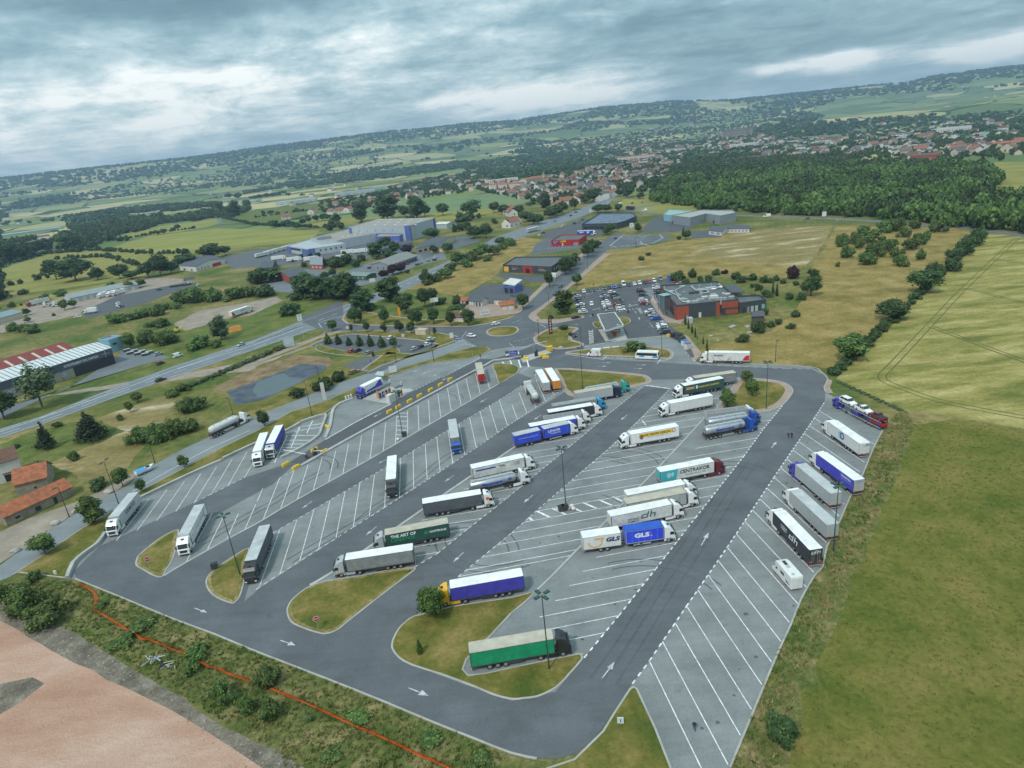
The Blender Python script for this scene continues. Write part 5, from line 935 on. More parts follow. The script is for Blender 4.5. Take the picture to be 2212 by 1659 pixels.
car(759, 761, azp+.5, 'red car beside the clipped hedge of the small car park', 'red', 'hatch', 4.1, group=GP); car(773, 760, azp+.3, 'black car with open tailgate in the small car park', 'black', 'suv', 4.5, group=GP); car(797, 765, azp+.2, 'grey car at the end of the low hedge in the small car park', 'grey', group=GP)
car(845, 732, azp+.2, 'white car beyond the cone trees of the small car park', 'white', group=GP); car(931, 735, azp, 'white car, farthest of the group near the roundabout', 'white', group=GP); car(931, 741, azp, 'dark grey car in the group near the roundabout', 'dgrey', group=GP)
car(923, 747, azp, 'white estate car in the group near the roundabout', 'white', 'sedan', group=GP); car(911, 751, azp, 'black car in the group near the roundabout', 'charcoal', group=GP); car(896, 756, azp, 'silver car, nearest of the group near the roundabout', 'silver', group=GP)
car(765.5, 806, heading((752,810),(778,801)), 'orange brown car on the gravel beside the service road', 'bronze', 'suv', 4.5)
for x, y, c, w in ((799,580,'maroon','beside the gable of the grey shed'),(902,573,'charcoal','nearest the highway before the grey shed'),(909,570,'silver','second before the grey shed'),(925,565,'silver','third before the grey shed'),(939,563,'charcoal','fourth before the grey shed'),(942,557,'white','by the yard gate of the grey shed'),(880,572,'red','parked under the dark plum trees')): car(x, y, azp, f'{CN[c]} car {w}', c)
for x, y, c, w in ((1166,510,'white','white car in the yard left of the red shop'),(1174,504,'charcoal','dark car in the yard left of the red shop'),(1215,491,'white','white car beside the dark solar roofed hall'),(1241,484,'black','black car before the dark solar roofed hall'),(1249,482,'silver','silver car before the dark solar roofed hall'),(1258,476,'charcoal','dark car at the corner of the solar roofed hall'),
    (1198,479,'silver','silver car on the highway beyond the red shop'),(1233,467,'charcoal','dark car entering the far junction'),(1244,460,'charcoal','dark car in the middle of the far junction'),(1297,437,'white','white car on the highway entering the town'),(1322,452,'grey','grey car on the slip road at the far junction'),(1366,440,'navy','dark blue car on the side road by the wood'),(1387,438,'silver','silver car on the side road by the wood')): car(x, y, rd-.3, w, c)
car(1392, 456, 3.1, 'white van at the far junction beside the dark blue lorry', 'white', 'van', 5.4, 1.9, 2.3); car(1656, 467+2, 3.0, 'white caravan on the road below the wood', 'offwhite', 'van', 6.5, 2.2, 2.7, name='caravan'); car(1743, 474, 3.1, 'dark car on the road below the wood', 'dgrey'); car(1813, 477, 3.1, 'silver car on the road below the wood', 'silver'); car(2073, 491, 3.1, 'dark car on the road at the end of the wood', 'navy')
for i, x in enumerate((372, 380, 387, 394, 402, 409)): car(x, 620.5-(x-372)*.14, 1.1, f'dark car, {ORD[i]} in the short row at the end of the striped car park', 'charcoal', group='dark cars on the striped car park')
car(430, 617, 1.1, 'white car at the end of the striped car park', 'white'); car(409, 614, 1.1, 'white car behind the dark row on the striped car park', 'white'); car(345, 627, .3, 'dark car alone on the striped car park', 'charcoal'); car(169, 686, .3, 'white car at the gate of the striped car park', 'white')
# vans, coach, camper
t = car(1284, 769, heading((1298.5,770),(1269.8,769)), 'small white delivery van with a picture on its box, parked in the lay-by', 'white', 'van', 5.6, 2.0, 2.3, name='delivery_van', cat='van')
q = MB(); q.box((-.9, 0, 1.75), (3.5, 2.15, 2.1), 0); q.obj('cargo_box', [paint('offwhite')], t); q = MB(); q.cap([(-1.6+u, -1.09 if False else 1.09, 1.6+v) for u, v in disc(0, 0, .75, .7, 9)], 0); q.obj('picture', mat('food picture', (.35, .2, .14), .6, var=.8, vscale=.25, c2=(.7, .6, .5)), t, fixn=False)
def coach():
    A, B = G(1374,776.5), G(1419,778.5); d = (A-B).normalized(); c = (A+B)/2+Vector((d.y, -d.x, 0))*1.2; t = thing('minibus', 'white and blue coach parked in the lay-by', 'coach', (c.x, c.y, .09), math.atan2(d.y, d.x))
    L = 8.4; pro = [(L/2, .35), (L/2+.05, 1.1), (L/2-.25, 2.5), (L/2-.6, 2.95), (-L/2+.2, 3.0), (-L/2, 2.8), (-L/2, .35)]; b = MB()
    b.loft([[(x*k, y, z) for x, z in pro] for y, k in ((-1.2, .985), (-1.1, 1), (1.1, 1), (1.2, .985))], 0); b.box((-.5, 0, 3.08), (2.2, 1.4, .18), 0); b.box((2.2, 0, 3.06), (1.0, 1.1, .14), 0)
    for s in (-1, 1): b.cap([(-L/2+.1, s*1.207, .8), (-1.9, s*1.207, .8), (-2.6, s*1.207, 1.5), (-L/2+.1, s*1.207, 1.5)], 1); b.cap([(.9, s*1.207, 1.0), (2.9, s*1.207, 1.0), (2.5, s*1.207, 1.5), (.6, s*1.207, 1.5)], 1)
    b.obj('body', [paint('white'), paint('skyblue')], t); g = MB()
    for s in (-1, 1): g.poly([(-L/2+.3, s*1.21, 1.55), (L/2-.45, s*1.21, 1.55), (L/2-.6, s*1.21, 2.55), (-L/2+.3, s*1.21, 2.6)])
    g.poly([(L/2+.06, -1.05, 1.2), (L/2+.06, 1.05, 1.2), (L/2-.2, 1.05, 2.55), (L/2-.2, -1.05, 2.55)]); g.poly([(-L/2-.01, -.95, 1.6), (-L/2-.01, .95, 1.6), (-L/2-.01, .95, 2.55), (-L/2-.01, -.95, 2.55)]); g.obj('windows', M_GLASS, t, fixn=False)
    for x in (2.6, -2.4):
        for s in (-1, 1): wheel(t, x, s*1.02, .46, .28)
coach()
def camper(xa, ya, xb, yb, side, label, L=6.6):
    A, B = G(xa, ya), G(xb, yb); d = (A-B).normalized(); n = Vector((-d.y, d.x, 0)); c = (A+B)/2-n*1.1*side; t = thing('camper_van', label, 'camper van', (c.x, c.y, .09), math.atan2(d.y, d.x)); b = MB(); h = L/2
    pro = [(h-.05, .4), (h, .85), (h-.75, 1.25), (h-1.35, 1.95), (h-1.0, 2.2), (h-1.15, 2.75), (h-1.9, 2.95), (-h+.1, 2.9), (-h, 2.6), (-h, .45)]
    b.loft([[(x, y, z) for x, z in pro] if abs(y) < 1.05 else [(x*.985, y, z*.985) for x, z in pro] for y in (-1.13, -1.0, 1.0, 1.13)], 0); b.obj('body', [paint('offwhite')], t)
    r = MB(); r.box((-.2, 0, 2.95), (.8, .7, .1), 0); r.box((h-2.4, 0, 2.97), (1.2, .6, .05), 1); r.box((-h+.9, .3, 2.95), (.45, .45, .12), 0); r.obj('roof_hatch', [paint('lightgrey'), M_GLASS], t)
    g = MB(); g.poly([(h-.78, -.9, 1.32), (h-.78, .9, 1.32), (h-1.28, .85, 1.9), (h-1.28, -.85, 1.9)]); g.v = [(x+.03, y, z+.02) for x, y, z in g.v]
    for s in (-1, 1): g.poly([(h-1.9, s*1.14, 1.35), (h-1.25, s*1.14, 1.35), (h-1.5, s*1.14, 1.85), (h-1.9, s*1.14, 1.85)]); g.poly([(-.9, s*1.14, 1.55), (.3, s*1.14, 1.55), (.3, s*1.14, 2.1), (-.9, s*1.14, 2.1)]); g.poly([(-h+.4, s*1.14, 1.0), (-h+1.6, s*1.14, .9), (-h+1.9, s*1.14, 1.35), (-h+.6, s*1.14, 1.15)])
    g.obj('windows', M_GLASS, t, fixn=False)
    for x in (h-1.1, -h+1.9):
        for s in (-1, 1): wheel(t, x, s*.98, .36, .24)
camper(1669, 1233, 1706, 1277, 1, 'cream camper van alone in a bay of the outer row')
camper(1180, 600.5, 1203, 601.5, 1, 'white camper van parked before the anthracite shop')
# pickup with tarp at the entrance gate
t = car(1107, 768, heading((1087,769),(1124,764)), 'white pickup loaded with green tarp and red poles, leaving through the gate', 'white', 'pickup', 5.6, 1.9, 1.9, name='pickup_truck', cat='pickup')
q = MB(); q.box((-1.55, 0, 1.45), (2.4, 1.8, .9), 0); q.cyl((-2.8, .3, 2.0), (.6, .3, 2.05), .09, n=6, mi=1); q.obj('load', [paint('bluegreen', False), paint('red')], t)
# car transporter
def transporter():
    A, B = G(1789,875), G(1901.5,932.5); d = (A-B).normalized(); n = Vector((-d.y, d.x, 0)); o = B-n*1.2; rz = math.atan2(d.y, d.x)
    t = thing('car_transporter', 'purple car transporter loaded with cars at the corner of the outer row', 'lorry', (o.x, o.y, .09), rz); M_ = Matrix.Translation((o.x, o.y, .09)) @ Matrix.Rotation(rz, 4, 'Z'); Lx = 18.2
    add_cab(t, Lx, 'violet', True); b = MB(); pv = paint('violet')
    for s in (-1, 1):
        b.box((6.0, s*1.15, .75), (11.6, .14, .2), 1); b.box((14.5, s*.9, .8), (5.5, .14, .2), 1); b.box((4.9, s*1.15, 2.35), (9.6, .1, .16), 1)
        for x in (.6, 4.6, 9.4, 10.3, 14.5): b.box((x, s*1.18, 1.6), (.22, .14, 1.7), 0)
        b.box((13.2, s*1.12, 2.5), (6.8, .1, .14), 1); b.box((16.6, s*1.15, 3.35), (2.4, .08, .08), 1); b.box((15.5, s*1.15, 2.9), (.1, .08, 1.0), 1)
    b.box((17.0, 0, 3.15), (1.9, 2.2, .08), 0); b.box((8.6, 0, 1.35), (.3, 2.2, 1.3), 0); b.box((6, 0, .7), (11, .9, .1), 2)
    for y in (-.7, .7): b.box((5.0, y, 2.42), (9.4, .55, .05), 2); b.box((13.4, y, 2.58), (6.6, .55, .05), 2); b.box((5.2, y, .86), (9.8, .55, .05), 2)
    for i in range(9): b.box((.8+i*1.05, 0, 2.40), (.07, 2.2, .04), 2)
    b.obj('loading_deck', [pv, M_ALU, M_CHAS], t)
    for x in (16.7, 12.9, 5.6, 4.5, 3.4):
        for s in (-1, 1): wheel(t, x, s*1.04, .42, .3)
    def on(x, z, az, label, col, kind): p = M_ @ Vector((x, 0, z)); car(0, 0, rz+az, label, col, kind, 5.1, 1.85, 1.75, name='pickup_truck' if kind == 'pickup' else 'loaded_car', loc=p, group='cars on the transporter', cat='pickup' if kind == 'pickup' else 'car')
    on(13.6, 2.52, math.pi, 'silver white estate car behind the cab of the transporter, upper deck', 'white', 'suv'); on(7.7, 2.38, math.pi, 'white pickup with black stripes on the transporter, upper deck', 'white', 'pickup')
    on(2.6, 2.38, 0, 'dark red pickup at the tail of the transporter, upper deck', 'dred', 'pickup'); on(2.4, .85, 0, 'bright red pickup at the tail of the transporter, lower deck', 'red', 'pickup')
transporter()
# ------------------------------------------------------------------ vegetation
def leafm(name, c, var=.45): return mat(name, c, .75, var=var, vscale=1.3, fine=.28, fscale=1.4, spec=.2, randv=.22, c2=tuple(q*.62 for q in c))
LF = {'oak': [leafm('oak leaves', (.068, .115, .030)), leafm('oak leaves light', (.145, .205, .052))], 'dark': [leafm('dark leaves', (.042, .078, .027)), leafm('dark leaves light', (.09, .138, .043))],
      'bright': [leafm('fresh leaves', (.055, .115, .022)), leafm('fresh leaves light', (.10, .17, .035))], 'willow': [leafm('willow leaves', (.085, .125, .055)), leafm('willow leaves light', (.13, .17, .08))],
      'plum': [leafm('plum leaves', (.035, .016, .020)), leafm('plum leaves light', (.06, .025, .03))], 'conifer': [leafm('needles', (.026, .046, .020)), leafm('needles light', (.055, .075, .035))]}
M_BARK = mat('bark', (.12, .095, .07), .9, var=.3, vscale=.4)
def leafcloud(r, blobs, n, leaf, core=.80, flat=0.0):
    """quads spread through and over ellipsoid clumps, plus the inner mass of each clump"""
    bl = np.array(blobs, dtype=float); w = (bl[:, 3]*bl[:, 4]+bl[:, 5]*bl[:, 3]); w /= w.sum(); k = r.choice(len(bl), n, p=w)
    d = r.normal(size=(n, 3)); d /= np.linalg.norm(d, axis=1)[:, None]; rad = np.where(r.uniform(0, 1, n) < .16, r.uniform(1.05, 1.34, n), r.uniform(.76, 1.08, n))[:, None]
    c = bl[k, :3]+d*bl[k, 3:6]*rad; keep = c[:, 2] > 0.01; c = c[keep]; d = d[keep]; n = len(c)
    nn = d*(1-flat)+r.normal(size=(n, 3))*.55+np.array([0, 0, .35+flat]); nn /= np.linalg.norm(nn, axis=1)[:, None]
    a = np.cross(nn, r.normal(size=(n, 3))); a /= np.linalg.norm(a, axis=1)[:, None]; b = np.cross(nn, a); s = leaf*r.uniform(.55, 1.3, n)[:, None]
    V = np.stack([c-a*s-b*s*.6, c+a*s-b*s*.7, c+a*s*.8+b*s*.7, c-a*s*.7+b*s*.6], 1).reshape(-1, 3); F = np.arange(n*4).reshape(-1, 4)
    mi = (vnoise(c[:, 0]*9, c[:, 1]*9+c[:, 2]*7, 3)+r.uniform(-.25, .25, n) > .52).astype(int)
    Vs, Fs, Ms = [V], [F], [mi]; off = len(V)
    th = np.linspace(0, 2*math.pi, 9)[:-1]
    for x, y, z, rx, ry, rz in bl:
        if core <= 0: break
        rows = []
        for ph in (-1.2, -.45, .3, .9, 1.35): rows.append(np.stack([x+rx*core*math.cos(ph)*np.cos(th)*r.uniform(.85, 1.1, 8), y+ry*core*math.cos(ph)*np.sin(th)*r.uniform(.85, 1.1, 8), np.full(8, z+rz*core*math.sin(ph))], -1))
        Vs.append(np.concatenate(rows)); f = [(off+i*8+j, off+i*8+(j+1) % 8, off+(i+1)*8+(j+1) % 8, off+(i+1)*8+j) for i in range(4) for j in range(8)]+[(off+32, off+34, off+36, off+38), (off+32, off+33, off+34, off+34)][:1]
        Fs.append(np.array(f)); Ms.append(np.zeros(len(f), int)); off += 40
    return np.concatenate(Vs), np.concatenate(Fs), np.concatenate(Ms)
def proto(kind, seed, q=1.0):
    """unit-height plant: returns leaf cloud; trunk mesh apart"""
    r = np.random.default_rng(seed); U = lambda a, b: r.uniform(a, b); B = []
    if kind == 'round':
        for i in range(9): a = i*2.4+U(0, 1); h = U(.34, .84); k = .20*(1-abs(h-.56)*1.6); B.append((math.cos(a)*k, math.sin(a)*k, h, U(.15, .21), U(.15, .21), U(.13, .19)))
        B.append((0, 0, .60, .25, .25, .33)); n, lf, c0 = 1500, .030, .24
    elif kind == 'tall':
        for i in range(9): h = .24+.66*i/8; k = .09+.07*math.sin(i/8*3.14); a = i*2.4; B.append((math.cos(a)*k, math.sin(a)*k, h, U(.12, .17), U(.12, .17), U(.12, .16)))
        B.append((0, 0, .55, .17, .17, .36)); n, lf, c0 = 1400, .028, .15
    elif kind == 'bush':
        for i in range(10): a = i*2.4+U(0, 1); k = U(.12, .56); z_ = U(.16, .34); B.append((math.cos(a)*k, math.sin(a)*k, U(.24, .72)*(1.2-k*.7), z_+.04, z_, z_))
        B.append((U(-.1, .1), U(-.1, .1), .40, .42, .40, .38)); n, lf, c0 = 1500, .042, 0
    elif kind == 'cone':
        for i in range(7): h = .13+.76*i/6; k = .205*(1-((i/6-.25) if i > 1 else .12*(1-i))*1.05); B.append((0, 0, h, k, k, .15))
        n, lf, c0 = 1600, .022, .04
    elif kind == 'cypress':
        for i in range(7): h = .1+.8*i/6; k = .085*(1-((i/6-.4)*1.2 if i > 2 else 0)); B.append((0, 0, h, k, k, .13))
        n, lf, c0 = 900, .020, 0
    elif kind == 'spruce':
        for i in range(10):
            h = .16+.80*i/9; k = .24*(1-i/9.6)+.015
            for j in range(5 if i < 7 else 2): a = j*1.26+i*.7+U(0, .5); B.append((math.cos(a)*k*.62, math.sin(a)*k*.62, h-.02, k*.52+.01, k*.52+.01, .045))
        n, lf, c0 = 2200, .020, .10
    elif kind == 'willow':
        for i in range(12): a = i*2.4; k = U(.08, .24); B.append((math.cos(a)*k, math.sin(a)*k, U(.45, .85), .12, .12, U(.14, .30)))
        n, lf, c0 = 1900, .022, .22
    V, F, M_ = leafcloud(r, B, int(n*q), lf*(1/math.sqrt(q)), .80 if kind not in ('spruce', 'willow') else .5)
    return V, F, M_
def trunk_mesh(kind, seed):
    r = random.Random(seed); b = MB(); top = {'round': .5, 'tall': .5, 'spruce': .95, 'willow': .6}.get(kind, .35); b.cyl((0, 0, -.02), (0.01, 0, top*.6), .028, .018, 6); b.cyl((.01, 0, top*.6), (.0, .01, top), .018, .008, 6)
    if kind in ('round', 'tall', 'willow'):
        for i in range(5): a = i*1.3+r.random(); k = .17 if kind == 'round' else .1; b.cyl((0, 0, top*.5+i*.02), (math.cos(a)*k, math.sin(a)*k, top+.12), .012, .004, 5)
    return b.mesh('trunk', M_BARK)
_pt = {}
def tree_meshes(kind, leaf, v, q):
    k = (kind, leaf, v, q)
    if k not in _pt:
        V, F, M_ = proto(kind, v*13+hash_(kind), q); _pt[k] = (npmesh('crown', V, F, LF[leaf], M_, 4), trunk_mesh(kind, v))
    return _pt[k]
def hash_(s): return sum(ord(c)*(i+1) for i, c in enumerate(s)) % 997
NAMES = {'round': 'round_tree', 'tall': 'broadleaf_tree', 'bush': 'bush', 'cone': 'clipped_conical_tree', 'cypress': 'cypress', 'spruce': 'conifer_tree', 'willow': 'weeping_willow'}
NW = dict(round=.62, tall=.40, bush=1.35, cone=.42, cypress=.18, spruce=.46, willow=.55)
_tv = [0]
def tree(x, y, hpx, label, kind='round', leaf='oak', wpx=None, group=None, q=None):
    _tv[0] += 1; v = _tv[0] % 5; q = q or (1.0 if hpx > 30 else .55 if hpx > 16 else .3); m = tree_meshes(kind, leaf, v, q); h = HM(x, y, hpx); s = h
    w = h*(1 if not wpx else (wpx/hpx)/NW[kind]); w *= random.uniform(.88, 1.12); g = G(x, y); t = thing(NAMES[kind], label, 'bush' if kind == 'bush' else 'tree', (g.x, g.y, 0), random.random()*6.28, group)
    link('crown', m[0], t, scale=(w*random.uniform(.9, 1.15), w*random.uniform(.88, 1.05), s)) 
    if kind not in ('bush', 'cypress'): link('trunk', m[1], t, scale=(s, s, s))
    return t
def nth(i): return ORD[i] if i < 15 else str(i+1)+('st' if i % 10 == 0 else 'nd' if i % 10 == 1 else 'rd' if i % 10 == 2 else 'th')
def trees(L_, off, where, frm, group, kind='round', leaf='oak', k=4.0):
    for i, e in enumerate(L_):
        x, y, h = e[:3]; w = e[3] if len(e) > 3 else None; kd = e[4] if len(e) > 4 else kind; lf = e[5] if len(e) > 5 else leaf
        size = 'tall' if h*1.0 > 1.35*sum(q[2] for q in L_)/len(L_) else 'small' if h < .7*sum(q[2] for q in L_)/len(L_) else 'leafy'
        nt_ = nth(i)
        what = {'round': 'round tree', 'tall': 'upright tree', 'bush': 'green bush', 'cone': 'clipped cone tree', 'cypress': 'thin cypress', 'spruce': 'dark conifer', 'willow': 'weeping willow'}[kd]
        if lf == 'plum': what = 'purple leaved tree'
        tree(off[0]+x/k, off[1]+y/k, h/k, f'{size} {what} {where}, {nt_} from {frm}', kd, lf, w/k if w else None, group)
T4a = (0, 216); T4b = (553, 216); T3 = (1106, 162); T11 = (0, 594); T9b = (1659, 486); T23a = (0, 1244.3); T23b = (553, 1244.3); T23c = (1659, 1244.3)
trees([(1595,370,130),(1228,580,125),(1065,530,185),(825,845,250,150,'tall'),(395,1115,200,190)], T17, 'on the service road verge', 'the tanker lorry', 'street trees along the service road', leaf='oak')
tree(571.8, 921, 39, 'round tree on the verge above the white and violet lorries', 'round', 'dark')
trees([(665,700,100),(828,710,75,30),(963,712,90),(1108,712,85),(1243,710,110),(1345,722,115),(1548,735,70,30)], T10, 'beside the access road', 'the highway', 'young trees beside the small car park', leaf='dark')
trees([(855,640,140),(900,625,120,60),(1117,632,142),(1395,655,155),(1538,640,150),(1690,660,130),(1838,655,160)], T10, 'beyond the access road', 'the highway', 'trees beyond the access road', leaf='dark')
trees([(1160,445,195,135,'tall'),(925,530,175,150,'tall'),(1300,545,175,140),(1465,495,160,110),(1530,470,150,100),(1470,298,135,90),(990,520,60,120,'bush'),(1340,600,50,60,'bush'),(1600,470,60,90,'bush'),(1745,465,80,120,'bush'),(1755,500,35,130,'bush')], T10, 'on the green slope below the highway', 'the highway', 'trees on the slope', leaf='dark')
trees([(625,812,92,68),(713,814,85,62),(806,824,76,58),(898,828,96,64),(992,832,102,64),(1090,838,95,68)], T10, 'in the small car park line', 'the highway', 'clipped conical trees', 'cone', 'dark')
tree(850.5, 752, 24, 'clipped round tree on a bare stem ending the conical row', 'round', 'dark', 17); tree(806.7, 770, 14, 'small clipped cone at the corner of the low hedge', 'cone', 'dark')
trees([(710,1130,95,130),(600,1200,110,200),(360,1275,100,140)], T10, 'below the pond', 'the orange brown car', 'bushes by the pond', 'bush', 'dark')
trees([(290,560,105,185),(360,430,60,160),(440,405,190,160,'tall'),(570,415,180,170,'tall'),(690,425,190,180,'tall'),(800,430,215,190,'tall'),(30,290,130,200),(90,400,110,220),(120,275,110,160,'tall'),(375,305,70,60,'round'),(665,230,70,60,'round'),(600,250,60,70,'round'),(700,150,100,160),(790,120,90,140),(870,150,80,100),(760,400,70,130)], T10, 'in the highway thicket', 'the dirt lot', 'thicket by the highway', 'bush', 'dark')
trees([(1110,250,75,90),(1190,215,95,100),(1250,195,80,80),(1310,200,35,50,'bush','dark')], T10, 'beside the long grey shed', 'the green shed', 'plum trees', leaf='plum')
trees([(450,765,195,125,'tall'),(560,522,97,90),(465,430,160,110),(505,392,120,95),(540,350,110,80),(658,280,130,85),(700,245,120,80),(745,200,70,60),(308,500,95,50),(325,540,150,55),(98,725,135,110)], T9, 'along the lane to the shops', 'the car park corner', 'street trees along the lane', leaf='dark')
tree(1217.5, 712, 11, 'low dark bush on the red pylon island', 'bush', 'dark', 23); tree(1188.5, 688, 8, 'low clipped bush on the car park corner lawn', 'bush', 'dark', 13); tree(1367, 758, 22, 'wide rounded bush between the van and the coach', 'bush', 'oak', 42)
trees([(1497,862,95),(1525,897,92),(1556,932,82),(1584,970,85),(1600,990,30),(1652,1030,70),(1685,1092,110)], T9, 'in the line below the restaurant', 'the restaurant wall', 'cypresses by the restaurant path', 'cypress', 'dark')
trees([(2000,1012,75,110),(2130,930,110,140),(1440,480,90,110),(1500,520,60,80),(1560,455,75,80),(1627,495,55,60),(1705,488,60,80),(1765,432,55,70),(1842,422,40,70,'bush','plum'),(1930,470,60,90),(1990,500,60,90),(2075,475,60,100),(2125,565,60,70),(2075,540,40,45),(2180,500,60,80),(2200,620,60,90),(2100,640,50,80),(2170,700,50,60),(1480,560,50,60),(2010,720,50,60),(2190,780,60,60)], T9, 'in the garden round the restaurant', 'the lawn', 'garden bushes', 'bush', 'dark')
trees([(225,460,115,120,'bush','plum'),(370,612,185,165,'round'),(390,450,85,110),(240,795,55,90),(200,897,50,80),(42,598,112,25,'cypress'),(76,615,110,25,'cypress'),(20,500,50,60),(72,485,50,60),(130,505,40,70),(190,640,60,90),(285,650,75,80),(90,860,60,80),(20,880,50,90),(240,520,40,60)], T9b, 'at the garden edge', 'the garden', 'garden edge plants', 'bush', 'dark')
trees([(640,190,125,100),(740,165,110,100),(800,200,105,95),(680,282,105,140),(850,342,112,140),(930,275,145,170),(895,150,115,170),(1040,225,125,130),(1095,278,82,90),(1145,352,96,130),(1168,250,50,50),(1165,105,92,90),(1230,212,112,150),(1320,297,85,100),(1300,170,105,110),(1375,130,85,90),(1470,62,115,120),(1110,50,130,130),(1270,32,95,95),(1010,60,100,160),(820,70,70,100),(605,360,45,40)], T9b, 'in the grove on the dry meadow', 'the bare earth', 'rounded trees of the meadow grove', 'bush', 'oak')
trees([(705,1170,245,235,'round','oak'),(1065,820,175,215,'round','dark'),(1340,585,195,215,'round'),(1440,470,160,170),(1570,400,110,130),(1600,300,120,130),(1690,260,150,150),(1790,180,150,170)], T9b, 'in the hedge beside the barley', 'the road bend', 'hedge trees by the barley', 'bush', 'dark')
for i in range(30):
    t = i/29; x, y = lerp(1806, 2122, t), lerp(806, 512, t); tree(x-2, y+2, lerp(17, 9, t)*random.uniform(.8, 1.25), f'low hedge bush beside the barley field, {nth(i)} from the road bend', 'bush', 'dark', lerp(30, 20, t), 'hedge along the barley field')
for i in range(14):
    t = i/13; tree(lerp(1812, 1944, t), lerp(826, 886, t), 4, f'dark grass tuft at the barley edge, {nth(i)} from the road bend', 'bush', 'willow', 14, 'grassy field edge')
trees([(490,1550,165,155),(660,1560,205,225),(850,1555,112,115),(1040,1542,125,150),(1140,1545,70,120),(1290,1535,130,170),(1390,1520,190,150),(1480,1500,110,130),(1610,1442,115,160),(1820,1372,130,150),(1950,1342,80,95),(240,1370,150,110),(130,1395,170,130),(50,1410,210,150),(330,1330,110,140),(400,1310,110,120),(610,1305,160,190),(560,1250,120,150),(700,1290,60,120),(1040,1220,40,60,'bush'),(1100,1215,35,50,'bush'),(1190,1330,25,45,'bush'),(1255,1328,28,50,'bush'),(910,1305,28,60,'bush'),(1540,1120,45,50),(1420,1160,45,50),(1360,1165,40,50),(2030,1000,130,100),(2140,940,80,60),(1890,970,80,80),(2060,860,55,60),(1975,850,45,45)], T4a, 'between the yellow fields', 'the tent hall side', 'field trees', 'round', 'dark')
trees([(700,1070,90,80),(910,1052,155,95,'tall'),(1140,1030,190,150,'tall'),(1290,1022,105,80),(1390,1018,175,100,'tall'),(1460,1007,115,90),(1615,997,105,90),(1865,1012,145,145),(2060,977,90,90),(2140,985,82,90),(880,922,50,45),(155,1102,65,80),(410,1080,55,50),(460,1062,55,50),(520,1050,60,60),(600,1040,60,90),(65,985,35,35,'bush'),(125,980,25,60,'bush'),(350,962,30,38,'bush'),(1520,1200,95,150),(1040,1372,135,120,'tall'),(1120,1290,110,100),(1200,1335,115,90),(1150,1360,70,120,'bush'),(1310,1330,80,110,'round','plum'),(1540,1322,72,60),(1660,1322,90,70),(1720,1142,70,60,'bush'),(1770,1132,70,70,'bush'),(1830,1110,60,80,'bush'),(1890,1195,110,130),(1990,1195,130,120),(2110,1252,65,90),(2060,1070,50,50,'bush'),(1800,1050,50,150,'bush'),(470,1380,60,40),(540,1370,55,40),(395,1380,50,40),(770,1370,65,40),(920,1390,60,80,'bush'),(800,1410,80,120,'bush'),(660,1420,70,160,'bush'),(420,1440,40,60,'bush'),(320,1395,35,0+60,'bush')], T4b, 'round the big warehouse', 'the yellow field', 'trees round the warehouse', 'round', 'dark')
trees([(1560,1570,80,110),(1640,1540,90,120,'round'),(1690,1480,90,110),(1750,1420,110,90,'round'),(1820,1440,70,110),(1870,1390,90,130),(1950,1365,120,120,'round'),(2000,1390,60,110),(2060,1340,80,120,'round'),(1480,1600,60,90),(2140,1290,70,90),(2190,1260,70,100)], T4b, 'in the scrub beside the highway', 'the access road', 'scrub beside the highway', 'bush', 'oak')
trees([(290,1150,130,80,'tall'),(390,1220,100,90),(440,1200,100,90),(130,1270,90,110),(190,1290,90,100),(230,1290,90,90),(330,1240,90,90),(540,1170,100,70),(640,1110,90,90),(700,1090,100,110),(740,1060,90,80),(740,1190,70,80),(820,1190,70,80),(920,1180,70,60),(1090,1360,80,65),(860,1360,80,60),(820,1380,70,60),(1505,1425,80,90),(1440,1420,30,50,'bush'),(1480,1372,60,22,'cypress'),(1180,1560,30,50,'bush'),(1120,1600,35,60,'bush'),(930,1050,60,60),(1000,1060,90,80),(1110,1070,60,60),(1210,1060,40,40),(60,1200,70,90),(110,1230,50,70),(150,1130,35,50)], T3, 'round the far junction and the shops', 'the highway', 'trees at the far junction', 'round', 'dark')
trees([(230,350,65,80),(245,410,50,50),(560,305,95,80),(640,285,70,60),(465,355,30,35,'bush'),(120,480,75,110,'bush'),(205,490,80,130,'bush'),(290,503,75,120,'bush'),(970,125,65,60),(1115,130,80,80),(1215,105,70,90),(1010,412,95,190,'bush'),(1160,385,60,90,'bush'),(1240,362,75,170,'bush'),(1370,352,105,130,'bush'),(1440,300,60,100,'bush'),(1540,290,60,80,'bush'),(1560,245,110,150,'bush'),(1700,232,130,200,'bush'),(1860,222,120,200,'bush'),(2030,205,100,200,'bush'),(2160,185,110,180,'bush'),(1400,445,75,160,'bush'),(1300,450,50,100,'bush'),(1130,640,155,110),(1290,585,125,190,'bush'),(1430,602,145,190,'bush'),(1915,560,195,120,'tall','willow'),(1730,627,105,185,'bush'),(1862,627,72,115,'bush'),(400,220,60,100,'bush'),(530,180,60,110,'bush')], T11, 'below the striped car park', 'the far yard', 'bushes beyond the highway', 'round', 'oak')
tree(92, 880, 84, 'big weeping willow before the long tent hall', 'willow', 'willow', 62); tree(10, 905, 62, 'dark tree cut by the edge before the tent hall', 'round', 'dark', 58)
tree(200, 947, 62, 'spreading cedar with tiered branches in the garden', 'spruce', 'conifer', 56); tree(104, 969, 64, 'tall spruce in the garden by the white house', 'spruce', 'conifer', 34)
trees([(1190,1100,92,75),(1128,1187,100,60),(1042,1255,55,68,'bush'),(322,1505,55,60),(150,1495,40,50,'bush'),(500,1312,52,85,'bush'),(640,1600,82,105,'bush')], T11, 'in the dry gardens by the highway', 'the highway', 'garden trees by the highway', 'round', 'oak')
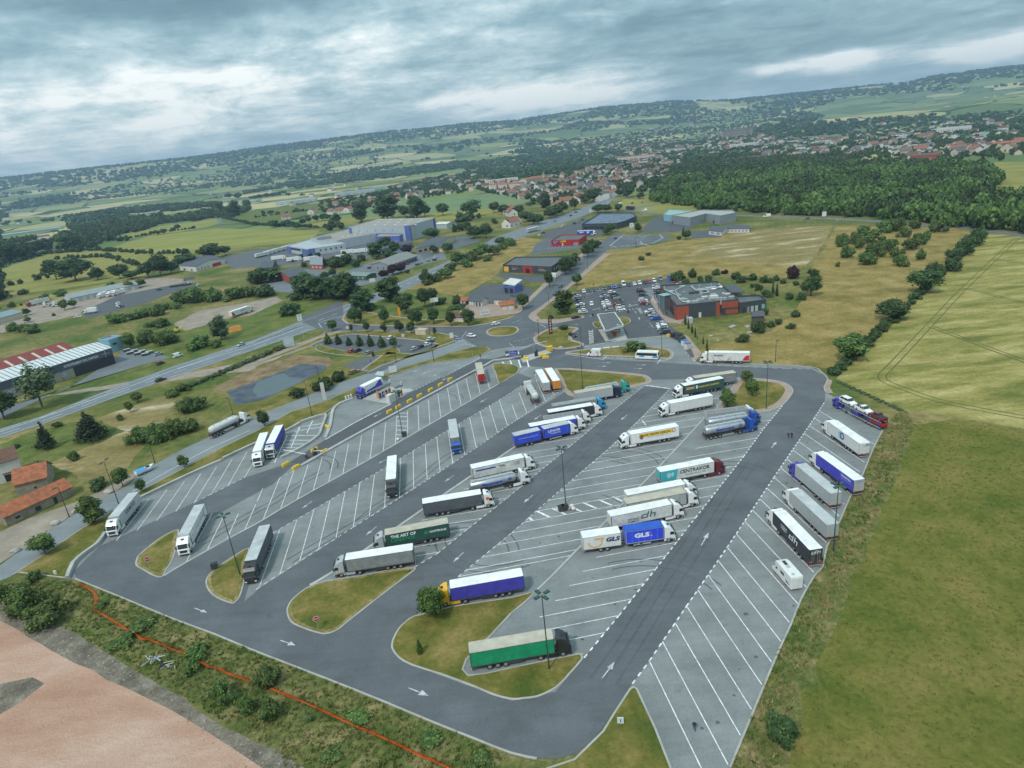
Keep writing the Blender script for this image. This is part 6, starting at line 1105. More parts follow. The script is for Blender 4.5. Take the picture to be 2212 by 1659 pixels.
trees([(1215,1452,150,220),(1370,1430,170,240),(1530,1385,150,220),(1660,1345,110,170),(1620,1190,130,180),(1720,1160,115,160),(1500,1050,70,130),(1590,1000,70,120)], T11, 'along the service road', 'the farm', 'scrub by the service road', 'bush', 'oak')
for i in range(16):
    t = i/15; tree(lerp(395, 610, t), lerp(843, 752, t), 9, f'reedy bush in the ditch below the highway, {nth(i)} from the farm end', 'bush', 'willow', 20, 'ditch hedge below the highway')
trees([(380,425,115,170),(860,545,95,160),(300,390,50,80)], T17, 'beside the orange roofed farm', 'the farm', 'farm bushes', 'bush', 'dark')
trees([(200,275,215,300),(420,385,200,340),(30,210,170,160),(300,40,90,150),(1230,430,60,260),(1080,560,60,240),(1700,700,110,180),(1660,825,100,170),(1930,1065,190,200),(2150,1165,170,180),(880,260,40,120)], T23a, 'in the rough strip', 'the concrete wall', 'bushes in the rough strip', 'bush', 'oak')
trees([(110,935,185,225),(140,1225,200,190),(900,1240,45,220),(1500,1420,60,220),(1950,1600,70,260),(650,1560,50,200)], T23b, 'along the orange netting', 'the timber pile', 'bushes by the netting', 'bush', 'oak')
tree(1686, 1600, 62, 'dark bush at the edge of the empty outer bays', 'bush', 'dark', 62); tree(936.8, 1332, 67, 'dense round tree on the island by the yellow cab', 'round', 'bright', 58); tree(908, 1412, 36, 'slender young poplar on the big front island', 'cypress', 'bright', 13)
tree(1571, 879, 42, 'round tree at the tip of the tree island', 'round', 'oak', 30); tree(1624.8, 857, 42, 'round tree in the middle of the tree island', 'round', 'oak', 28); tree(1613.5, 824, 26, 'round tree behind the others on the tree island', 'round', 'oak', 21)
tree(670, 1556.5, 12, 'white flowering shrub below the orange netting', 'bush', 'willow', 18)

# woods and far tree cover: masses nobody could count
def inpoly(px, py, P):
    inside = np.zeros(len(px), bool); n = len(P)
    for i in range(n):
        x0, y0 = P[i]; x1, y1 = P[(i+1) % n]; c = ((y0 > py) != (y1 > py)) & (px < (x1-x0)*(py-y0)/((y1-y0) if y1 != y0 else 1e-9)+x0); inside ^= c
    return inside
def gp(P): return [tuple(G(*p))[:2] for p in P]
def mass(name, pts, hts, leaf, q, label, group=None, wide=1.0, kind='bush'):
    """one mesh of many crowns standing at the given ground points"""
    pr = [proto(kind, 40+i, q) for i in range(4)]; Vs, Fs, Ms = [], [], []; off = 0; n = len(pts); sel = rng.integers(0, 4, n); zz = TH(pts[:, 0], pts[:, 1])
    for k in range(4):
        V, F, M_ = pr[k]; I = np.where(sel == k)[0]; 
        if not len(I): continue
        a = rng.uniform(0, 6.28, len(I)); ca, sa = np.cos(a)[:, None], np.sin(a)[:, None]; h = hts[I][:, None]; w = h*wide*rng.uniform(.8, 1.2, (len(I), 1))
        X = pts[I, 0][:, None]+w*(V[:, 0]*ca-V[:, 1]*sa); Y = pts[I, 1][:, None]+w*(V[:, 0]*sa+V[:, 1]*ca); Z = zz[I][:, None]+h*V[:, 2]
        VV = np.stack([X, Y, Z], -1).reshape(-1, 3); FF = (F[None]+(np.arange(len(I))*len(V))[:, None, None]).reshape(-1, 4)+off; Vs.append(VV); Fs.append(FF); Ms.append(np.tile(M_, len(I))); off += len(VV)
    o = link(name, npmesh(name, np.concatenate(Vs), np.concatenate(Fs), LF[leaf], np.concatenate(Ms), 4)); return tag(o, label, 'woodland', group, 'stuff')
def scatter(P, dens, jit=None):
    W_ = gp(P); xs = [p[0] for p in W_]; ys = [p[1] for p in W_]; ar = (max(xs)-min(xs))*(max(ys)-min(ys)); n = int(ar*dens); X = rng.uniform(min(xs), max(xs), n); Y = rng.uniform(min(ys), max(ys), n); k = inpoly(X, Y, W_); return np.stack([X[k], Y[k]], -1)
FOREST = [(1405,430),(1440,404),(1500,388),(1600,372),(1700,366),(1900,366),(2100,362),(2155,378),(2160,398),(2122,428),(2150,442),(2212,430),(2330,440),(2330,515),(2211,506),(2034,485),(1859,470),(1659,463),(1560,456),(1500,449),(1450,442),(1410,438)]
fp = scatter(FOREST, 1/62); mass('forest', fp, rng.uniform(4.5, 14, len(fp))*(1+.8*(vnoise(fp[:, 0]/40, fp[:, 1]/40, 2)-.5)), 'oak', .16, 'dense green wood filling the land beyond the barley field', wide=.62)
fq = fp[(vnoise(fp[:, 0]/28, fp[:, 1]/28, 15) > .5)]; mass('forest_scrub', fq+rng.normal(0, 2, fq.shape), rng.uniform(6, 12, len(fq)), 'bright', .16, 'fresh green crowns among the darker wood', wide=.8)
fp = fp[vnoise(fp[:, 0]/35, fp[:, 1]/35, 8) > .55][::4]; mass('forest_oaks', fp, rng.uniform(12, 16.5, len(fp)), 'dark', .16, 'darker tall crowns standing up out of the wood', wide=.55)
OPEN = [[(0,486),(145,478),(165,505),(120,536),(0,530)], [(300,472),(350,455),(500,428),(560,430),(690,422),(815,400),(850,405),(815,420),(690,445),(560,452),(480,452),(350,476)], [(0,458),(200,432),(500,403),(530,418),(470,436),(200,456),(60,478)], [(230,470),(470,444),(470,456),(330,470)], [(0,475),(60,455),(170,448),(60,478)], [(0,428),(200,398),(360,382),(200,412),(0,440)], [(200,440),(330,420),(440,412),(330,432)], [(470,430),(553,415),(640,404),(640,412),(553,428)], [(1100,300),(1200,285),(1280,285),(1180,305)], [(1140,318),(1230,305),(1290,300),(1200,318)], [(0,605),(60,560),(212,541),(345,548),(450,545),(650,526),(690,500),(474,470),(320,488),(220,520),(150,535),(0,575)], [(480,480),(553,450),(700,437),(825,424),(1103,412),(1180,403),(1180,428),(1103,465),(780,490),(560,487)], [(600,416),(700,400),(860,383),(1000,364),(1005,374),(860,400),(690,424)],
        [(823,353),(860,337),(980,323),(985,331),(900,348),(840,360)], [(1170,300),(1230,292),(1300,282),(1390,272),(1395,282),(1290,300),(1180,306)], [(1735,240),(1830,212),(1990,200),(2212,185),(2300,180),(2300,245),(2212,243),(2070,246),(1910,255),(1800,258)], [(1740,333),(1770,316),(1870,314),(1865,330)], [(2120,350),(2300,345),(2300,440),(2130,425)],
        [(0,440),(150,410),(190,412),(60,430),(0,452)], [(940,300),(1100,278),(1250,262),(1200,282),(960,310)], [(700,330),(830,310),(900,305),(760,328)], [(550,338),(700,318),(760,322),(600,345)], [(880,310),(1150,270),(1180,275),(930,318)]]
TOWN = [[(1040,415),(1060,398),(1180,385),(1300,360),(1420,340),(1480,350),(1440,380),(1400,400),(1345,418),(1300,435),(1150,440),(1100,425)], [(840,405),(930,385),(1040,378),(1060,398),(1040,412),(900,430),(840,432)], [(1150,318),(1300,295),(1480,268),(1560,240),(1680,248),(1640,300),(1560,335),(1440,345),(1330,350)], [(1560,300),(1800,300),(2000,290),(2212,300),(2212,335),(2000,345),(1800,340),(1640,345)], [(130,425),(300,392),(500,372),(560,385),(400,415),(200,430)], [(680,440),(760,425),(850,432),(840,448),(700,460)], [(1800,290),(1900,270),(2000,262),(2060,250),(2212,240),(2212,300),(1900,310)], [(470,392),(560,372),(640,350),(730,345),(700,370),(560,395)]]
def farwood():
    n = 60000; az = rng.uniform(-.78, .78, n); d = np.exp(rng.uniform(math.log(650), math.log(7400), n)); X = d*np.sin(az); Y = d*np.cos(az)
    D_ = fbm(X/420, Y/420, 21, 3); D2 = np.abs(vnoise(X/230+.3*vnoise(X/90, Y/90, 4), Y/230, 9)-.5); keep = (D_ > np.where(d > 5200, .40, np.where(d > 2800, .515, .575))) | ((D2 < .045) & (d < 2800))
    keep |= rng.uniform(0, 1, n) < np.where(d > 2800, .012, .05)
    U_, V_ = PIX(np.stack([X, Y], -1))
    for P in OPEN: keep &= ~inpoly(U_, V_, P)
    tw = np.zeros(n, bool)
    for P in TOWN: tw |= inpoly(U_, V_, P)
    keep &= ~(tw & (rng.uniform(0, 1, n) > .9)); keep |= tw & (rng.uniform(0, 1, n) < .42); keep &= ~inpoly(X, Y, gp(FOREST))
    near = [(0,1000),(0,578),(110,548),(212,541),(345,548),(450,545),(650,526),(690,500),(930,485),(1106,470),(1210,440),(1345,410),(1480,445),(1660,463),(2100,485),(2400,500),(2400,1600),(0,1600)]
    keep &= ~inpoly(X, Y, gp(near)); X, Y, d = X[keep], Y[keep], d[keep]
    # stay off the far road into town
    h = rng.uniform(6, 11.5, len(X)); h = np.where(tw[keep], h*.72, h); P = np.stack([X, Y], -1)
    a = d < 1700; b = ~a; mass('far_trees', P[a], h[a], 'dark', .045, 'dark tree cover of hedges and copses around the town', wide=.75)
    h2 = h[b]*(1+np.clip((d[b]-2500)/6000, 0, .7)); mass('distant_woodland', P[b], h2, 'dark', .012, 'distant dark woodland and hedges over the hills', wide=1.15)
farwood()
WOODS = [[(0,575),(0,520),(60,518),(112,522),(112,545),(60,560)], [(130,542),(140,512),(180,485),(350,466),(355,484),(235,522),(175,545)], [(250,462),(330,452),(480,440),(470,446),(350,460)], [(553,380),(640,372),(728,358),(835,368),(838,378),(738,390),(640,400),(560,408)], [(845,362),(978,342),(1105,332),(1170,325),(1280,318),(1290,335),(1105,360),(1003,367),(873,380)], [(1100,372),(1110,345),(1250,330),(1320,335),(1330,348),(1250,360),(1180,368)], [(320,475),(360,468),(470,462),(470,470),(360,486)], [(1640,345),(1680,318),(1850,305),(1900,318),(1760,340)], [(1880,345),(1960,325),(2212,318),(2212,345),(2000,352)], [(1560,275),(1660,262),(1800,258),(1900,262),(2000,275),(1800,285),(1620,290)], [(1900,255),(1915,215),(1935,212),(1950,245)]]
W_ = np.concatenate([scatter(P, 1/110 if P[0][1] > 400 else 1/190) for P in WOODS]); W_ = W_[fbm(W_[:, 0]/90, W_[:, 1]/90, 31, 3) > .52][:9000]; mass('copses', W_, rng.uniform(6, 13, len(W_)), 'dark', .045, 'dark copses between the fields and the town', wide=.72)
HL = [((0,622),(105,600)), ((0,577),(100,549),(212,541),(345,549),(437,546)), ((318,506),(425,493)), ((245,520),(330,507)), ((480,471),(553,487),(690,492)), ((440,432),(560,416)), ((0,646),(60,634)), ((553,470),(640,458),(760,448)), ((0,668),(110,650)), ((120,560),(230,555),(300,575)), ((200,470),(330,455)), ((60,600),(180,585))]
hp = np.array([tuple((G(*a).lerp(G(*b), t)).xy) for L_ in HL for a, b in zip(L_[:-1], L_[1:]) for t in np.arange(0, 1, 4.5/max(5, (G(*b)-G(*a)).length))]); hp = hp[rng.uniform(0, 1, len(hp)) < .8]; mass('field_hedges', hp+rng.normal(0, 1.2, hp.shape), rng.uniform(2, 6.5, len(hp)), 'dark', .12, 'dark hedgerows dividing the yellow and green fields', wide=.8)
# rough growth, tall grass and tufts near the camera
def tufts(name, P, dens, h0, h1, mats_, label, n_blade=7):
    p = scatter(P, dens); k = len(p); print(name, k); n = k*n_blade; c = np.repeat(p, n_blade, 0)+rng.normal(0, .16, (n, 2)); h = np.repeat(rng.uniform(h0, h1, k), n_blade)*rng.uniform(.6, 1.1, n); a = rng.uniform(0, 6.28, n); w = .05+h*.10; lean = rng.normal(0, .35, (n, 2))*h[:, None]
    dx, dy = np.cos(a)*w, np.sin(a)*w; z = np.full(n, .0); V = np.stack([np.stack([c[:, 0]-dx, c[:, 1]-dy, z], -1), np.stack([c[:, 0]+dx, c[:, 1]+dy, z], -1), np.stack([c[:, 0]+lean[:, 0], c[:, 1]+lean[:, 1], h], -1)], 1).reshape(-1, 3)
    mi = np.repeat((vnoise(p[:, 0]/4, p[:, 1]/4, 6)+rng.uniform(-.35, .35, k) > .5).astype(int), n_blade); o = link(name, npmesh(name, V, np.arange(n*3).reshape(-1, 3), mats_, mi, 3)); tag(o, label, 'grass', None, 'stuff')
GA, GB, GC, GD, GE = [mat(n, c, .9, var=.3, vscale=2.5, fine=.2, spec=.1) for n, c in (('grass blade', (.13, .18, .045)), ('dry blade', (.34, .28, .13)), ('dark blade', (.06, .10, .028)), ('straw blade', (.22, .23, .085)), ('olive blade', (.20, .21, .06)))]
tufts('tall_grass', [(163,1254),(375,1340),(703,1470),(1028,1602),(1100,1635),(1050,1720),(650,1720),(590,1620),(400,1510),(170,1372),(0,1295),(0,1260)], 2.4, .25, .6, [GA, GD], 'tall rough grass growing around the orange netting')
tufts('verge_grass', [(1661,1460),(1709,1352),(1762,1246),(1788,1184),(1868,1026),(1909,931),(1940,888),(1975,905),(1940,1010),(1870,1170),(1790,1330),(1730,1480),(1660,1700),(1570,1690)], 2.2, .25, .7, [GB, GA], 'dry tall grass on the strip between outer row and meadow')
tufts('meadow_grass', [(1975,905),(2230,925),(2280,1200),(2240,1680),(1660,1700),(1730,1480),(1790,1330),(1870,1170),(1940,1010)], 1.0, .15, .32, [GA, GE], 'low green grass of the wide meadow', 6)
# ------------------------------------------------------------------ buildings
def GT(x, y):                              # where the sight line meets the terrain, for the far slopes
    d = FWD + RGT*(x-PW/2)/FPX - UPV*(y-PH/2)/FPX; d = d/np.hypot(d[0], d[1]); t = 500.0; st = 8.0
    while t < 11500:
        if CAMH+d[2]*t < float(TH(d[0]*t, d[1]*t)): break
        t += st; st = max(8.0, t*.006)
    return Vector((d[0]*t, d[1]*t, float(TH(d[0]*t, d[1]*t))))
def wm(name, c, **k): return mat(name, c, k.pop('rough', .8), var=k.pop('var', .12), vscale=3, fine=.06, fscale=1.0, **k)
M_WG = wm('grey cladding', (.25, .28, .31)); M_ANT = wm('anthracite cladding', (.055, .065, .075)); M_REDC = wm('red cladding', (.38, .03, .025)); M_PALE = wm('pale cladding', (.42, .47, .50)); M_WHW = wm('white render', (.62, .61, .57)); M_CREAM = wm('cream render', (.55, .48, .36))
M_RFG = wm('flat roof felt', (.12, .135, .14), var=.25); M_RFB = wm('buff roof', (.33, .30, .26), var=.2); M_TILE = mat('orange roof tiles', (.42, .13, .05), .85, var=.45, vscale=1.2, fine=.2, fscale=3, c2=(.22, .085, .05)); M_BTILE = mat('brown roof tiles', (.16, .085, .06), .85, var=.3, vscale=2, fine=.15)
M_SLATE = wm('slate roof', (.085, .095, .11)); M_DBLUE = wm('blue cladding', (.10, .145, .38)); M_STONE = mat('old stone wall', (.30, .26, .20), .9, var=.35, vscale=1.5, fine=.2); M_BRICK = wm('orange brick', (.33, .075, .04)); M_TEAL = wm('teal sheet roof', (.22, .42, .40)); M_LBLUE = wm('light blue wall', (.25, .45, .55)); M_RSHEET = wm('red sheet roof', (.22, .05, .045)); M_SOLAR = mat('solar panels', (.05, .08, .15), .25, var=.3, vscale=3, spec=.6)
def off(V, c): return [(p[0]-c[0], p[1]-c[1]) for p in V]
def bld(name, label, pts, H, wall, roof, kind='flat', base=False, rise=2.2, feats=(), cat='building', group=None, far=False, par=.45, ov=.4):
    """footprint from photo points at eaves height (or base); feats = (edge, u0, u1, z0, z1, material, name) on the walls"""
    P = [G(*p, 0 if base else H) for p in pts]
    if sum(P[i].x*P[(i+1) % len(P)].y-P[(i+1) % len(P)].x*P[i].y for i in range(len(P))) < 0: flip = True
    else: flip = False
    o = P[0].copy(); o.z = 0; t = thing(name, label, cat, o, 0, group); Q = [(p.x-o.x, p.y-o.y) for p in P]; w = MB()
    if kind == 'flat':
        w.prism(Q, 0, H-.3, 0, 0); w.obj('wall', wall, t); r = MB(); r.prism(Q, H-.32, H-.3+.02, 1, 0)
        q = [Vector((a, b, 0)) for a, b in Q]+[Vector((*Q[0], 0))]; s = -1 if flip else 1; wallribbon(r, q, -.08, .28, H-.34, H+par, 1); r.obj('roof', [roof, wall], t)
    else:
        a, b, c, d = [Vector((*q, H)) for q in Q[:4]]; m0 = (a+d)/2+Vector((0, 0, rise)); m1 = (b+c)/2+Vector((0, 0, rise)); w.prism(Q[:4], 0, H, 0, 0); w.poly([a, d, m0]); w.poly([b, c, m1]); w.obj('wall', wall, t)
        e = (b-a).normalized()*ov; f = (d-a).normalized()*ov; dz = Vector((0, 0, ov*rise/((d-a).length/2))); r = MB(); th = Vector((0, 0, .16))
        A, B, C, D, M0, M1 = a-e-f-dz, b+e-f-dz, c+e+f-dz, d-e+f-dz, m0-e, m1+e
        for q4 in ([A, B, M1, M0], [D, C, M1, M0]): r.poly([v+th for v in q4]); r.poly(q4); r.poly([q4[0], q4[1], q4[1]+th, q4[0]+th]); r.poly([q4[0], q4[3], q4[3]+th, q4[0]+th]); r.poly([q4[1], q4[2], q4[2]+th, q4[1]+th])
        r.obj('roof', roof, t)
    for f in feats:
        e, u0, u1, z0, z1, m_, nm = f; a, b = Vector((*Q[e], 0)), Vector((*Q[(e+1) % len(Q)], 0)); d = b-a; n = Vector((d.y, -d.x, 0)).normalized()*(-1 if flip else 1); x0, x1 = a+d*u0, a+d*u1; k = MB()
        k.loft([[p+Vector((0, 0, z0)), p+n*.07+Vector((0, 0, z0)), p+n*.07+Vector((0, 0, z1)), p+Vector((0, 0, z1))] for p in (x0, x1)], 0); k.obj(nm, m_, t)
    return t, Q, flip
def wins(e, n, z0, z1, u0=.05, u1=.95, fill=.55, m=None, nm='window'):
    st = (u1-u0)/n; return [(e, u0+i*st+st*(1-fill)/2, u0+i*st+st*(1+fill)/2, z0, z1, m or M_GLASS, nm) for i in range(n)]
def sign_text(t, Q, flip, e, u, z, s, w, h, col, out=.12, bold=.02):
    a, b = Vector((*Q[e], 0)), Vector((*Q[(e+1) % len(Q)], 0)); d = b-a; n = Vector((d.y, -d.x, 0)).normalized()*(-1 if flip else 1); p = a+d*u+n*out; az = math.atan2(n.y, n.x)+math.pi/2
    link('lettering', text_mesh(s, w, h, mat('letter '+str(col), col, .5), bold, .03), t, (p.x, p.y, z), (R(90), 0, az))
# restaurant
t, Q, fl = bld('restaurant', 'flat roofed restaurant with red and anthracite walls beside the full car park', [(1461,661.3),(1595.4,648),(1549.3,608.5),(1426,617.7)], 6.2, M_ANT, M_RFG, feats=[(0,.0,.20,0,6.0,M_BRICK,'red_panel'),(0,.64,1.0,3.2,6.0,M_BRICK,'red_panel'),(0,.64,.72,.1,3.1,M_BRICK,'red_panel'),(0,.80,1.0,.5,2.3,M_BRICK,'red_panel'),(0,.36,.40,.1,2.4,M_WHW,'door'),(0,.52,.57,.1,2.4,M_CHAS,'door'),(0,.70,.73,1.0,5.0,M_BLK,'window'),(3,.10,.22,.2,6.0,M_BRICK,'red_panel'),(3,.45,.62,.2,6.2,M_BRICK,'red_panel'),(3,.88,.99,.2,7.6,M_BRICK,'red_panel')]+wins(3,3,.5,5.2,.22,.45,.8)+wins(3,3,.5,3.0,.63,.86,.8))
def onroof(t, o, L_, H):
    for x, y, sx, sy, sz, m_, nm, rz in L_:
        g = G(x, y, H); q = MB(); q.box((0, 0, sz/2), (sx, sy, sz), 0); ob = q.obj(nm, m_, t); ob.location = (g.x-t.location.x, g.y-t.location.y, H-.28); ob.rotation_euler = (0, 0, rz)
Z2 = lambda x, y: (1382.5+.13184*x, 594+.13184*y)
U_ = [(500,265,2.6,1.0,.5),(690,180,2.6,1.0,.5),(680,390,2.6,1.2,.6),(740,395,2.2,1.0,.5),(790,440,1.6,1.4,.7),(900,445,2.8,1.3,1.0),(1010,400,2.4,1.0,.5),(960,410,1.5,1.2,.8),(1060,355,2.6,1.3,.5),(1145,400,1.2,1.0,1.0),(1000,320,1.2,1.2,1.6),(1195,310,2.6,1.0,.4),(1210,370,3.4,2.2,1.3),(1270,395,1.2,1.0,.9),(1325,395,1.2,1.0,1.0),(1385,395,1.3,1.0,1.0),(1435,305,2.4,1.2,.5),(1500,365,2.4,1.2,.8),(1000,235,3.6,1.2,.7),(1160,230,5.0,2.0,1.2),(1365,300,.8,.8,.6),(720,270,1.0,.6,.3),(640,330,1.6,.8,.5),(800,290,.6,.6,.4)]
onroof(t, 0, [Z2(a, b)+(sx, sy, sz, M_ALU if i % 4 else M_WHW, 'roof_unit', .1) for i, (a, b, sx, sy, sz) in enumerate(U_)], 6.2)
def duct(pts, r_=.28, H=6.2, z=.5, m_=None, nm='duct'):
    q = MB(); P = [G(*Z2(*p), H) for p in pts]; o = t.location
    for i in range(len(P)-1): q.cyl((P[i].x-o.x, P[i].y-o.y, H+z-.28), (P[i+1].x-o.x, P[i+1].y-o.y, H+z-.28), r_, n=8)
    q.obj(nm, m_ or M_ALU, t)
duct([(840,190),(900,245),(960,260),(1060,250),(1110,235),(1240,235),(1290,205),(1350,205),(1290,155)], .35); duct([(400,245),(470,275),(540,310),(600,330),(650,390),(700,445),(760,450)], .28); duct([(740,185),(660,215),(575,260),(600,300),(660,345)], .22); duct([(800,300),(1090,270)], .6, z=.5, m_=M_CHAS); duct([(990,310),(1130,290),(1080,240)], .3)
for a, b in ((398,235),(972,205),(1168,195),(1325,470)): g = G(*Z2(a, b), 6.2); q = MB(); q.cyl((0, 0, 5.9), (0, 0, 7.8), .25, n=8); ob = q.obj('chimney', M_ALU, t); ob.location = (g.x-t.location.x, g.y-t.location.y, 0)
bld('restaurant_annex', 'low grey annex with pale doors joined to the restaurant', [(1597,656),(1654.8,648.3),(1641,638.5),(1590,641)], 4.4, M_ANT, M_RFG, feats=[(0,.14,.22,.1,2.5,M_BLK,'door'),(0,.30,.38,.1,2.5,M_WG,'door'),(0,.44,.54,.1,2.6,M_PALE,'door'),(0,.60,.70,.1,2.6,M_PALE,'door'),(0,.84,.96,.8,2.8,M_TEAL,'window')])
def openroof(name, label, pts, H, m_, posts=4, th=.3, cat='canopy', pr=.1):
    P = [G(*p, H) for p in pts]; o = P[0].copy(); o.z = 0; t = thing(name, label, cat, o); q = MB(); q.prism([(p.x-o.x, p.y-o.y) for p in P], H-th, H, 0, 0, True); q.obj('roof', m_, t); c = sum(P, Vector())/len(P)
    for p in P[:posts]: k = p.lerp(c, .12)-o; s = MB(); s.cyl((k.x, k.y, 0), (k.x, k.y, H-th), pr, n=6); s.obj('post', M_ALU, t)
    return t
openroof('pergola', 'louvred dark terrace cover behind the restaurant', [(1563,615.8),(1588,614.4),(1609,630),(1580,631.6)], 3.2, M_SLATE)
ct = openroof('fuel_canopy', 'large grey fuel canopy in front of the restaurant car park', [(1291,679.8),(1327,674.8),(1346.5,703),(1307,714.8)], 5.0, M_RFG, 0, .6)
q = MB(); P = [G(*p, 5.0)-ct.location for p in [(1291,679.8),(1327,674.8),(1346.5,703),(1307,714.8),(1291,679.8)]]; wallribbon(q, [Vector((p.x, p.y, 0)) for p in P], -.2, .2, 4.45, 5.3); q.obj('fascia', M_WHW, ct)
for x, y in ((1315,722),(1334,718)): g = G(x, y)-ct.location; q = MB(); q.cyl((g.x, g.y, 0), (g.x, g.y, 4.4), .22, n=8); q.obj('post', M_ALU, ct)
g = G(1437, 668); t = thing('glass_porch', 'tall glass entrance porch of the restaurant with turquoise roof', 'porch', g, .35); q = MB(); q.box((0, 0, 3.4), (3.6, 3.6, 6.8)); q.obj('glazing', mat('porch glass', (.10, .16, .17), .1, spec=.8), t); q = MB(); q.box((0, 0, 6.95), (4.4, 4.4, .25)); q.obj('roof', M_TEAL, t); q = MB(); [q.cyl((a, b, 0), (a, b, 6.8), .08, n=6) for a in (-1.85, 1.85) for b in (-1.85, 1.85)]; q.obj('frame', M_ALU, t)
def rectb(name, label, A, B, depth, H, wall, roof, kind='gable', **k):
    a, b = G(*A), G(*B); d = (b-a).normalized(); n = Vector((-d.y, d.x, 0)); n = n if n.y > 0 else -n
    P = [a, b, b+n*depth, a+n*depth]
    global G_; 
    return bldw(name, label, P, H, wall, roof, kind, **k)
def bldw(name, label, P, H, wall, roof, kind='gable', **k):
    g0 = globals()['G']; it = iter(P); globals()['G'] = lambda *a: next(it)
    try: return bld(name, label, [(0, 0)]*len(P), H, wall, roof, kind, base=True, **k)
    finally: globals()['G'] = g0
# shops and sheds
t, Q, fl = bld('anthracite_shop', 'anthracite shop with a red entrance portal beside the lane', [(1086,573),(1191,577.3),(1223.5,554.8),(1114,556)], 4.6, M_ANT, M_RFG, feats=[(0,.42,.62,0,4.6,M_REDC,'portal'),(0,.48,.56,.1,2.8,M_GLASS,'door'),(0,.02,.12,.5,3.8,wm('yellow poster', (.7, .42, .05)),'poster')]+wins(1,3,1.8,2.8,.1,.5,.3,M_WHW))
sign_text(t, Q, fl, 0, .26, 3.9, 'RESTAURANT', 5.2, .5, (.6, .05, .03)); sign_text(t, Q, fl, 0, .80, 3.9, 'BOISSONS', 4.2, .5, (.6, .05, .03)); sign_text(t, Q, fl, 0, .27, 2.6, 'Plats du jour\nSalades', 5.4, 1.3, (.6, .6, .6), bold=0); sign_text(t, Q, fl, 0, .82, 2.6, 'Viande\nGrillades', 6.2, 1.3, (.6, .6, .6), bold=0)
t, Q, fl = bld('red_shop', 'bright red flat roofed shop with purple and yellow signs', [(1190.5,520.8),(1252,518),(1267,507.5),(1211,508)], 4.3, M_REDC, M_RFG, feats=[(0,.02,.29,1.9,4.3,wm('purple sign', (.12, .03, .14)),'sign'),(0,.32,.52,3.2,4.3,wm('yellow sign', (.72, .55, .03)),'sign'),(0,.78,.94,0,2.3,M_WG,'door'),(0,.38,.42,0,2.4,M_WHW,'door')])
sign_text(t, Q, fl, 0, .16, 3.1, 'Au Cannelle\nde May', 4.2, 1.7, (.6, .55, .7)); sign_text(t, Q, fl, 0, .42, 3.75, 'SALON DE THÉ', 3.2, .5, (.35, .1, .02))
t, Q, fl = bld('solar_roof_hall', 'dark grey hall with a roof full of solar panels beyond the red shop', [(1257,484.5),(1332,482.8),(1350,478),(1375,467),(1366,459.5),(1296,460.8)], 5.0, M_ANT, M_SOLAR, feats=wins(0,5,1,2.6,.05,.8,.85)); onroof(t, 0, [(x, y, 5, 1, .3, M_WG, 'roof_light', .2) for x, y in ((1300,478),(1325,476),(1310,468),(1345,470),(1330,464))], 5)
bld('grey_blue_warehouse', 'large grey blue windowless warehouse at the edge of the wood', [(1450,465.8),(1491,470.8),(1525,462),(1556,466.5),(1590,460),(1583,455),(1512,454)], 6.9, M_WG, wm('pale flat roof', (.36, .37, .34)), feats=[(0,.05,.10,0,2.4,M_BLK,'door'),(2,.5,.6,0,2.4,M_BLK,'door')])
bld('green_roof_shed', 'light blue shed with pale green roof beside the grey blue warehouse', [(1433.5,463.8),(1450.5,466),(1500,457),(1443.5,452.8)], 5.4, M_LBLUE, wm('pale green roof', (.30, .42, .36)))
bld('white_office', 'white bungalow with grey hipped roof on the chalky ground, end block', [(1531,498),(1559,501),(1575,492),(1541,489)], 3, M_WHW, M_SLATE, 'gable', rise=1.2, feats=wins(0,2,.8,2,m=M_WG)); bld('white_office', 'white bungalow with grey roof on the chalky ground, long wing', [(1568,494.5),(1619,493.5),(1617,486),(1572,486)], 3, M_WHW, M_SLATE, 'gable', rise=1.2, feats=wins(0,6,.8,2,m=M_WG))
W1 = 'the big pale grey warehouse'
t, Q, fl = bld('warehouse', 'tallest block of the big pale warehouse, buff roof and blue corner', [(753,491),(884,488),(940,471.5),(813,473.5)], 14.5, M_PALE, M_RFB, feats=[(0,.0,.05,0,14.9,M_DBLUE,'blue_pier'),(0,.92,1.0,0,14.9,M_DBLUE,'blue_pier'),(1,.0,.04,0,14.9,M_DBLUE,'blue_pier'),(1,.90,1.0,0,14.9,M_DBLUE,'blue_pier')]+wins(0,5,9.5,11.5,.1,.8,.12,M_WG))
onroof(t, 0, [(810+i % 5*22+(i//5)*6, 485-(i//5)*5, 2.2, 4.0, .4, M_WHW, 'roof_light', .3) for i in range(15)], 14.5)
t, Q, fl = bld('warehouse', 'buff roofed middle block of the big warehouse with roof lights', [(695,523),(728,519.8),(812,504.8),(803,492),(750.5,495.5),(672,514.8)], 8.2, M_PALE, M_RFB, feats=[(2,.0,.9,1,2.6,M_DBLUE,'blue_band')]); onroof(t, 0, [(740+i*13, 511-i*2.4, 2.2, 3.6, .4, M_WHW, 'roof_light', .3) for i in range(6)]+[(700, 516, 14, 8, 3, M_WG, 'plant_room', .3)], 8.2)
t, Q, fl = bld('warehouse', 'low front block of the big warehouse with loading doors', [(619,531.5),(665.5,539),(745.5,527),(725.5,519.8),(673,516)], 6.2, M_PALE, wm('pale ridged roof', (.40, .43, .44)), feats=[(0,.0,.2,0,6.6,M_DBLUE,'blue_pier'),(0,.7,1,0,6.6,M_DBLUE,'blue_pier'),(1,.0,.18,0,6.6,M_DBLUE,'blue_pier'),(0,.2,.65,3.4,5.4,M_BLK,'opening')]+wins(1,5,3,4.6,.25,.95,.3))
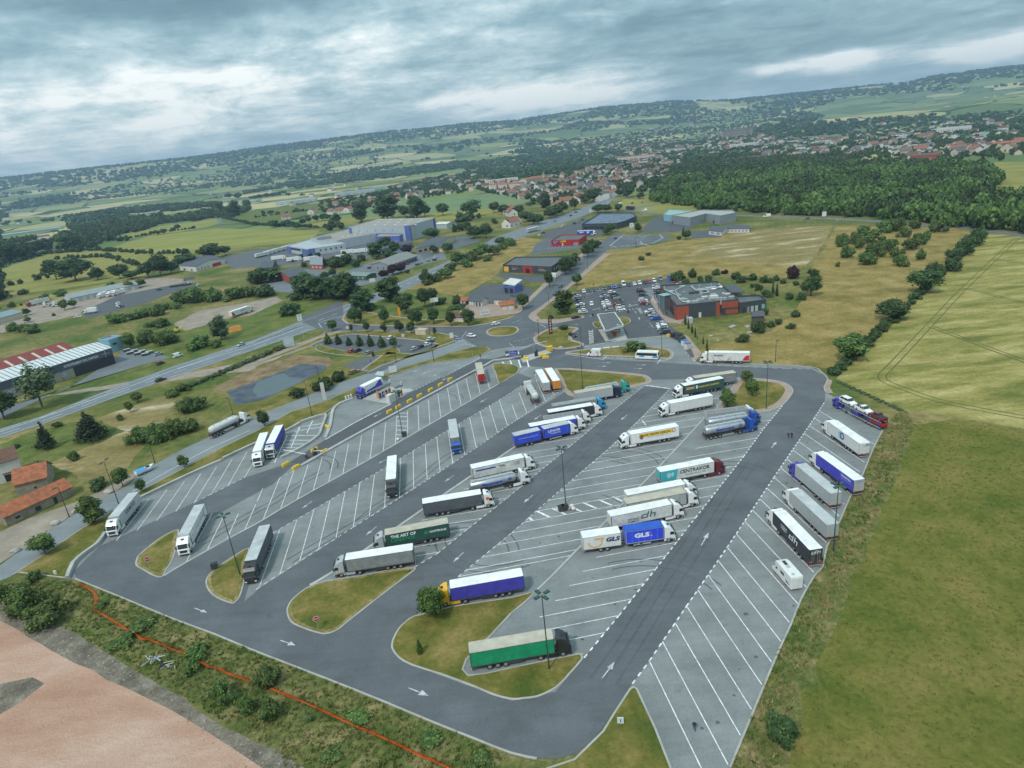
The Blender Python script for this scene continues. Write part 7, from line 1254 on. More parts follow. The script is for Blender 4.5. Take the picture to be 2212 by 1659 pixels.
bld('warehouse', 'blue box block in front of the tall warehouse', [(810.5,511.8),(863,510.5),(870,506),(818,505)], 8, M_DBLUE, M_RFB, feats=wins(0,4,2,4,m=M_WG)); rectb('shed', 'small pale gabled shed behind the tall warehouse', (941,494), (966,494), 14, 5, M_PALE, M_WHW, rise=1.5); rectb('shed', 'low dark blue gabled office before the blue warehouse block', (860,540), (893,532), 12, 3.5, M_WG, M_SLATE, rise=2)
bld('shed', 'long grey shed with showroom beside the highway', [(844,584),(902,563),(862,557),(803,582)], 3.8, M_WG, wm('fibre cement roof', (.22, .22, .21)), 'gable', base=True, feats=wins(0,6,.4,2.6,.35,.98,.85)+wins(3,2,.8,2,.2,.8,.2,M_BLK)); bld('shed', 'low dark green shed beside the highway', [(741.8,603),(791.8,606),(814,599),(763,596)], 3, wm('green boards', (.05, .13, .08)), wm('grey green roof', (.20, .25, .23)), 'gable', base=True, rise=1, feats=wins(0,5,1,2,fill=.25,m=M_WHW))
bld('barn', 'red brick barn with a wide dark roof', [(628,613),(665.5,600),(636,590),(600,602)], 4.5, M_BRICK, M_SLATE, 'gable', base=True, feats=[(0,.2,.3,0,2.6,M_WHW,'door')]); bld('barn', 'open dark roofed shelter beside the red brick barn', [(565,590),(590,588),(600,575),(572,573)], 4, M_CHAS, M_SLATE, 'gable', base=True)
bld('house', 'small red house with steep grey roof by the warehouse fence', [(671.8,581),(698,582),(702,568),(676,567)], 3.6, wm('pink red render', (.38, .10, .08)), wm('grey tiles', (.22, .25, .27)), 'gable', base=True, rise=4, feats=wins(0,3,1,2.2,fill=.4,m=M_WHW))
bld('showroom', 'long low dark roofed building with yellow wall by the highway', [(900,548),(960,533),(985,520),(940,522)], 4, M_CREAM, M_SLATE, 'gable', base=True, feats=wins(0,5,.6,2.4)); rectb('showroom', 'yellow walled end building with dark pyramid roof by the highway', (932,546), (958,545), 16, 4, wm('yellow render', (.55, .40, .12)), M_SLATE, rise=2.5, feats=wins(0,3,.6,2.2,m=M_WHW))
openroof('car_wash', 'blue and white car wash beside the shops', [(1086,612),(1112,616),(1128,604),(1103,600)], 4.6, M_WHW, 4, .5, 'car wash', .3); rectb('wash_hall', 'blue washing bays under the car wash roof', (1088,632), (1112,634), 7, 3.6, M_DBLUE, M_WHW, 'flat', feats=wins(0,2,.1,2.8,fill=.7,m=M_BLK))
for A, B, dp, H, w_, r_, l in (((993,657),(1008,659),5,2.2,M_BTILE,M_TILE,'small brown garden hut at the end of the show garages'),((1013,659),(1024,660),6,2.6,M_PALE,M_SLATE,'pale show garage with grey roof, beside the brown hut'),((1026,661),(1041,662),6,2.7,M_WHW,M_SLATE,'white show garage with a dark blue door'),((1068,659),(1098,660),7,3.2,M_CREAM,M_SLATE,'cream double garage with white doors and grey gable'),((1082,672),(1112,668),6,2.8,M_CREAM,M_TILE,'garage with bright orange tiled roof beside the cream double garage'),((962,694),(1010,697),6,2.6,M_CREAM,M_BTILE,'cream bungalow with brown roof behind the street trees')): rectb('garage', l, A, B, dp, H, w_, r_, rise=1.4, feats=wins(0,2,.1,2.0,fill=.6,m=M_WHW if 'dark blue' not in l else M_ANT), cat='garage')
rectb('utility_cabinet', 'cream electrical cabin on the grass by the access road', (898,723.5), (920,724.5), 3, 2.6, M_CREAM, M_CREAM, 'flat', cat='cabin', par=.1)
# tent hall and neighbours
t, Q, fl = rectb('exhibition_hall', 'long hall with white striped roof and dark front lettered VOTRE ÉVÉNEMENT SOUS CHAPITEAU', (-75,893), (251,785), 22, 7.8, wm('dark violet grey fascia', (.10, .105, .15)), mat('white sheet roof', (.62, .66, .66), .5, var=.12, vscale=4), rise=2.0, ov=.2,
    feats=[(0,.70,.995,.05,4.6,wm('brown black cladding', (.045, .04, .045)),'cladding')]+[(0,.03+i*.084,.03+i*.084+.078,.05,4.2,wm('beige wall panel', (.33, .31, .23)),'wall_panel') for i in range(8)])
sign_text(t, Q, fl, 0, .765, 6.1, 'VOTRE ÉVÉNEMENT SOUS CHAPITEAU', .25*(G(251,785)-G(-75,893)).length, 1.5, (.75, .75, .75)); 
for i, (u0, u1) in enumerate(((.265,.30),(.375,.41),(.51,.545),(.61,.645))): 
    a, b = Vector((*Q[0], 0)), Vector((*Q[1], 0)); d = b-a; n = Vector((d.y, -d.x, 0)).normalized()*(-1 if fl else 1); k = MB(); k.loft([[p+Vector((0, 0, 1.6)), p+n*.16+Vector((0, 0, 1.6)), p+n*.16+Vector((0, 0, 3.5)), p+Vector((0, 0, 3.5))] for p in (a+d*u0, a+d*u1)], 0); k.obj('poster', mat('poster', (.55, .60, .66), .6, var=.9, vscale=.5, c2=(.12, .18, .35)), t)
a, b, dd, c = [Vector((*Q[i], 0)) for i in (0, 1, 3, 2)]; k = MB(); 
for i in range(30): u = (i+.5)/30; p0 = a.lerp(b, u)+Vector((0, 0, 7.96)); p1 = (a.lerp(b, u)+dd.lerp(c, u))/2+Vector((0, 0, 9.96)); k.cyl(p0+Vector((0, 0, .04)), p1+Vector((0, 0, .04)), .13, n=4)
k.obj('roof_seam', M_CHAS, t)
an = MB(); [an.cyl((math.cos(q)*-.2, 0, math.sin(q)*.2), (math.cos(q)*1.6, 0, math.sin(q)*1.6), .08, n=4) for q in (0, 1.57, 3.14, 4.71)]; g = Vector((*Q[0], 0)).lerp(Vector((*Q[1], 0)), .945); ob = an.obj('emblem', M_WHITE, t); ob.location = (g.x+.2, g.y-.35, 6.1); ob.rotation_euler = (0, 0, math.atan2((b-a).y, (b-a).x))
a = G(-75,893); b = G(251,785); d = (b-a).normalized(); n = Vector((-d.y, d.x, 0)); t, Q, fl = bldw('hall', 'red roofed hall with pale roof lights behind the striped roof hall', [a+n*22.3, b-d*4+n*22.3, b-d*4+n*46, a+n*46], 6.5, M_PALE, M_RSHEET, rise=3.4); k = MB(); a_, b_, c_, d_ = [Vector((*Q[i], 0)) for i in range(4)]
for i in range(9): u = .14+i*.10; p0 = a_.lerp(b_, u).lerp(d_.lerp(c_, u), .12); p1 = a_.lerp(b_, u).lerp(d_.lerp(c_, u), .40); p0.z = 6.5+3.4*.24+.2; p1.z = 6.5+3.4*.80+.2; e = (b_-a_).normalized()*.6; k.poly([p0-e, p0+e, p1+e, p1-e])
k.obj('roof_light', M_CREAM, t)
rectb('store', 'light blue windowed block at the end of the halls', (243,762), (271,753), 9, 6.5, M_LBLUE, M_WG, 'flat', feats=[(0,.2,.5,3.6,4.6,M_BLK,'window')])
rectb('long_barn', 'very long pale barn with grey ribbed roof above the striped car park', (155,655), (300,624), 15, 3.8, M_PALE, wm('grey sheet roof', (.27, .30, .29)), rise=2.6, feats=wins(0,9,.1,3.2,.03,.97,.5,M_WHW,'door')); rectb('long_barn', 'low cream barn with blue grey roof at the edge of the far yard', (-40,712), (52,686), 18, 4, M_CREAM, wm('blue grey roof', (.22, .29, .33)), rise=2)
bld('house', 'white workshop with dark slate roof and red doors by the yellow field', [(390,584),(425,587),(487,569),(452,560)], 4.6, M_WHW, M_SLATE, 'gable', base=True, rise=2.2, feats=wins(0,2,.6,2,fill=.2)+[(1,.55,.85,.1,3.0,M_REDC,'door')]+wins(1,4,1,2.2,.02,.45,.3)); rectb('container', 'pale shipping container with red end beside the workshop', (398,608), (421,603), 2.4, 2.6, M_WG, M_PALE, 'flat', cat='container', feats=[(0,0,.06,0,2.5,M_REDC,'end_panel')], par=.02)
rectb('greenhouse', 'long glass greenhouses beyond the dark trees', (8,512), (138,494), 50, 4, mat('greenhouse glass', (.32, .42, .42), .3), mat('greenhouse roof', (.40, .50, .50), .35, var=.3, vscale=8), 'flat', cat='greenhouse', par=.3)
# farm by the lower corner
rectb('house', 'white farmhouse cut by the edge beside the orange roofs', (-50,1062), (53,1030), 9, 6.4, M_WHW, M_BTILE, rise=2.4, feats=[(0,.62,.76,.1,2.3,M_GLASS,'door'),(0,.60,.80,2.5,2.9,M_TILE,'porch_roof'),(0,.3,.38,3.6,5,M_GLASS,'window')])
rectb('barn', 'stone barn with an orange tiled roof beside the white farmhouse', (39,1072), (108,1054), 10, 3.6, M_STONE, M_TILE, rise=2.8, feats=[(0,.55,.62,1,1.6,M_BLK,'window')]); rectb('barn', 'long stone byre with a worn orange tiled roof along the lane', (17,1137), (160,1070), 6.5, 2.8, M_STONE, M_TILE, rise=1.8, feats=[(0,.13,.2,.9,1.5,M_BLK,'window'),(0,.42,.50,.4,1.6,M_BLK,'window'),(0,.70,.75,.1,1.9,M_BLK,'door')])
rectb('hut', 'old black hut on the lawn below the restaurant', (1626,697), (1650,696), 4, 2.8, wm('weathered boards', (.10, .09, .08)), M_SLATE, rise=1.0, cat='hut'); lowwall('garden_fence', [(1480,690),(1500,686),(1534,681),(1560,680)], .12, 1.7, 'grey panel fence below the restaurant wall', 'fence', M_WG); rectb('shed', 'small white equipment cabin by the cypress line', (1487,699), (1497,698), 2.5, 2.2, M_PALE, M_WHW, 'flat', par=.05)
# white blocks, halls and the castle of the town
for A, B, dp, H, w_, r_, k_, l in (((1333,352),(1416,348),14,13,M_WHW,M_TILE,'gable','long white apartment block with orange roof in front of the tree belt'),((1057,414),(1124,411),14,12,M_WHW,M_TILE,'gable','white and red apartment block with orange roof at the near edge of town'),((1050,402),(1120,394),16,11,M_WHW,M_WHW,'flat','white terraced office block behind the red and white apartments'),((1138,401),(1174,394),16,12,M_CREAM,M_TILE,'gable','beige apartment block at the near edge of town'),
    ((1516,364),(1583,360),45,6,M_PALE,M_WHW,'flat','low flat white supermarket behind the wood'),((1570,352),(1655,347),30,6,M_WHW,M_BTILE,'gable','long low hall with dark red roof beyond the wood'),((597,445),(684,435),30,8,M_PALE,M_WHW,'flat','long white industrial shed by the green field'),((724,425),(811,415),40,8,M_PALE,wm('grey blue roof', (.30, .36, .38)),'flat','grey blue factory by the village of orange roofs'),((803,410),(842,406),30,7,M_TEAL,M_WHW,'flat','teal walled factory hall beside the grey blue factory'),
    ((311,465),(346,460),16,6,M_WHW,M_WHW,'flat','white shed among dark trees beyond the yellow field'),((360,452),(440,444),30,6,M_PALE,M_WHW,'flat','long white roofed works beyond the dark trees'),((478,438),(500,435),20,6,M_WHW,M_WHW,'flat','small white works beside the lane'),((505,440),(553,436),24,5,M_PALE,M_WHW,'flat','white roofed workshops beside the small road'),((0,462),(60,455),20,6,M_WHW,M_WHW,'flat','pale shed among trees at the far edge'),
    ((740,385),(785,382),14,5,M_CREAM,M_TILE,'gable','farm with bright orange roof at the foot of the hill'),((2022,291),(2098,280),30,14,M_WHW,M_SLATE,'flat','long white school block below the hill fields'),((1928,300),(1975,298),40,6,M_WHW,M_WHW,'flat','white roofed works left of the school block'),((2115,298),(2135,294),30,7,M_WHW,M_TEAL,'gable','white hall with pale roof right of the school block'),((1965,349),(2030,347),20,7,M_BRICK,M_BTILE,'gable','brown red roofed farm behind the wood'),((2130,322),(2205,314),25,7,M_CREAM,M_TILE,'gable','brown roofed long building at the far right'),
    ((1575,322),(1640,318),20,12,M_WHW,M_SLATE,'flat','long white block below the castle'),((1760,312),(1820,308),20,10,M_WHW,M_BTILE,'gable','white block with brown roof in the trees beyond the wood'),((1440,330),(1480,327),18,11,M_WHW,M_BTILE,'gable','white block among houses left of the castle'),
    ((1925,325),(2010,318),25,6,M_PALE,M_CREAM,'flat','pale flat hall behind the brown red farm'),((1412,394),(1440,390),16,9,M_WHW,M_WHW,'flat','white cubic house at the edge of the wood'),((1640,437),(1660,434),8,3,M_WHW,M_WHW,'flat','white cabin roof in the wood')):
    a = GT(*A); ry_ = FWD + RGT*(B[0]-PW/2)/FPX - UPV*(B[1]-PH/2)/FPX; q_ = math.hypot(a.x, a.y)/math.hypot(ry_[0], ry_[1]); b = GT(*B) if A[1] > 390 else Vector((ry_[0]*q_, ry_[1]*q_, a.z)); d = (b-a); L_ = d.length; d.z = 0; d.normalize(); n = Vector((-d.y, d.x, 0)); n = n if n.y > 0 else -n; z0 = a.z; P = [a, a+d*L_, a+d*L_+n*dp, a+n*dp]
    t, Q, fl = bldw('apartment_block' if 'apartment' in l else 'farm' if 'farm' in l else 'industrial_building', l, [Vector((p.x, p.y, 0)) for p in P], H, w_, r_, k_, rise=2.5, feats=(wins(0,14,2,3.4,fill=.45)+wins(0,14,5.2,6.6,fill=.45)+wins(0,14,8.4,9.8,fill=.45)+[(0,.25,.3,.2,H-.2,M_REDC,'stair_panel'),(0,.6,.65,.2,H-.2,M_REDC,'stair_panel')]*(1 if 'red' in l else 0)) if 'block' in l else wins(0,5,1,3,fill=.4,m=M_WG)); t.location.z = z0-.3
def castle():
    a = GT(1560,301); k = math.hypot(a.x, a.y)/FPX; d = Vector((a.y, -a.x, 0)).normalized(); t = thing('castle', 'old brown stone castle with slate roofs and towers above the town', 'castle', (a.x, a.y, a.z-2), math.atan2(d.y, d.x)); s = k*.95
    q = MB(); q.box((29*s, 6*s, 8*s), (50*s, 10*s, 12*s)); q.box((29*s, 6*s, 1*s), (58*s, 13*s, 2*s)); q.obj('wall', M_STONE, t); r = MB(); r.loft([[(x*s, y*s, z*s) for y, z in ((.5, 14), (11.5, 14), (6, 18.5))] for x in (3.5, 54.5)], 0); r.obj('roof', M_SLATE, t)
    for x, y, w, h in ((2,2,3,15),(2,10,3,15),(14,0,2.2,14),(44,0,2.4,15),(56,2,3.2,17),(50,11,3,18)): g = MB(); g.cyl((x*s, y*s, 0), (x*s, y*s, h*s), w*s, n=10); c = g.obj('tower', M_STONE, t); g = MB(); g.cyl((x*s, y*s, h*s), (x*s, y*s, (h+5)*s), w*1.1*s, .1, n=10); g.obj('tower_roof', M_SLATE, t)
    g = MB(); g.cyl((49*s, 6*s, 17*s), (49*s, 6*s, 27*s), 1.2*s, .05, n=8); g.obj('spire', M_SLATE, t)
    for i in range(14): g = MB(); g.box(((6+i*3.4)*s, .95*s, 9*s), (1.1*s, .3*s, 2.4*s)); g.obj('window', M_BLK, t)
    a = GT(1520,299); t = thing('ruined_keep', 'square stone tower with a lower ruin, left of the castle', 'tower', (a.x, a.y, a.z-2), .1); g = MB(); g.box((0, 0, 8*s), (6*s, 6*s, 16*s)); g.box((7*s, 2*s, 4*s), (8*s, 5*s, 8*s)); g.obj('wall', M_STONE, t); g = MB(); g.cyl((-2*s, 0, 16*s), (-2*s, 0, 20*s), 1.8*s, .1, n=8); g.obj('roof', M_SLATE, t)
castle()
# houses of the town and villages
_hv = []
def house_meshes(i):
    L_, D_, H = [(11,8,4.2),(9,8,5.6),(13,8,3.4),(10,9,4.6),(14,9,3.8),(9,7,6.2)][i % 6]; wall = [M_WHW, M_CREAM, M_WHW, wm('grey render', (.46, .43, .38))][i % 4]; roof = [wm('faded house tiles', (.26, .115, .07)), M_BTILE, wm('grey house roof', (.15, .13, .125)), mat('light orange tiles', (.27, .14, .095), .85, var=.3, vscale=2)][(i*7//2) % 4]
    w = MB(); w.box((0, 0, H/2), (L_, D_, H), 0)
    for s in (-1, 1): w.poly([(s*L_/2, -D_/2, H), (s*L_/2, D_/2, H), (s*L_/2, 0, H+3)], 0)
    for j in range(3):
        for s in (-1, 1): w.poly([(-L_/2+1.2+j*(L_-3)/2, s*(D_/2+.03), 1), (-L_/2+2.2+j*(L_-3)/2, s*(D_/2+.03), 1), (-L_/2+2.2+j*(L_-3)/2, s*(D_/2+.03), 2.3), (-L_/2+1.2+j*(L_-3)/2, s*(D_/2+.03), 2.3)], 1)
    for s in (-1, 1): w.poly([(s*(L_/2+.03), -1.6, 1), (s*(L_/2+.03), -.4, 1), (s*(L_/2+.03), -.4, 2.4), (s*(L_/2+.03), -1.6, 2.4)], 1)
    r = MB()
    for s in (-1, 1): r.poly([(-L_/2-.5, s*(D_/2+.6), H-.4), (L_/2+.5, s*(D_/2+.6), H-.4), (L_/2+.5, 0, H+3.15), (-L_/2-.5, 0, H+3.15)], 0)
    r.box((L_*.25, .6, H+3), (.8, .8, 1.6), 1); return w.mesh('wall', [wall, M_GLASS], fixn=False), r.mesh('roof', [roof, M_BRICK], fixn=False), ['white', 'cream', 'white', 'greyish'][i % 4], ['orange', 'brown', 'grey', 'light orange'][(i*7//2) % 4]
HV = [house_meshes(i) for i in range(12)]
def zonepts(P, n, d0=700, d1=6500):
    m_ = 60000; az = rng.uniform(-.75, .75, m_); d = np.exp(rng.uniform(math.log(d0), math.log(d1), m_)); Q = np.stack([d*np.sin(az), d*np.cos(az)], -1); u, v = PIX(Q); return Q[inpoly(u, v, P)][:n]
def town():
    occ = []; cnt = 0
    ZN = ['around the white apartment blocks of the town', 'beside the grey blue factory', 'on the slope near the castle', 'in the streets beyond the wood', 'among dark trees beyond the yellow fields', 'in the estate behind the warehouse', 'high on the slope beyond the school', 'along the foot of the far hills']
    quota = [112, 24, 74, 46, 10, 6, 8, 6]
    for zi, P in enumerate(TOWN):
        pts = zonepts(P, 900); k = 0; az0 = random.random()*3
        for x, y in pts:
            if k >= quota[zi]: break
            if any((x-a)**2+(y-b)**2 < 15**2 for a, b in occ): continue
            occ.append((x, y)); i = random.randrange(12); w, r, wc, rc = HV[i]; t = thing('house', f'{wc} house with {rc} roof {ZN[zi]}', 'house', (x, y, float(TH(x, y))-.2), az0+random.choice((0, 1.57))+random.uniform(-.3, .3), 'houses '+ZN[zi]); s = random.uniform(.95, 1.4)*(1.25 if zi in (2, 3, 6) else 1); t.scale = (s, s, s); link('wall', w, t); link('roof', r, t); k += 1
    for i, (x, y) in enumerate([(619,473),(676,462),(718,462),(735,460),(754,458),(803,440),(857,437),(886,428),(863,405),(1221,441),(1252,438),(1210,450),(1100,461),(1106,490),(1105,466)]):
        g = G(x, y); w, r, wc, rc = HV[(i*4) % 12 if i % 3 else 0]; t = thing('house', ('pale house with orange roof at the field edge, ' if i < 9 else 'old house with orange roof beside the highway, ')+ORD[i if i < 9 else i-9]+(' from the left' if i < 9 else ' of the group'), 'house', (g.x, g.y, 0), .4+i, 'houses at the field edge'); t.scale = (1.3, 1.3, 1.3); link('wall', w, t); link('roof', HV[0][1], t)
town()
def far_houses():
    W_, R_, FW, FR, mw, mr = [], [], [], [], [], []; P = np.concatenate([zonepts(TOWN[z], dn) for z, dn in ((0, 110), (1, 20), (2, 170), (3, 120), (4, 22), (6, 40), (7, 40))]); az = rng.uniform(-.75, .75, 90); d = rng.uniform(1500, 6000, 90); P = np.concatenate([P, np.stack([d*np.sin(az), d*np.cos(az)], -1)]); print('far houses', len(P)); V = []; F = []; M_ = []
    for x, y in P:
        L_, D_, H = random.uniform(5, 11), random.uniform(4, 6), random.uniform(4, 8); a = random.random()*3; c, s = math.cos(a), math.sin(a); z = float(TH(x, y))-.5; k = len(V); wi = random.choice((0, 0, 0, 1)); ri = random.choice((2, 3, 3, 3, 4, 4, 4))
        for u, v, w in ((-L_, -D_, 0), (L_, -D_, 0), (L_, D_, 0), (-L_, D_, 0), (-L_, -D_, H), (L_, -D_, H), (L_, D_, H), (-L_, D_, H), (-L_, 0, H+3), (L_, 0, H+3)): V.append((x+u*c-v*s, y+u*s+v*c, z+w))
        for f, m_ in (((0, 1, 5, 4), wi), ((1, 2, 6, 5), wi), ((2, 3, 7, 6), wi), ((3, 0, 4, 7), wi), ((4, 5, 9, 8), ri), ((6, 7, 8, 9), ri), ((5, 6, 9, 9), wi), ((7, 4, 8, 8), wi)): F.append([k+q for q in f]); M_.append(m_)
    b = MB(); b.v = V; b.f = [tuple(dict.fromkeys(f)) for f in F]; b.m = M_; o = b.obj('distant_houses', [M_WHW, M_CREAM, wm('faded house tiles', (.26, .115, .07)), M_BTILE, M_SLATE]); tag(o, 'remaining small houses packed through the town and on the far slopes', 'houses', None, 'stuff')
far_houses()
# ------------------------------------------------------------------ lamps, gates, signs and small things
M_POLE = mat('green painted steel', (.03, .075, .06), .5, spec=.4); M_POLE2 = mat('dark steel pole', (.06, .065, .065), .5)
def lamp(x, y, h, label, heads=4, group='park lamp posts', m=None, az=0.0):
    m = m or M_POLE; g = G(x, y); t = thing('lamp_post', label, 'lamp post', g, az, group); q = MB(); q.cyl((0, 0, 0), (0, 0, h), .13, .07, 8); q.cyl((0, 0, 0), (0, 0, .9), .17, .15, 8); q.obj('pole', m, t)
    for i in range(heads):
        a = i*2*math.pi/heads+.6; r = .95 if heads == 4 else 1.3; q = MB(); q.cyl((0, 0, h-.1), (math.cos(a)*r*.6, math.sin(a)*r*.6, h+.1), .045, n=5); q.box((math.cos(a)*r, math.sin(a)*r, h+.15), (.95, .55, .2), 0, a); k = q.obj('lamp_head', m, t); q = MB(); q.box((math.cos(a)*r, math.sin(a)*r, h+.03), (.7, .4, .04), 0, a); q.obj('lamp_glass', M_LAMP, k)
for x, y, l in ((1222.3,1089.8,'beside the hatched bay and its rubbish bins'),(1186.5,1446,'in front of the bright green curtain lorry'),(518.8,1241.8,'on the round island before the black cab lorry'),(1799.5,1192.5,'on the verge behind the plain grey trailers'),(870.5,942.5,'on the ladder shaped marking below the yellow blocks'),(1259,841,'on the triangular grass island'),(1655,884,'on the tree island')): lamp(x, y, 14.3, 'tall green four-headed lamp post '+l)
for x, y, h, n, l in ((256.3,1088,12.5,2,'double headed lamp beside the container lorry'),(150,1117,9,1,'single lamp on the gravel strip before the byre'),(335,1000,9.5,1,'single lamp below the large shrub belt'),(674.8,900,13,1,'slim lamp on the grass above the hatched corner'),(937.5,781.3,14,1,'slim lamp between service road and fuel forecourt'),(856,782,9,1,'slim lamp at the hedge of the small car park'),(504,898,7,1,'slim lamp behind the powder lorry'),(691,822,6,1,'slim lamp on the bank of the pond'),(1164.5,729,8,1,'slim lamp at the tip of the red pylon island'),(1256,750,9,1,'slim lamp on the lane to the fuel canopy'),(1430,771,10,1,'slim lamp behind the coach'),(1252,567,8,1,'slim lamp on the lane beside the anthracite shop'),(1374,536,9,1,'slim lamp by the hatched far car park'),(1449,500,8,1,'slim lamp beside the warehouse yard'),(1675,782,8,1,'slim pole in the dry meadow above the bend'),(1270,581,7,1,'short lamp by the lane to the shops'),(1318,495,8,1,'slim lamp by the solar roofed hall'),(1186,655,6,1,'slim pole on the pavement of the lane')):
    lamp(x, y, h, l, n, 'slim street lamps', M_POLE2, -2.2)
# yellow water-filled blocks
yb = MB(); yb.loft([[(x, -.28*k, 0), (x, .28*k, 0), (x, .16*k, .8*k2), (x, -.16*k, .8*k2)] for x, k, k2 in ((-1.0, .8, .85), (-.9, 1, 1), (.9, 1, 1), (1.0, .8, .85))], 0); yb.box((0, .29, .3), (1.5, .02, .1), 1, 0); yb.box((0, -.29, .3), (1.5, .02, .1), 1, 0); YB = yb.mesh('barrier_block', [M_YEL, mat('brown stripe', (.25, .16, .03), .6)])
azl = heading((841,889), (973,819)); YG = 'yellow barrier blocks'
for i, (x, y, a, l) in enumerate([(841.8,891.5,0,'first of the seven yellow blocks up the entrance lane'),(860.8,881.5,0,'second of the seven yellow blocks up the entrance lane'),(885.3,868.5,0,'third of the seven yellow blocks up the entrance lane'),(906.8,857,0,'fourth of the seven yellow blocks up the entrance lane'),(930.5,844.5,0,'fifth of the seven yellow blocks up the entrance lane'),(952,833,0,'sixth of the seven yellow blocks up the entrance lane'),(972.5,822,0,'topmost of the seven yellow blocks up the entrance lane'),
    (680,974.5,0,'yellow block at the exit barrier, upper'),(701,978,0,'yellow block against the concrete separator at the exit barrier'),(618,1006,0,'yellow block below the hatched corner'),(640,1012.5,0,'yellow block at the lower end of the concrete separator'),(1172,769,-1.0,'yellow block fallen in line below the gate, nearer the gate'),(1179,774,-1.0,'yellow block fallen in line below the gate, farther from the gate'),(1135.5,776.5,1.5,'yellow block standing by the blue board'),(707.5,925,1.3,'yellow block among the white rocks')]):
    g = G(x, y); o = link('barrier_block', YB, None, (g.x, g.y, .08), (0, 0, azl+a), (1.25, 1.25, 1.15)); tag(o, l, 'barrier block', YG)
q = MB(); q.box((0, 0, .9), (2.6, 1.3, 1.8), 0, 0, .92); [q.box((0, -.67, .45+i*.5), (2.4, .04, .1), 1) for i in range(3)]; g = G(1187, 757); o = q.obj('counterweight', [M_YEL, mat('brown stripe', (.25, .16, .03), .6)]); o.location = g; tag(o, 'big yellow block at the end of the gate boom', 'barrier block')
# boards and signs
def board(x, y, h, w, bh, label, col, az=None, text=None, tc=WH, name='sign', tilt=0.0, poles=1, frame=None, cat='sign'):
    g = G(x, y); az = math.atan2(-g.y, -g.x)+math.pi/2 if az is None else az; t = thing(name, label, cat, g, az); p = MB()
    for i in range(poles): xx = 0 if poles == 1 else (i-.5)*w*.7; p.cyl((xx, .06, 0), (xx, .06, h), .06, n=6)
    p.obj('pole', M_ALU, t); q = MB(); q.box((0, 0, h+bh/2-.1), (w, .08, bh), 0); q.obj('panel', mat('sign '+str(col), col, .5), t)
    if frame: q = MB(); q.box((0, .03, h+bh/2-.1), (w+.22, .06, bh+.22), 0); q.obj('frame', mat('sign '+str(frame), frame, .5), t)
    if text:
        for s, zz, tw, th in text: link('lettering', text_mesh(s, tw, th, mat('letter '+str(tc), tc, .5), .01, .02), t, (0, -.05, h+bh/2-.1+zz), (R(90), 0, 0))
    return t
board(1111, 779, 2.2, 3.3, 2.3, 'large blue information board at the park entrance', (.04, .06, .35), text=[('BIENVENUE', 1.8, .25, ), ] and [('AIRE POIDS LOURDS', 2.6, .22+.0, .24)] and [('AIRE POIDS LOURDS', .85, 2.6, .22), ('P  24h/24\nWC  DOUCHES', .1, 2.2, .7), ('RESTAURANT', -.8, 2.0, .22)], frame=(.7, .7, .7))
def noentry(x, y, h, label, az=None):
    g = G(x, y); t = thing('no_entry_sign', label, 'road sign', g, math.atan2(-g.y, -g.x)+math.pi/2 if az is None else az); p = MB(); p.cyl((0, .04, 0), (0, .04, h), .04, n=6); p.obj('pole', M_ALU, t)
    q = MB(); q.cyl((0, .02, h), (0, -.03, h), .5, n=20); q.obj('disc', mat('sign red', (.5, .015, .02), .4), t); q = MB(); q.box((0, -.04, h), (.72, .02, .17)); q.obj('white_bar', M_WHITE, t); q = MB(); q.cyl((0, .015, h), (0, -.025, h), .56, n=20); q.obj('rim', M_WHITE, t)
noentry(325, 1229, 2.5, 'round red no entry sign on the island by the ribbed roof lorry'); noentry(688, 1359, 2.3, 'round red no entry sign on the island below the grey curtain lorry'); noentry(833, 862, 2.0, 'round red no entry sign at the fuel pumps'); noentry(1159, 731, 2.0, 'small no entry sign at the tip of the red pylon island')
board(1341, 1567, .5, .9, 1.1, 'small white road sign on the front grass triangle', (.62, .66, .7), text=[('I', 0, .12, .6)], tc=(.05, .08, .25)); board(1021, 770, 3, .1, .1, 'thin sign post beside the roundabout verge', (.5, .5, .5)); board(993.5, 766, 6.5, 3.0, 1.2, 'blue and white PARKING sign on a tall pole by the roundabout', (.03, .05, .3), text=[('PARKING', 0, 2.5, .6)])
board(656, 733, 1, .1, .1, 'thin marker post by the highway', (.6, .6, .6)); board(657, 733, 9.5, 2.2, 3.2, 'white totem on a tall mast beside the highway', (.6, .62, .63), text=[('M\nO\nT\nE\nL', 0, .5, 2.8)], tc=(.1, .1, .2)); board(626, 750, .4, 5.0, 4.6, 'large grey advertising board beside the footpath', (.40, .46, .52), poles=2, text=[('APPART-HOTEL\nRESTAURANT\nA 200 M', .3, 3.6, 2.6)], tc=(.75, .77, .8))
board(806.5, 620, 3.5, 3.8, 2.4, 'white signboard on a stem at the green shed', (.62, .63, .64)); board(866, 699, 4.0, 1.2, 4.4, 'tall orange and white flag beside the access road', (.75, .28, .03)); board(939, 662, 2.6, 4.6, 2.4, 'white billboard on the green slope', (.66, .68, .66)); board(1048, 683, 1.2, 4.6, 2.0, 'white billboard in front of the shrubs', (.55, .58, .6), text=[('TERRASSES', 0, 3.8, .7)], tc=(.2, .2, .25)); board(702, 864, .2, 1.3, 6.6, 'upright white notice panel across the service road', (.55, .55, .53)); board(850, 808, .8, 3.0, 2.6, 'blank white board on the strip beside the service road', (.58, .6, .6))
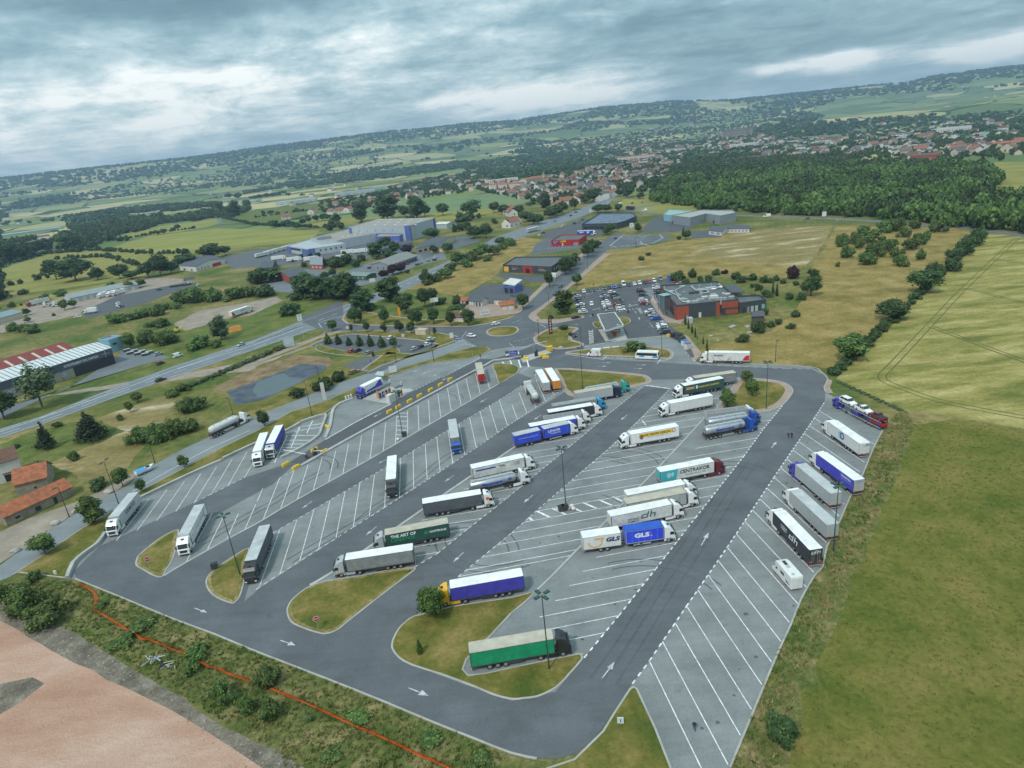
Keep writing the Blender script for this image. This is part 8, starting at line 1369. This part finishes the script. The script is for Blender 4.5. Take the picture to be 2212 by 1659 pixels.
board(751, 712, .6, 1.4, 1.3, 'white square sign at the access road mouth', (.6, .6, .58)); board(976, 731, .3, 1.6, 2.4, 'white feather flag by the roundabout', (.6, .6, .62)); board(871, 728, .2, 1.4, 1.4, 'white poster stand on the verge beside the cabin', (.55, .56, .6)); board(1365, 0+504, 5, 3.2, 3.6, 'white sign with letter on a tall mast before the solar roofed hall', (.62, .62, .6), text=[('A', 0, 1.4, 2)], tc=(.05, .1, .3)); board(1276, 466, 4, 2.6, 3, 'white letter sign beside the solar roofed hall', (.62, .62, .6), text=[('A', 0, 1.4, 2)], tc=(.05, .1, .3)); board(1780, 471, 1.5, 3.0, 3.6, 'tall white road sign below the wood', (.6, .6, .62)); board(2123, 495, 1, 2.4, 3.5, 'blue and white sign at the far corner of the barley', (.2, .3, .6)); board(1326, 415, 3, 7, 6, 'red and white hoarding where the highway enters the town', (.7, .7, .7), text=[('NT', 0, 5.5, 4.5)], tc=(.6, .03, .05))
t = thing('pylon_sign', 'tall dark red pylon sign on the island before the fuel canopy', 'sign', G(1190, 722), .3); q = MB(); q.box((0, 0, 3.6), (1.5, .5, 7.2)); q.obj('panel', mat('dark red pylon', (.12, .02, .03), .5), t)
for i, ch in enumerate('SUPER'): link('lettering', text_mesh(ch, .7, .8, M_WHITE, .03, .03), t, (0, -.28, 6.3-i*1.2), (R(90), 0, 0))
t = thing('price_totem', 'white lattice fuel price totem on the apron below the canopy', 'sign', G(1278, 743), .2); q = MB(); [q.box((x, 0, 3), (.12, .3, 6)) for x in (-.8, .8)]; [q.box((0, 0, .5+i*.8), (1.6, .25, .35)) for i in range(7)]; q.obj('frame', M_WHITE, t)
# gate booms
def gate(x, y, xb, yb, label, hb=1.6, mot=True):
    a, b = G(x, y), G(xb, yb); t = thing('gate_barrier', label, 'barrier', a, 0); q = MB(); q.box((0, 0, .7), (.7, .6, 1.4), 0, .3); q.obj('motor_box', M_CHAS, t); d = b-a; q = MB(); q.cyl((0, 0, hb), (d.x, d.y, hb+.1), .09, n=6); q.obj('boom', M_WHITE, t); q = MB(); q.cyl((d.x*.97, d.y*.97, 0), (d.x*.97, d.y*.97, hb), .06, n=5); q.obj('rest_post', M_ALU, t)
gate(1129, 774, 1155, 765, 'white height bar over the gate, lower half', 4.2); gate(1157, 765, 1182, 759, 'white height bar over the gate, upper half', 4.2); gate(663, 991, 614, 982, 'long white boom at the exit beside the hatched corner', 1.5); gate(679, 985, 700, 984, 'short boom cabinet at the exit beside the separator', 1.6); gate(1281, 683, 1297, 679, 'white height frame at the car park entry', 3.0); gate(1357, 676, 1378, 671, 'white height frame at the car park exit', 3.0)
t = thing('access_kiosk', 'grey ticket kiosk between the exit booms', 'kiosk', G(683, 983), .4); q = MB(); q.box((0, 0, 1.1), (.7, .7, 2.2)); q.obj('cabinet', M_CHAS, t); q = MB(); q.box((0, -.36, 1.6), (.4, .02, .4)); q.obj('screen', M_GLASS, t)
t = thing('traffic_island_kiosk', 'black and grey access machine at the gate', 'kiosk', G(1158, 770), .4); q = MB(); q.box((0, 0, 1.0), (.8, .7, 2.0)); q.box((.7, .3, 1.3), (.4, .4, 2.6)); q.obj('cabinet', M_BLK, t)
# fuel pumps for lorries
def island_pumps(a, b, label, cols):
    A, B = G(*a), G(*b); d = (B-A); L_ = d.length; az = math.atan2(d.y, d.x); t = thing('fuel_pump_island', label, 'fuel pumps', A, az); q = MB(); q.box((L_/2, 0, .12), (L_+1.5, 1.6, .2)); q.obj('plinth', M_CONC, t); q = MB(); q.box((L_/2, 0, 3.9), (L_, 1.4, .25)); q.obj('roof', M_RFG, t); q = MB(); q.cyl((L_-.3, 0, 0), (L_-.3, 0, 3.9), .12, n=6); q.cyl((.3, 0, 0), (.3, 0, 3.9), .12, n=6); q.obj('post', M_ALU, t); q = MB(); q.box((L_, 0, 4.7), (.9, .3, 1.2)); q.obj('sign_box', M_WHITE, t)
    for i, c in enumerate(cols): q = MB(); q.box((1.2+i*(L_-2)/max(1, len(cols)-1), 0, 1.2), (.8, .6, 2.0), 0); q.box((1.2+i*(L_-2)/max(1, len(cols)-1), -.31, 1.7), (.5, .03, .4), 1); q.obj('pump', [mat('pump '+str(c), c, .5), M_BLK], t)
island_pumps((817,864), (846,850), 'row of fuel pumps nearer the blue lorry', [(.1, .1, .11), (.05, .08, .4), (.15, .15, .15), (.7, .2, .02)]); island_pumps((857,861), (871,854), 'row of fuel pumps beside the white cabinet', [(.1, .1, .11), (.6, .6, .6), (.7, .2, .02)])
island_pumps((1318,728), (1336,727), 'orange fuel pumps under the canopy', [(.7, .2, .02), (.12, .12, .12), (.7, .2, .02)])
g = G(847, 868); o = MB().box((0, 0, 1.5), (3.6, 1.6, 3.0)).obj('fuel_tank_cabinet', M_WHW); o.location = g; o.rotation_euler = (0, 0, azl); tag(o, 'tall white cabinet between pumps and lane', 'cabinet'); g = G(818, 862); o = MB().cyl((0, 0, 0), (0, 0, .3), .4, n=8).box((0, 0, 1.6), (.9, .1, 2.8)).obj('flag_sign', mat('orange flag', (.75, .25, .02), .5)); o.location = g; tag(o, 'orange flag sign at the fuel pumps', 'sign')
for i, (x, y) in enumerate(((748,863),(754,861),(759.5,859))): g = G(x, y); q = MB(); q.cyl((0, 0, 0), (0, 0, 1.3), .42, .34, 10); o = q.obj('barrel', M_WHW); o.location = g; tag(o, ORD[i]+' white barrel from the rocks beside the blue lorry', 'barrel', 'white barrels')
t = openroof('shelter', 'small glazed shelter behind the blue lorry', [(810,809),(828,812),(830,803),(815,802)], 2.8, M_PALE, 4, .2, 'shelter', .06)
# bins, bags, boxes
def thingbox(name, label, cat, x, y, sz, m_, az=0.3, extra=(), lid=None, group=None):
    g = G(x, y); t = thing(name, label, cat, g, az, group); q = MB(); q.box((0, 0, sz[2]/2+.1), sz, 0, 0, 1.06); q.obj('body', m_, t)
    if lid: q = MB(); q.box((0, 0, sz[2]+.18), (sz[0]*1.1, sz[1]*1.1, .14)); q.obj('lid', lid, t)
    return t
for x, y, l in ((1213,1104,'dark grey bin at the foot of the middle lamp, nearer one'),(1221,1102.5,'dark grey bin at the foot of the middle lamp, beside the bags'),(873.5,943,'dark bin below the lamp on the ladder marking'),(465,1229,'dark bin by the kerb of the lorry island')): thingbox('waste_bin', l, 'bin', x, y, (1.3, 1.0, 1.2), M_CHAS, .4, lid=M_BLK, group='grey waste bins')
for i, (x, y, l) in enumerate(((1230,1101,'brown rubbish bag beside the bins'),(1235.5,1096,'white rubbish bag beside the bins'),(1239,1101.5,'pale rubbish bag lying outermost beside the bins'),(1206.5,1102,'white bag lying left of the bins'),(860,951,'white bag on the ladder marking'))): g = G(x, y); q = MB(); q.loft([[(r_*math.cos(a)*(1+.15*math.sin(3*a)), r_*math.sin(a), z) for a in [k*.785 for k in range(8)]] for r_, z in ((.3, 0), (.55, .25), (.45, .55), (.15, .75))], 0); o = q.obj('rubbish_bag', mat('bag '+str(i), (.34, .26, .2) if i == 0 else (.6, .6, .57), .6, bump=.5, bscale=5)); o.location = (g.x, g.y, .08); tag(o, l, 'rubbish bag', 'rubbish bags')
RC = [(1455,728,(1.6,1.4,1.5),M_BLK,'black wheeled bins pushed together at the recycling corner','waste_bin'),(1462,727,(1.5,1.3,1.6),M_CHAS,'grey wheeled bin at the head of the recycling row','waste_bin'),(1466,733,(2.2,1.8,2.2),M_CHAS,'dark grey recycling container, first of the row','recycling_container'),(1473,740,(2.0,1.7,2.1),paint('dgreen', False),'green recycling container in the row','recycling_container'),(1479,747,(2.0,1.7,2.1),M_WHW,'white recycling container with blue panel, upper of two','recycling_container'),(1485,754,(2.0,1.8,2.2),M_WHW,'white recycling container with blue panel, lower of two','recycling_container')]
for x, y, sz, m_, l, n in RC: thingbox(n, l, 'container', x, y, sz, m_, .5, lid=M_DBLUE if 'blue' in l else M_BLK)
thingbox('recycling_container', 'bright blue container at the corner of the back row of cars', 'container', 1446, 607.5, (1.9,1.7,3.0), M_DBLUE, .3, lid=mat('blue lid', (.03, .12, .5), .5)); thingbox('salt_bin', 'small yellow bin at the end of the low wall', 'bin', 1443.5, 728.5, (1.0,.8,1.0), M_YEL, .3, lid=M_YEL)
for x, y, l in ((1310,754,'white bench like slab on the bus island, nearer the van'),(1330,752,'white slab on the bus island, nearer the bush')): g = G(x, y); o = MB().box((0, 0, .35), (2.6, .9, .35), 0, .1).box((-.9, 0, .12), (.2, .8, .3)).box((.9, 0, .12), (.2, .8, .3)).obj('bench', M_WHW); o.location = (g.x, g.y, .15); tag(o, l, 'bench')
def rock(x, y, s, l, seed):
    r = random.Random(seed); g = G(x, y); q = MB(); q.loft([[(k*s*math.cos(a)*r.uniform(.8, 1.2), k*s*.7*math.sin(a)*r.uniform(.8, 1.2), z*s) for a in [i*.9 for i in range(7)]] for k, z in ((.9, 0), (1, .3), (.7, .6), (.2, .75))], 0); o = q.obj('boulder', M_KERB); o.location = g; tag(o, l, 'boulder', 'pale boulders')
for i, (x, y, s, l) in enumerate(((1211,752,1.1,'pale boulder on the lower edge of the red pylon island'),(1580,708,1.3,'pale boulder in the lawn below the restaurant, in the small pile'),(1584,706,1.2,'pale boulder lying beside the small pile in the lawn'),(1614,707,1.1,'pale boulder near the old hut'),(1619,720,1.2,'pale boulder beside the dark lawn bush'),(1536,727,.9,'single white stone in the lawn near the cypresses'),(1551,736,.6,'small white stone in the lawn near the lorry'),(35,1192,1.3,'boulder on the gravel strip by the bent tree'),(121,1132,1.4,'long boulder on the gravel strip before the byre'),(235,1064,1.4,'boulder on the gravel strip by the double lamp'),(163,1107,1.1,'flat stone at the foot of the gravel strip lamp'))): rock(x, y, s, l, i)
def boat():
    a = heading((303,1024), (326,1014)); t = thing('small_boat', 'small white boat with bright blue cover parked on the service road', 'boat', G(314, 1021), a); q = MB(); q.loft([[(x, -w, z0+.5), (x, -w*.7, z0), (x, w*.7, z0), (x, w, z0+.5), (x, w, z0+.95), (x, -w, z0+.95)] for x, w, z0 in ((-2.6, .95, .45), (-1, 1.1, .4), (1.2, 1.0, .42), (2.3, .5, .7), (2.7, .1, .9))], 0); q.obj('hull', M_WHITE, t); q = MB(); q.box((-1.0, 0, 1.45), (2.8, 1.9, .12)); q.obj('cover', mat('bright blue cover', (.02, .35, .72), .6), t); q = MB(); q.box((1.1, 0, 1.5), (.9, 1.0, .4)); q.obj('cabin', M_BLK, t); wheel(t, -.8, 1.15, .3, .2); wheel(t, -.8, -1.15, .3, .2)
boat()
# orange netting, timber heap and other litter of the building plot
def netting(pts, label, h=.95):
    P = smoothpts([G(*p) for p in pts], 4, False); q = MB(); r = random.Random(4)
    for i in range(len(P)-1):
        a, b = P[i], P[i+1]; ha, hb = h*(.8+.35*math.sin(i*.9)), h*(.8+.35*math.sin(i*.9+.9)); n = Vector((-.35, -.55, 0)); q.poly([(a.x, a.y, .05), (b.x, b.y, .05), (b.x+n.x*hb, b.y+n.y*hb, .05+hb), (a.x+n.x*ha, a.y+n.y*ha, .05+ha)]); q.poly([(a.x, a.y, .04), (b.x, b.y, .04), (b.x+n.x*.9, b.y+n.y*.9, .42), (a.x+n.x*.9, a.y+n.y*.9, .42)])
    o = q.obj('safety_netting', mat('orange netting', (.86, .20, .03), .7, var=.2, vscale=.6, fine=.2, fscale=6)); tag(o, label, 'netting')
netting([(a/4, 1244.3+b/4) for a, b in ((690,70),(770,100),(850,170),(840,240),(820,280))], 'short length of orange netting below the concrete wall'); netting([(a/4, 1244.3+b/4) for a, b in ((820,285),(900,325),(1020,400),(1100,450),(1200,510),(1250,545),(1330,555),(1430,595),(1530,640),(1640,675),(1750,740),(1830,785),(1900,795),(1970,830),(2060,865),(2200,915),(2262,935),(2412,990),(2542,1045),(2712,1115),(2912,1210),(3112,1300),(3312,1385),(3452,1450),(3612,1530),(3762,1590),(3920,1662),(4050,1720))], 'long run of sagging orange safety netting through the rough grass')
def pile(x, y, label, seed, n=8, cols=((.5, .44, .32), (.42, .42, .4), (.3, .38, .42))):
    r = random.Random(seed); g = G(x, y); t = thing('timber_pile', label, 'debris pile', g, 0)
    for i in range(n): q = MB(); q.box((0, 0, 0), (r.uniform(.6, 1.9), r.uniform(.08, .24), .1)); ob = q.obj('plank', mat('debris '+str(i % len(cols)), cols[i % len(cols)], .8, var=.3, vscale=.5), t); ob.location = (r.uniform(-1.2, 1.2), r.uniform(-.8, .8), .15+i*.07); ob.rotation_euler = (r.uniform(-.2, .2), r.uniform(-.25, .25), r.uniform(0, 3.1))
pile(330, 1432, 'heap of pale planks and blue sheeting below the netting', 3, 12); pile(368, 1440, 'heap of dark and yellow boards beside the pale planks', 8, 7, ((.08, .08, .09), (.5, .42, .15), (.5, .5, .5)))
g = G(353, 1437); q = MB(); q.cyl((0, 0, 0), (0, 0, .35), .5, n=14); o = q.obj('old_tyre', M_TYRE); o.location = g; tag(o, 'old black tyre lying between the two heaps', 'tyre'); g = G(29, 1326); q = MB(); q.cyl((0, 0, 0), (0, .1, 1.3), .09, n=6); q.cyl((0, 0, 0), (0, 0, .12), .3, n=8); o = q.obj('marker_post', M_STONE); o.location = g; tag(o, 'short wooden post at the edge of the bare soil', 'post')
q = MB(); q.box((0, 0, .5), (1.4, .3, 1.0)); o = q.obj('white_post', M_WHITE); o.location = G(121, 1241); o.scale = (.4, 1, 1); tag(o, 'white leaning marker by the end of the concrete wall', 'post')
t = thing('excavator', 'small yellow digger on the dirt lot', 'digger', G(383, 718), .5); q = MB(); [q.box((0, s*.9, .4), (2.8, .5, .7)) for s in (-1, 1)]; q.obj('track', M_BLK, t); q = MB(); q.box((-.3, 0, 1.5), (2.0, 1.8, 1.2)); q.obj('body', M_YEL, t); q = MB(); q.box((.4, .4, 2.2), (1.0, .9, 1.3)); q.obj('cab', M_GLASS, t); q = MB(); q.cyl((.6, 0, 1.4), (3.2, 0, 3.2), .2, n=6); q.cyl((3.2, 0, 3.2), (4.6, 0, 1.2), .15, n=6); q.box((4.5, 0, .8), (.8, .9, .8)); q.obj('arm', M_YEL, t)
g = G(509, 714); q = MB(); q.loft([[(x, -w, 0), (x, w, 0), (x, w*.3, h), (x, -w*.3, h)] for x, w, h in ((-3.8, 1.5, .6), (-2.5, 2.2, 2.3), (2.5, 2.2, 2.5), (3.8, 1.4, .6))], 0); o = q.obj('sand_heap', mat('orange sand', (.55, .25, .05), .9, var=.3, vscale=1, bump=.6, bscale=3)); o.location = g; o.rotation_euler = (0, 0, .6); tag(o, 'orange covered heap beside the dirt lot', 'heap')
for i in range(7): g = G(275+i*8, 759+(i % 2)*5+i*.8); q = MB(); q.box((0, 0, .6), (3.4, 1.8, 1.1)); q.box((0, 0, 1.25), (3.2, 1.7, .12), 1); o = q.obj('covered_pallet', [M_CHAS, M_PALE]); o.location = g; o.rotation_euler = (0, 0, .5); tag(o, 'grey crate with white lid, '+ORD[i]+' from the light blue block', 'crate', 'crates behind the tent hall')
# motorbikes
for i, (x, y, l) in enumerate(((741,562,'motorbike in the back row beside the dark cars'),(765,560,'motorbike in the back row beside the brown car'),(1165,700,'white scooter at the edge of the short grass bed'))):
    g = G(1106+x/4, 486+y/4); t = thing('motorbike', l, 'motorbike', (g.x, g.y, .1), AZF); q = MB(); q.box((0, 0, .75), (1.2, .3, .35)); q.cyl((.5, 0, .7), (.62, 0, 1.15), .05, n=5); q.box((.6, 0, 1.1), (.08, .7, .05)); q.obj('body', paint('white' if i == 2 else 'black'), t); wheel(t, .68, 0, .3, .12); wheel(t, -.6, 0, .3, .12)
# people
def person(x, y, az, label, top, legs, stride=.25, hair=(.05, .035, .025), z=.1, arm=.1):
    s = stride; J = [(0, 0, .96), (0, 0, 1.15), (0, 0, 1.42), (0, 0, 1.55), (.03, 0, 1.68), (0, .1, .92), (s*.5, .11, .5), (s*.6, .11, .08), (s*.6+.16, .11, .04), (0, -.1, .92), (-s*.3, -.11, .5), (-s*.9, -.11, .1), (-s*.9+.15, -.11, .05), (0, .2, 1.40), (-arm, .27, 1.12), (.02, .27, .88), (.05, .27, .80), (0, -.2, 1.40), (arm, -.27, 1.12), (arm+.12, -.27, .90), (arm+.16, -.27, .83)]
    E = [(0, 1), (1, 2), (2, 3), (3, 4), (0, 5), (5, 6), (6, 7), (7, 8), (0, 9), (9, 10), (10, 11), (11, 12), (2, 13), (13, 14), (14, 15), (15, 16), (2, 17), (17, 18), (18, 19), (19, 20)]
    RR = [.15, .14, .15, .06, .10, .10, .065, .05, .04, .10, .065, .05, .04, .07, .05, .04, .035, .07, .05, .04, .035]
    me = bpy.data.meshes.new('person'); me.from_pydata(J, E, []); o = bpy.data.objects.new('person', me); COL.objects.link(o); m_ = o.modifiers.new('s', 'SKIN'); 
    for i, v in enumerate(me.skin_vertices[0].data): v.radius = (RR[i], RR[i]*(1.25 if i in (0, 1, 2) else 1)); v.use_root = i == 0
    o.modifiers.new('d', 'SUBSURF').levels = 1; dg = bpy.context.evaluated_depsgraph_get(); nm = bpy.data.meshes.new_from_object(o.evaluated_get(dg)); o.modifiers.clear(); o.data = nm; nm.materials.clear()
    for m2 in (mat('cloth '+str(top), top, .8), mat('cloth '+str(legs), legs, .8), mat('skin', (.45, .28, .2), .6), mat('hair '+str(hair), hair, .8), M_BLK): nm.materials.append(m2)
    for p in nm.polygons: c = p.center; p.material_index = 4 if c.z < .1 else 1 if c.z < .97 and abs(c.y) < .22 else 2 if c.z < .86 or 1.50 < c.z < 1.72 and c.x > -.02 else 3 if c.z > 1.58 else 0; p.use_smooth = True
    g = G(x, y); o.location = (g.x, g.y, z); o.rotation_euler = (0, 0, az); tag(o, label, 'person')
ka, kb_ = heading((1658,1015), (1700,950)), 0
person(1702.5, 946.5, ka, 'person in dark clothes with a red shoulder band and pale cap walking up the lane', (.16, .03, .035), (.02, .02, .025), hair=(.6, .6, .6)); person(1710, 947.5, ka, 'person dressed all in black walking beside the capped one', (.015, .015, .018), (.015, .015, .018)); person(1500, 1579, 1.2, 'person in dark blue carrying something across the empty front bays', (.02, .025, .06), (.03, .035, .06))
person(1038, 773.5, 1.0, 'person in black standing at the edge of the entrance lane', (.02, .02, .02), (.02, .02, .02)); person(1414, 647, 2.0, 'person in dark blue on the terrace beside the zebra stripes', (.02, .02, .05), (.03, .03, .04)); person(1418, 645, 2.2, 'person in brown on the terrace beside the zebra stripes', (.12, .06, .04), (.04, .04, .05)); person(1440, 681.5, -1.5, 'person in black walking along the red restaurant wall', (.015, .015, .02), (.015, .015, .02)); person(1425, 665.5, 1.0, 'person in dark coat at the restaurant door', (.04, .04, .05), (.02, .02, .03)); person(1262.5, 646, .5, 'person in maroon walking between the parked cars', (.14, .03, .03), (.03, .03, .04)); person(1282, 619, 1.5, 'person in brown on the grass behind the back row', (.12, .07, .04), (.06, .05, .04)); person(801, 783, .2, 'person in black on the path beside the small car park', (.02, .02, .02), (.02, .02, .025)); person(1423, 668, 0, 'person in black beside the coated one at the restaurant door', (.02, .02, .02), (.02, .02, .02), .1)
# barley tramlines, far road to the wood
tr = MB(); M_TRK = mat('flattened crop', (.12, .13, .035), .95, var=.4, vscale=3)
P = smoothpts([G(*p) for p in ((2192,514),(2079,620),(2005,697),(1921,785),(1902,803),(1897,812),(1904,824),(1950,843),(2040,872),(2212,905))], 5, False); ribbon(tr, P, -.2, .2, .045); ribbon(tr, P, 2.0, 2.4, .045)
for y0, y1, x0, x1 in ((623, 660, 2080, 2230), (705, 790, 2003, 2230), (560, 572, 2140, 2230)): P = [G(lerp(x0, x1, i/8), lerp(y0, y1, i/8)) for i in range(9)]; ribbon(tr, P, -.3, .3, .046); ribbon(tr, P, 1.6, 2.1, .046)
tr.obj('crop_tracks', M_TRK, fixn=False)['kind'] = 'structure'
rw = MB(); P = smoothpts([G(*p) for p in ((1352,452),(1420,440),(1483,432),(1560,425))], 4, False); ribbon(rw, P, -4, 4, .075); P = smoothpts([G(*p) for p in ((1330,447),(1430,462),(1600,466),(1700,469),(1860,476),(2000,486),(2080,491),(2230,512))], 4, False); ribbon(rw, P, -3.5, 3.5, .076); P = smoothpts([G(*p) for p in ((1335,412),(1370,398),(1420,385),(1490,372),(1520,362))], 4, False); ribbon(rw, P, -4, 4, .077); P = smoothpts([G(*p) for p in ((468,482),(480,470),(489,458),(497,445))], 3, False); ribbon(rw, P, -3, 3, .078)
P = smoothpts([G(*p) for p in ((830,640),(1010,548),(1040,535),(960,560))], 3, False); rw.obj('side_road', M_ROAD, fixn=False)['kind'] = 'structure'
ston = MB(); sp_ = scatter([(0,1297),(40,1327),(170,1374),(300,1457),(480,1572),(700,1682),(640,1790),(560,1780),(400,1552),(230,1468),(0,1342)], .8)
for x, y in sp_: s = random.uniform(.05, .22); ston.loft([[(x+s*k*math.cos(a), y+s*k*math.sin(a), z*s) for a in (0, 1.3, 2.7, 4)] for k, z in ((1, 0), (.7, .6))], random.randrange(2))
tag(ston.obj('rubble', [M_SOIL, M_KERB]), 'clods and stones on the bare soil strip', 'rubble', None, 'stuff')
# air
def haze():
    q = MB(); q.box((0, 8000, 260), (30000, 27000, 2*262)); o = q.obj('haze', []) if False else None
    me = bpy.data.meshes.new('haze'); x, y0, y1, z0, z1 = 15000, -2500, 20000, -700, 400; v = [(a, b, c) for c in (z0, z1) for a, b in ((-x, y0), (x, y0), (x, y1), (-x, y1))]; me.from_pydata(v, [], [(3, 2, 1, 0), (4, 5, 6, 7), (0, 1, 5, 4), (1, 2, 6, 5), (2, 3, 7, 6), (3, 0, 4, 7)]); o = link('haze', me); o['kind'] = 'stuff'; tag(o, 'thin blue air that pales the far hills', 'haze')
    m_ = bpy.data.materials.new('haze'); m_.use_nodes = True; nt = m_.node_tree; nt.nodes.clear(); out = nt.nodes.new('ShaderNodeOutputMaterial'); pv = nt.nodes.new('ShaderNodeVolumePrincipled'); pv.inputs['Color'].default_value = (.55, .76, 1.0, 1); pv.inputs['Density'].default_value = HAZE; pv.inputs['Anisotropy'].default_value = .2; nt.links.new(pv.outputs[0], out.inputs['Volume']); me.materials.append(m_)
HAZE = 1.05e-4
haze()
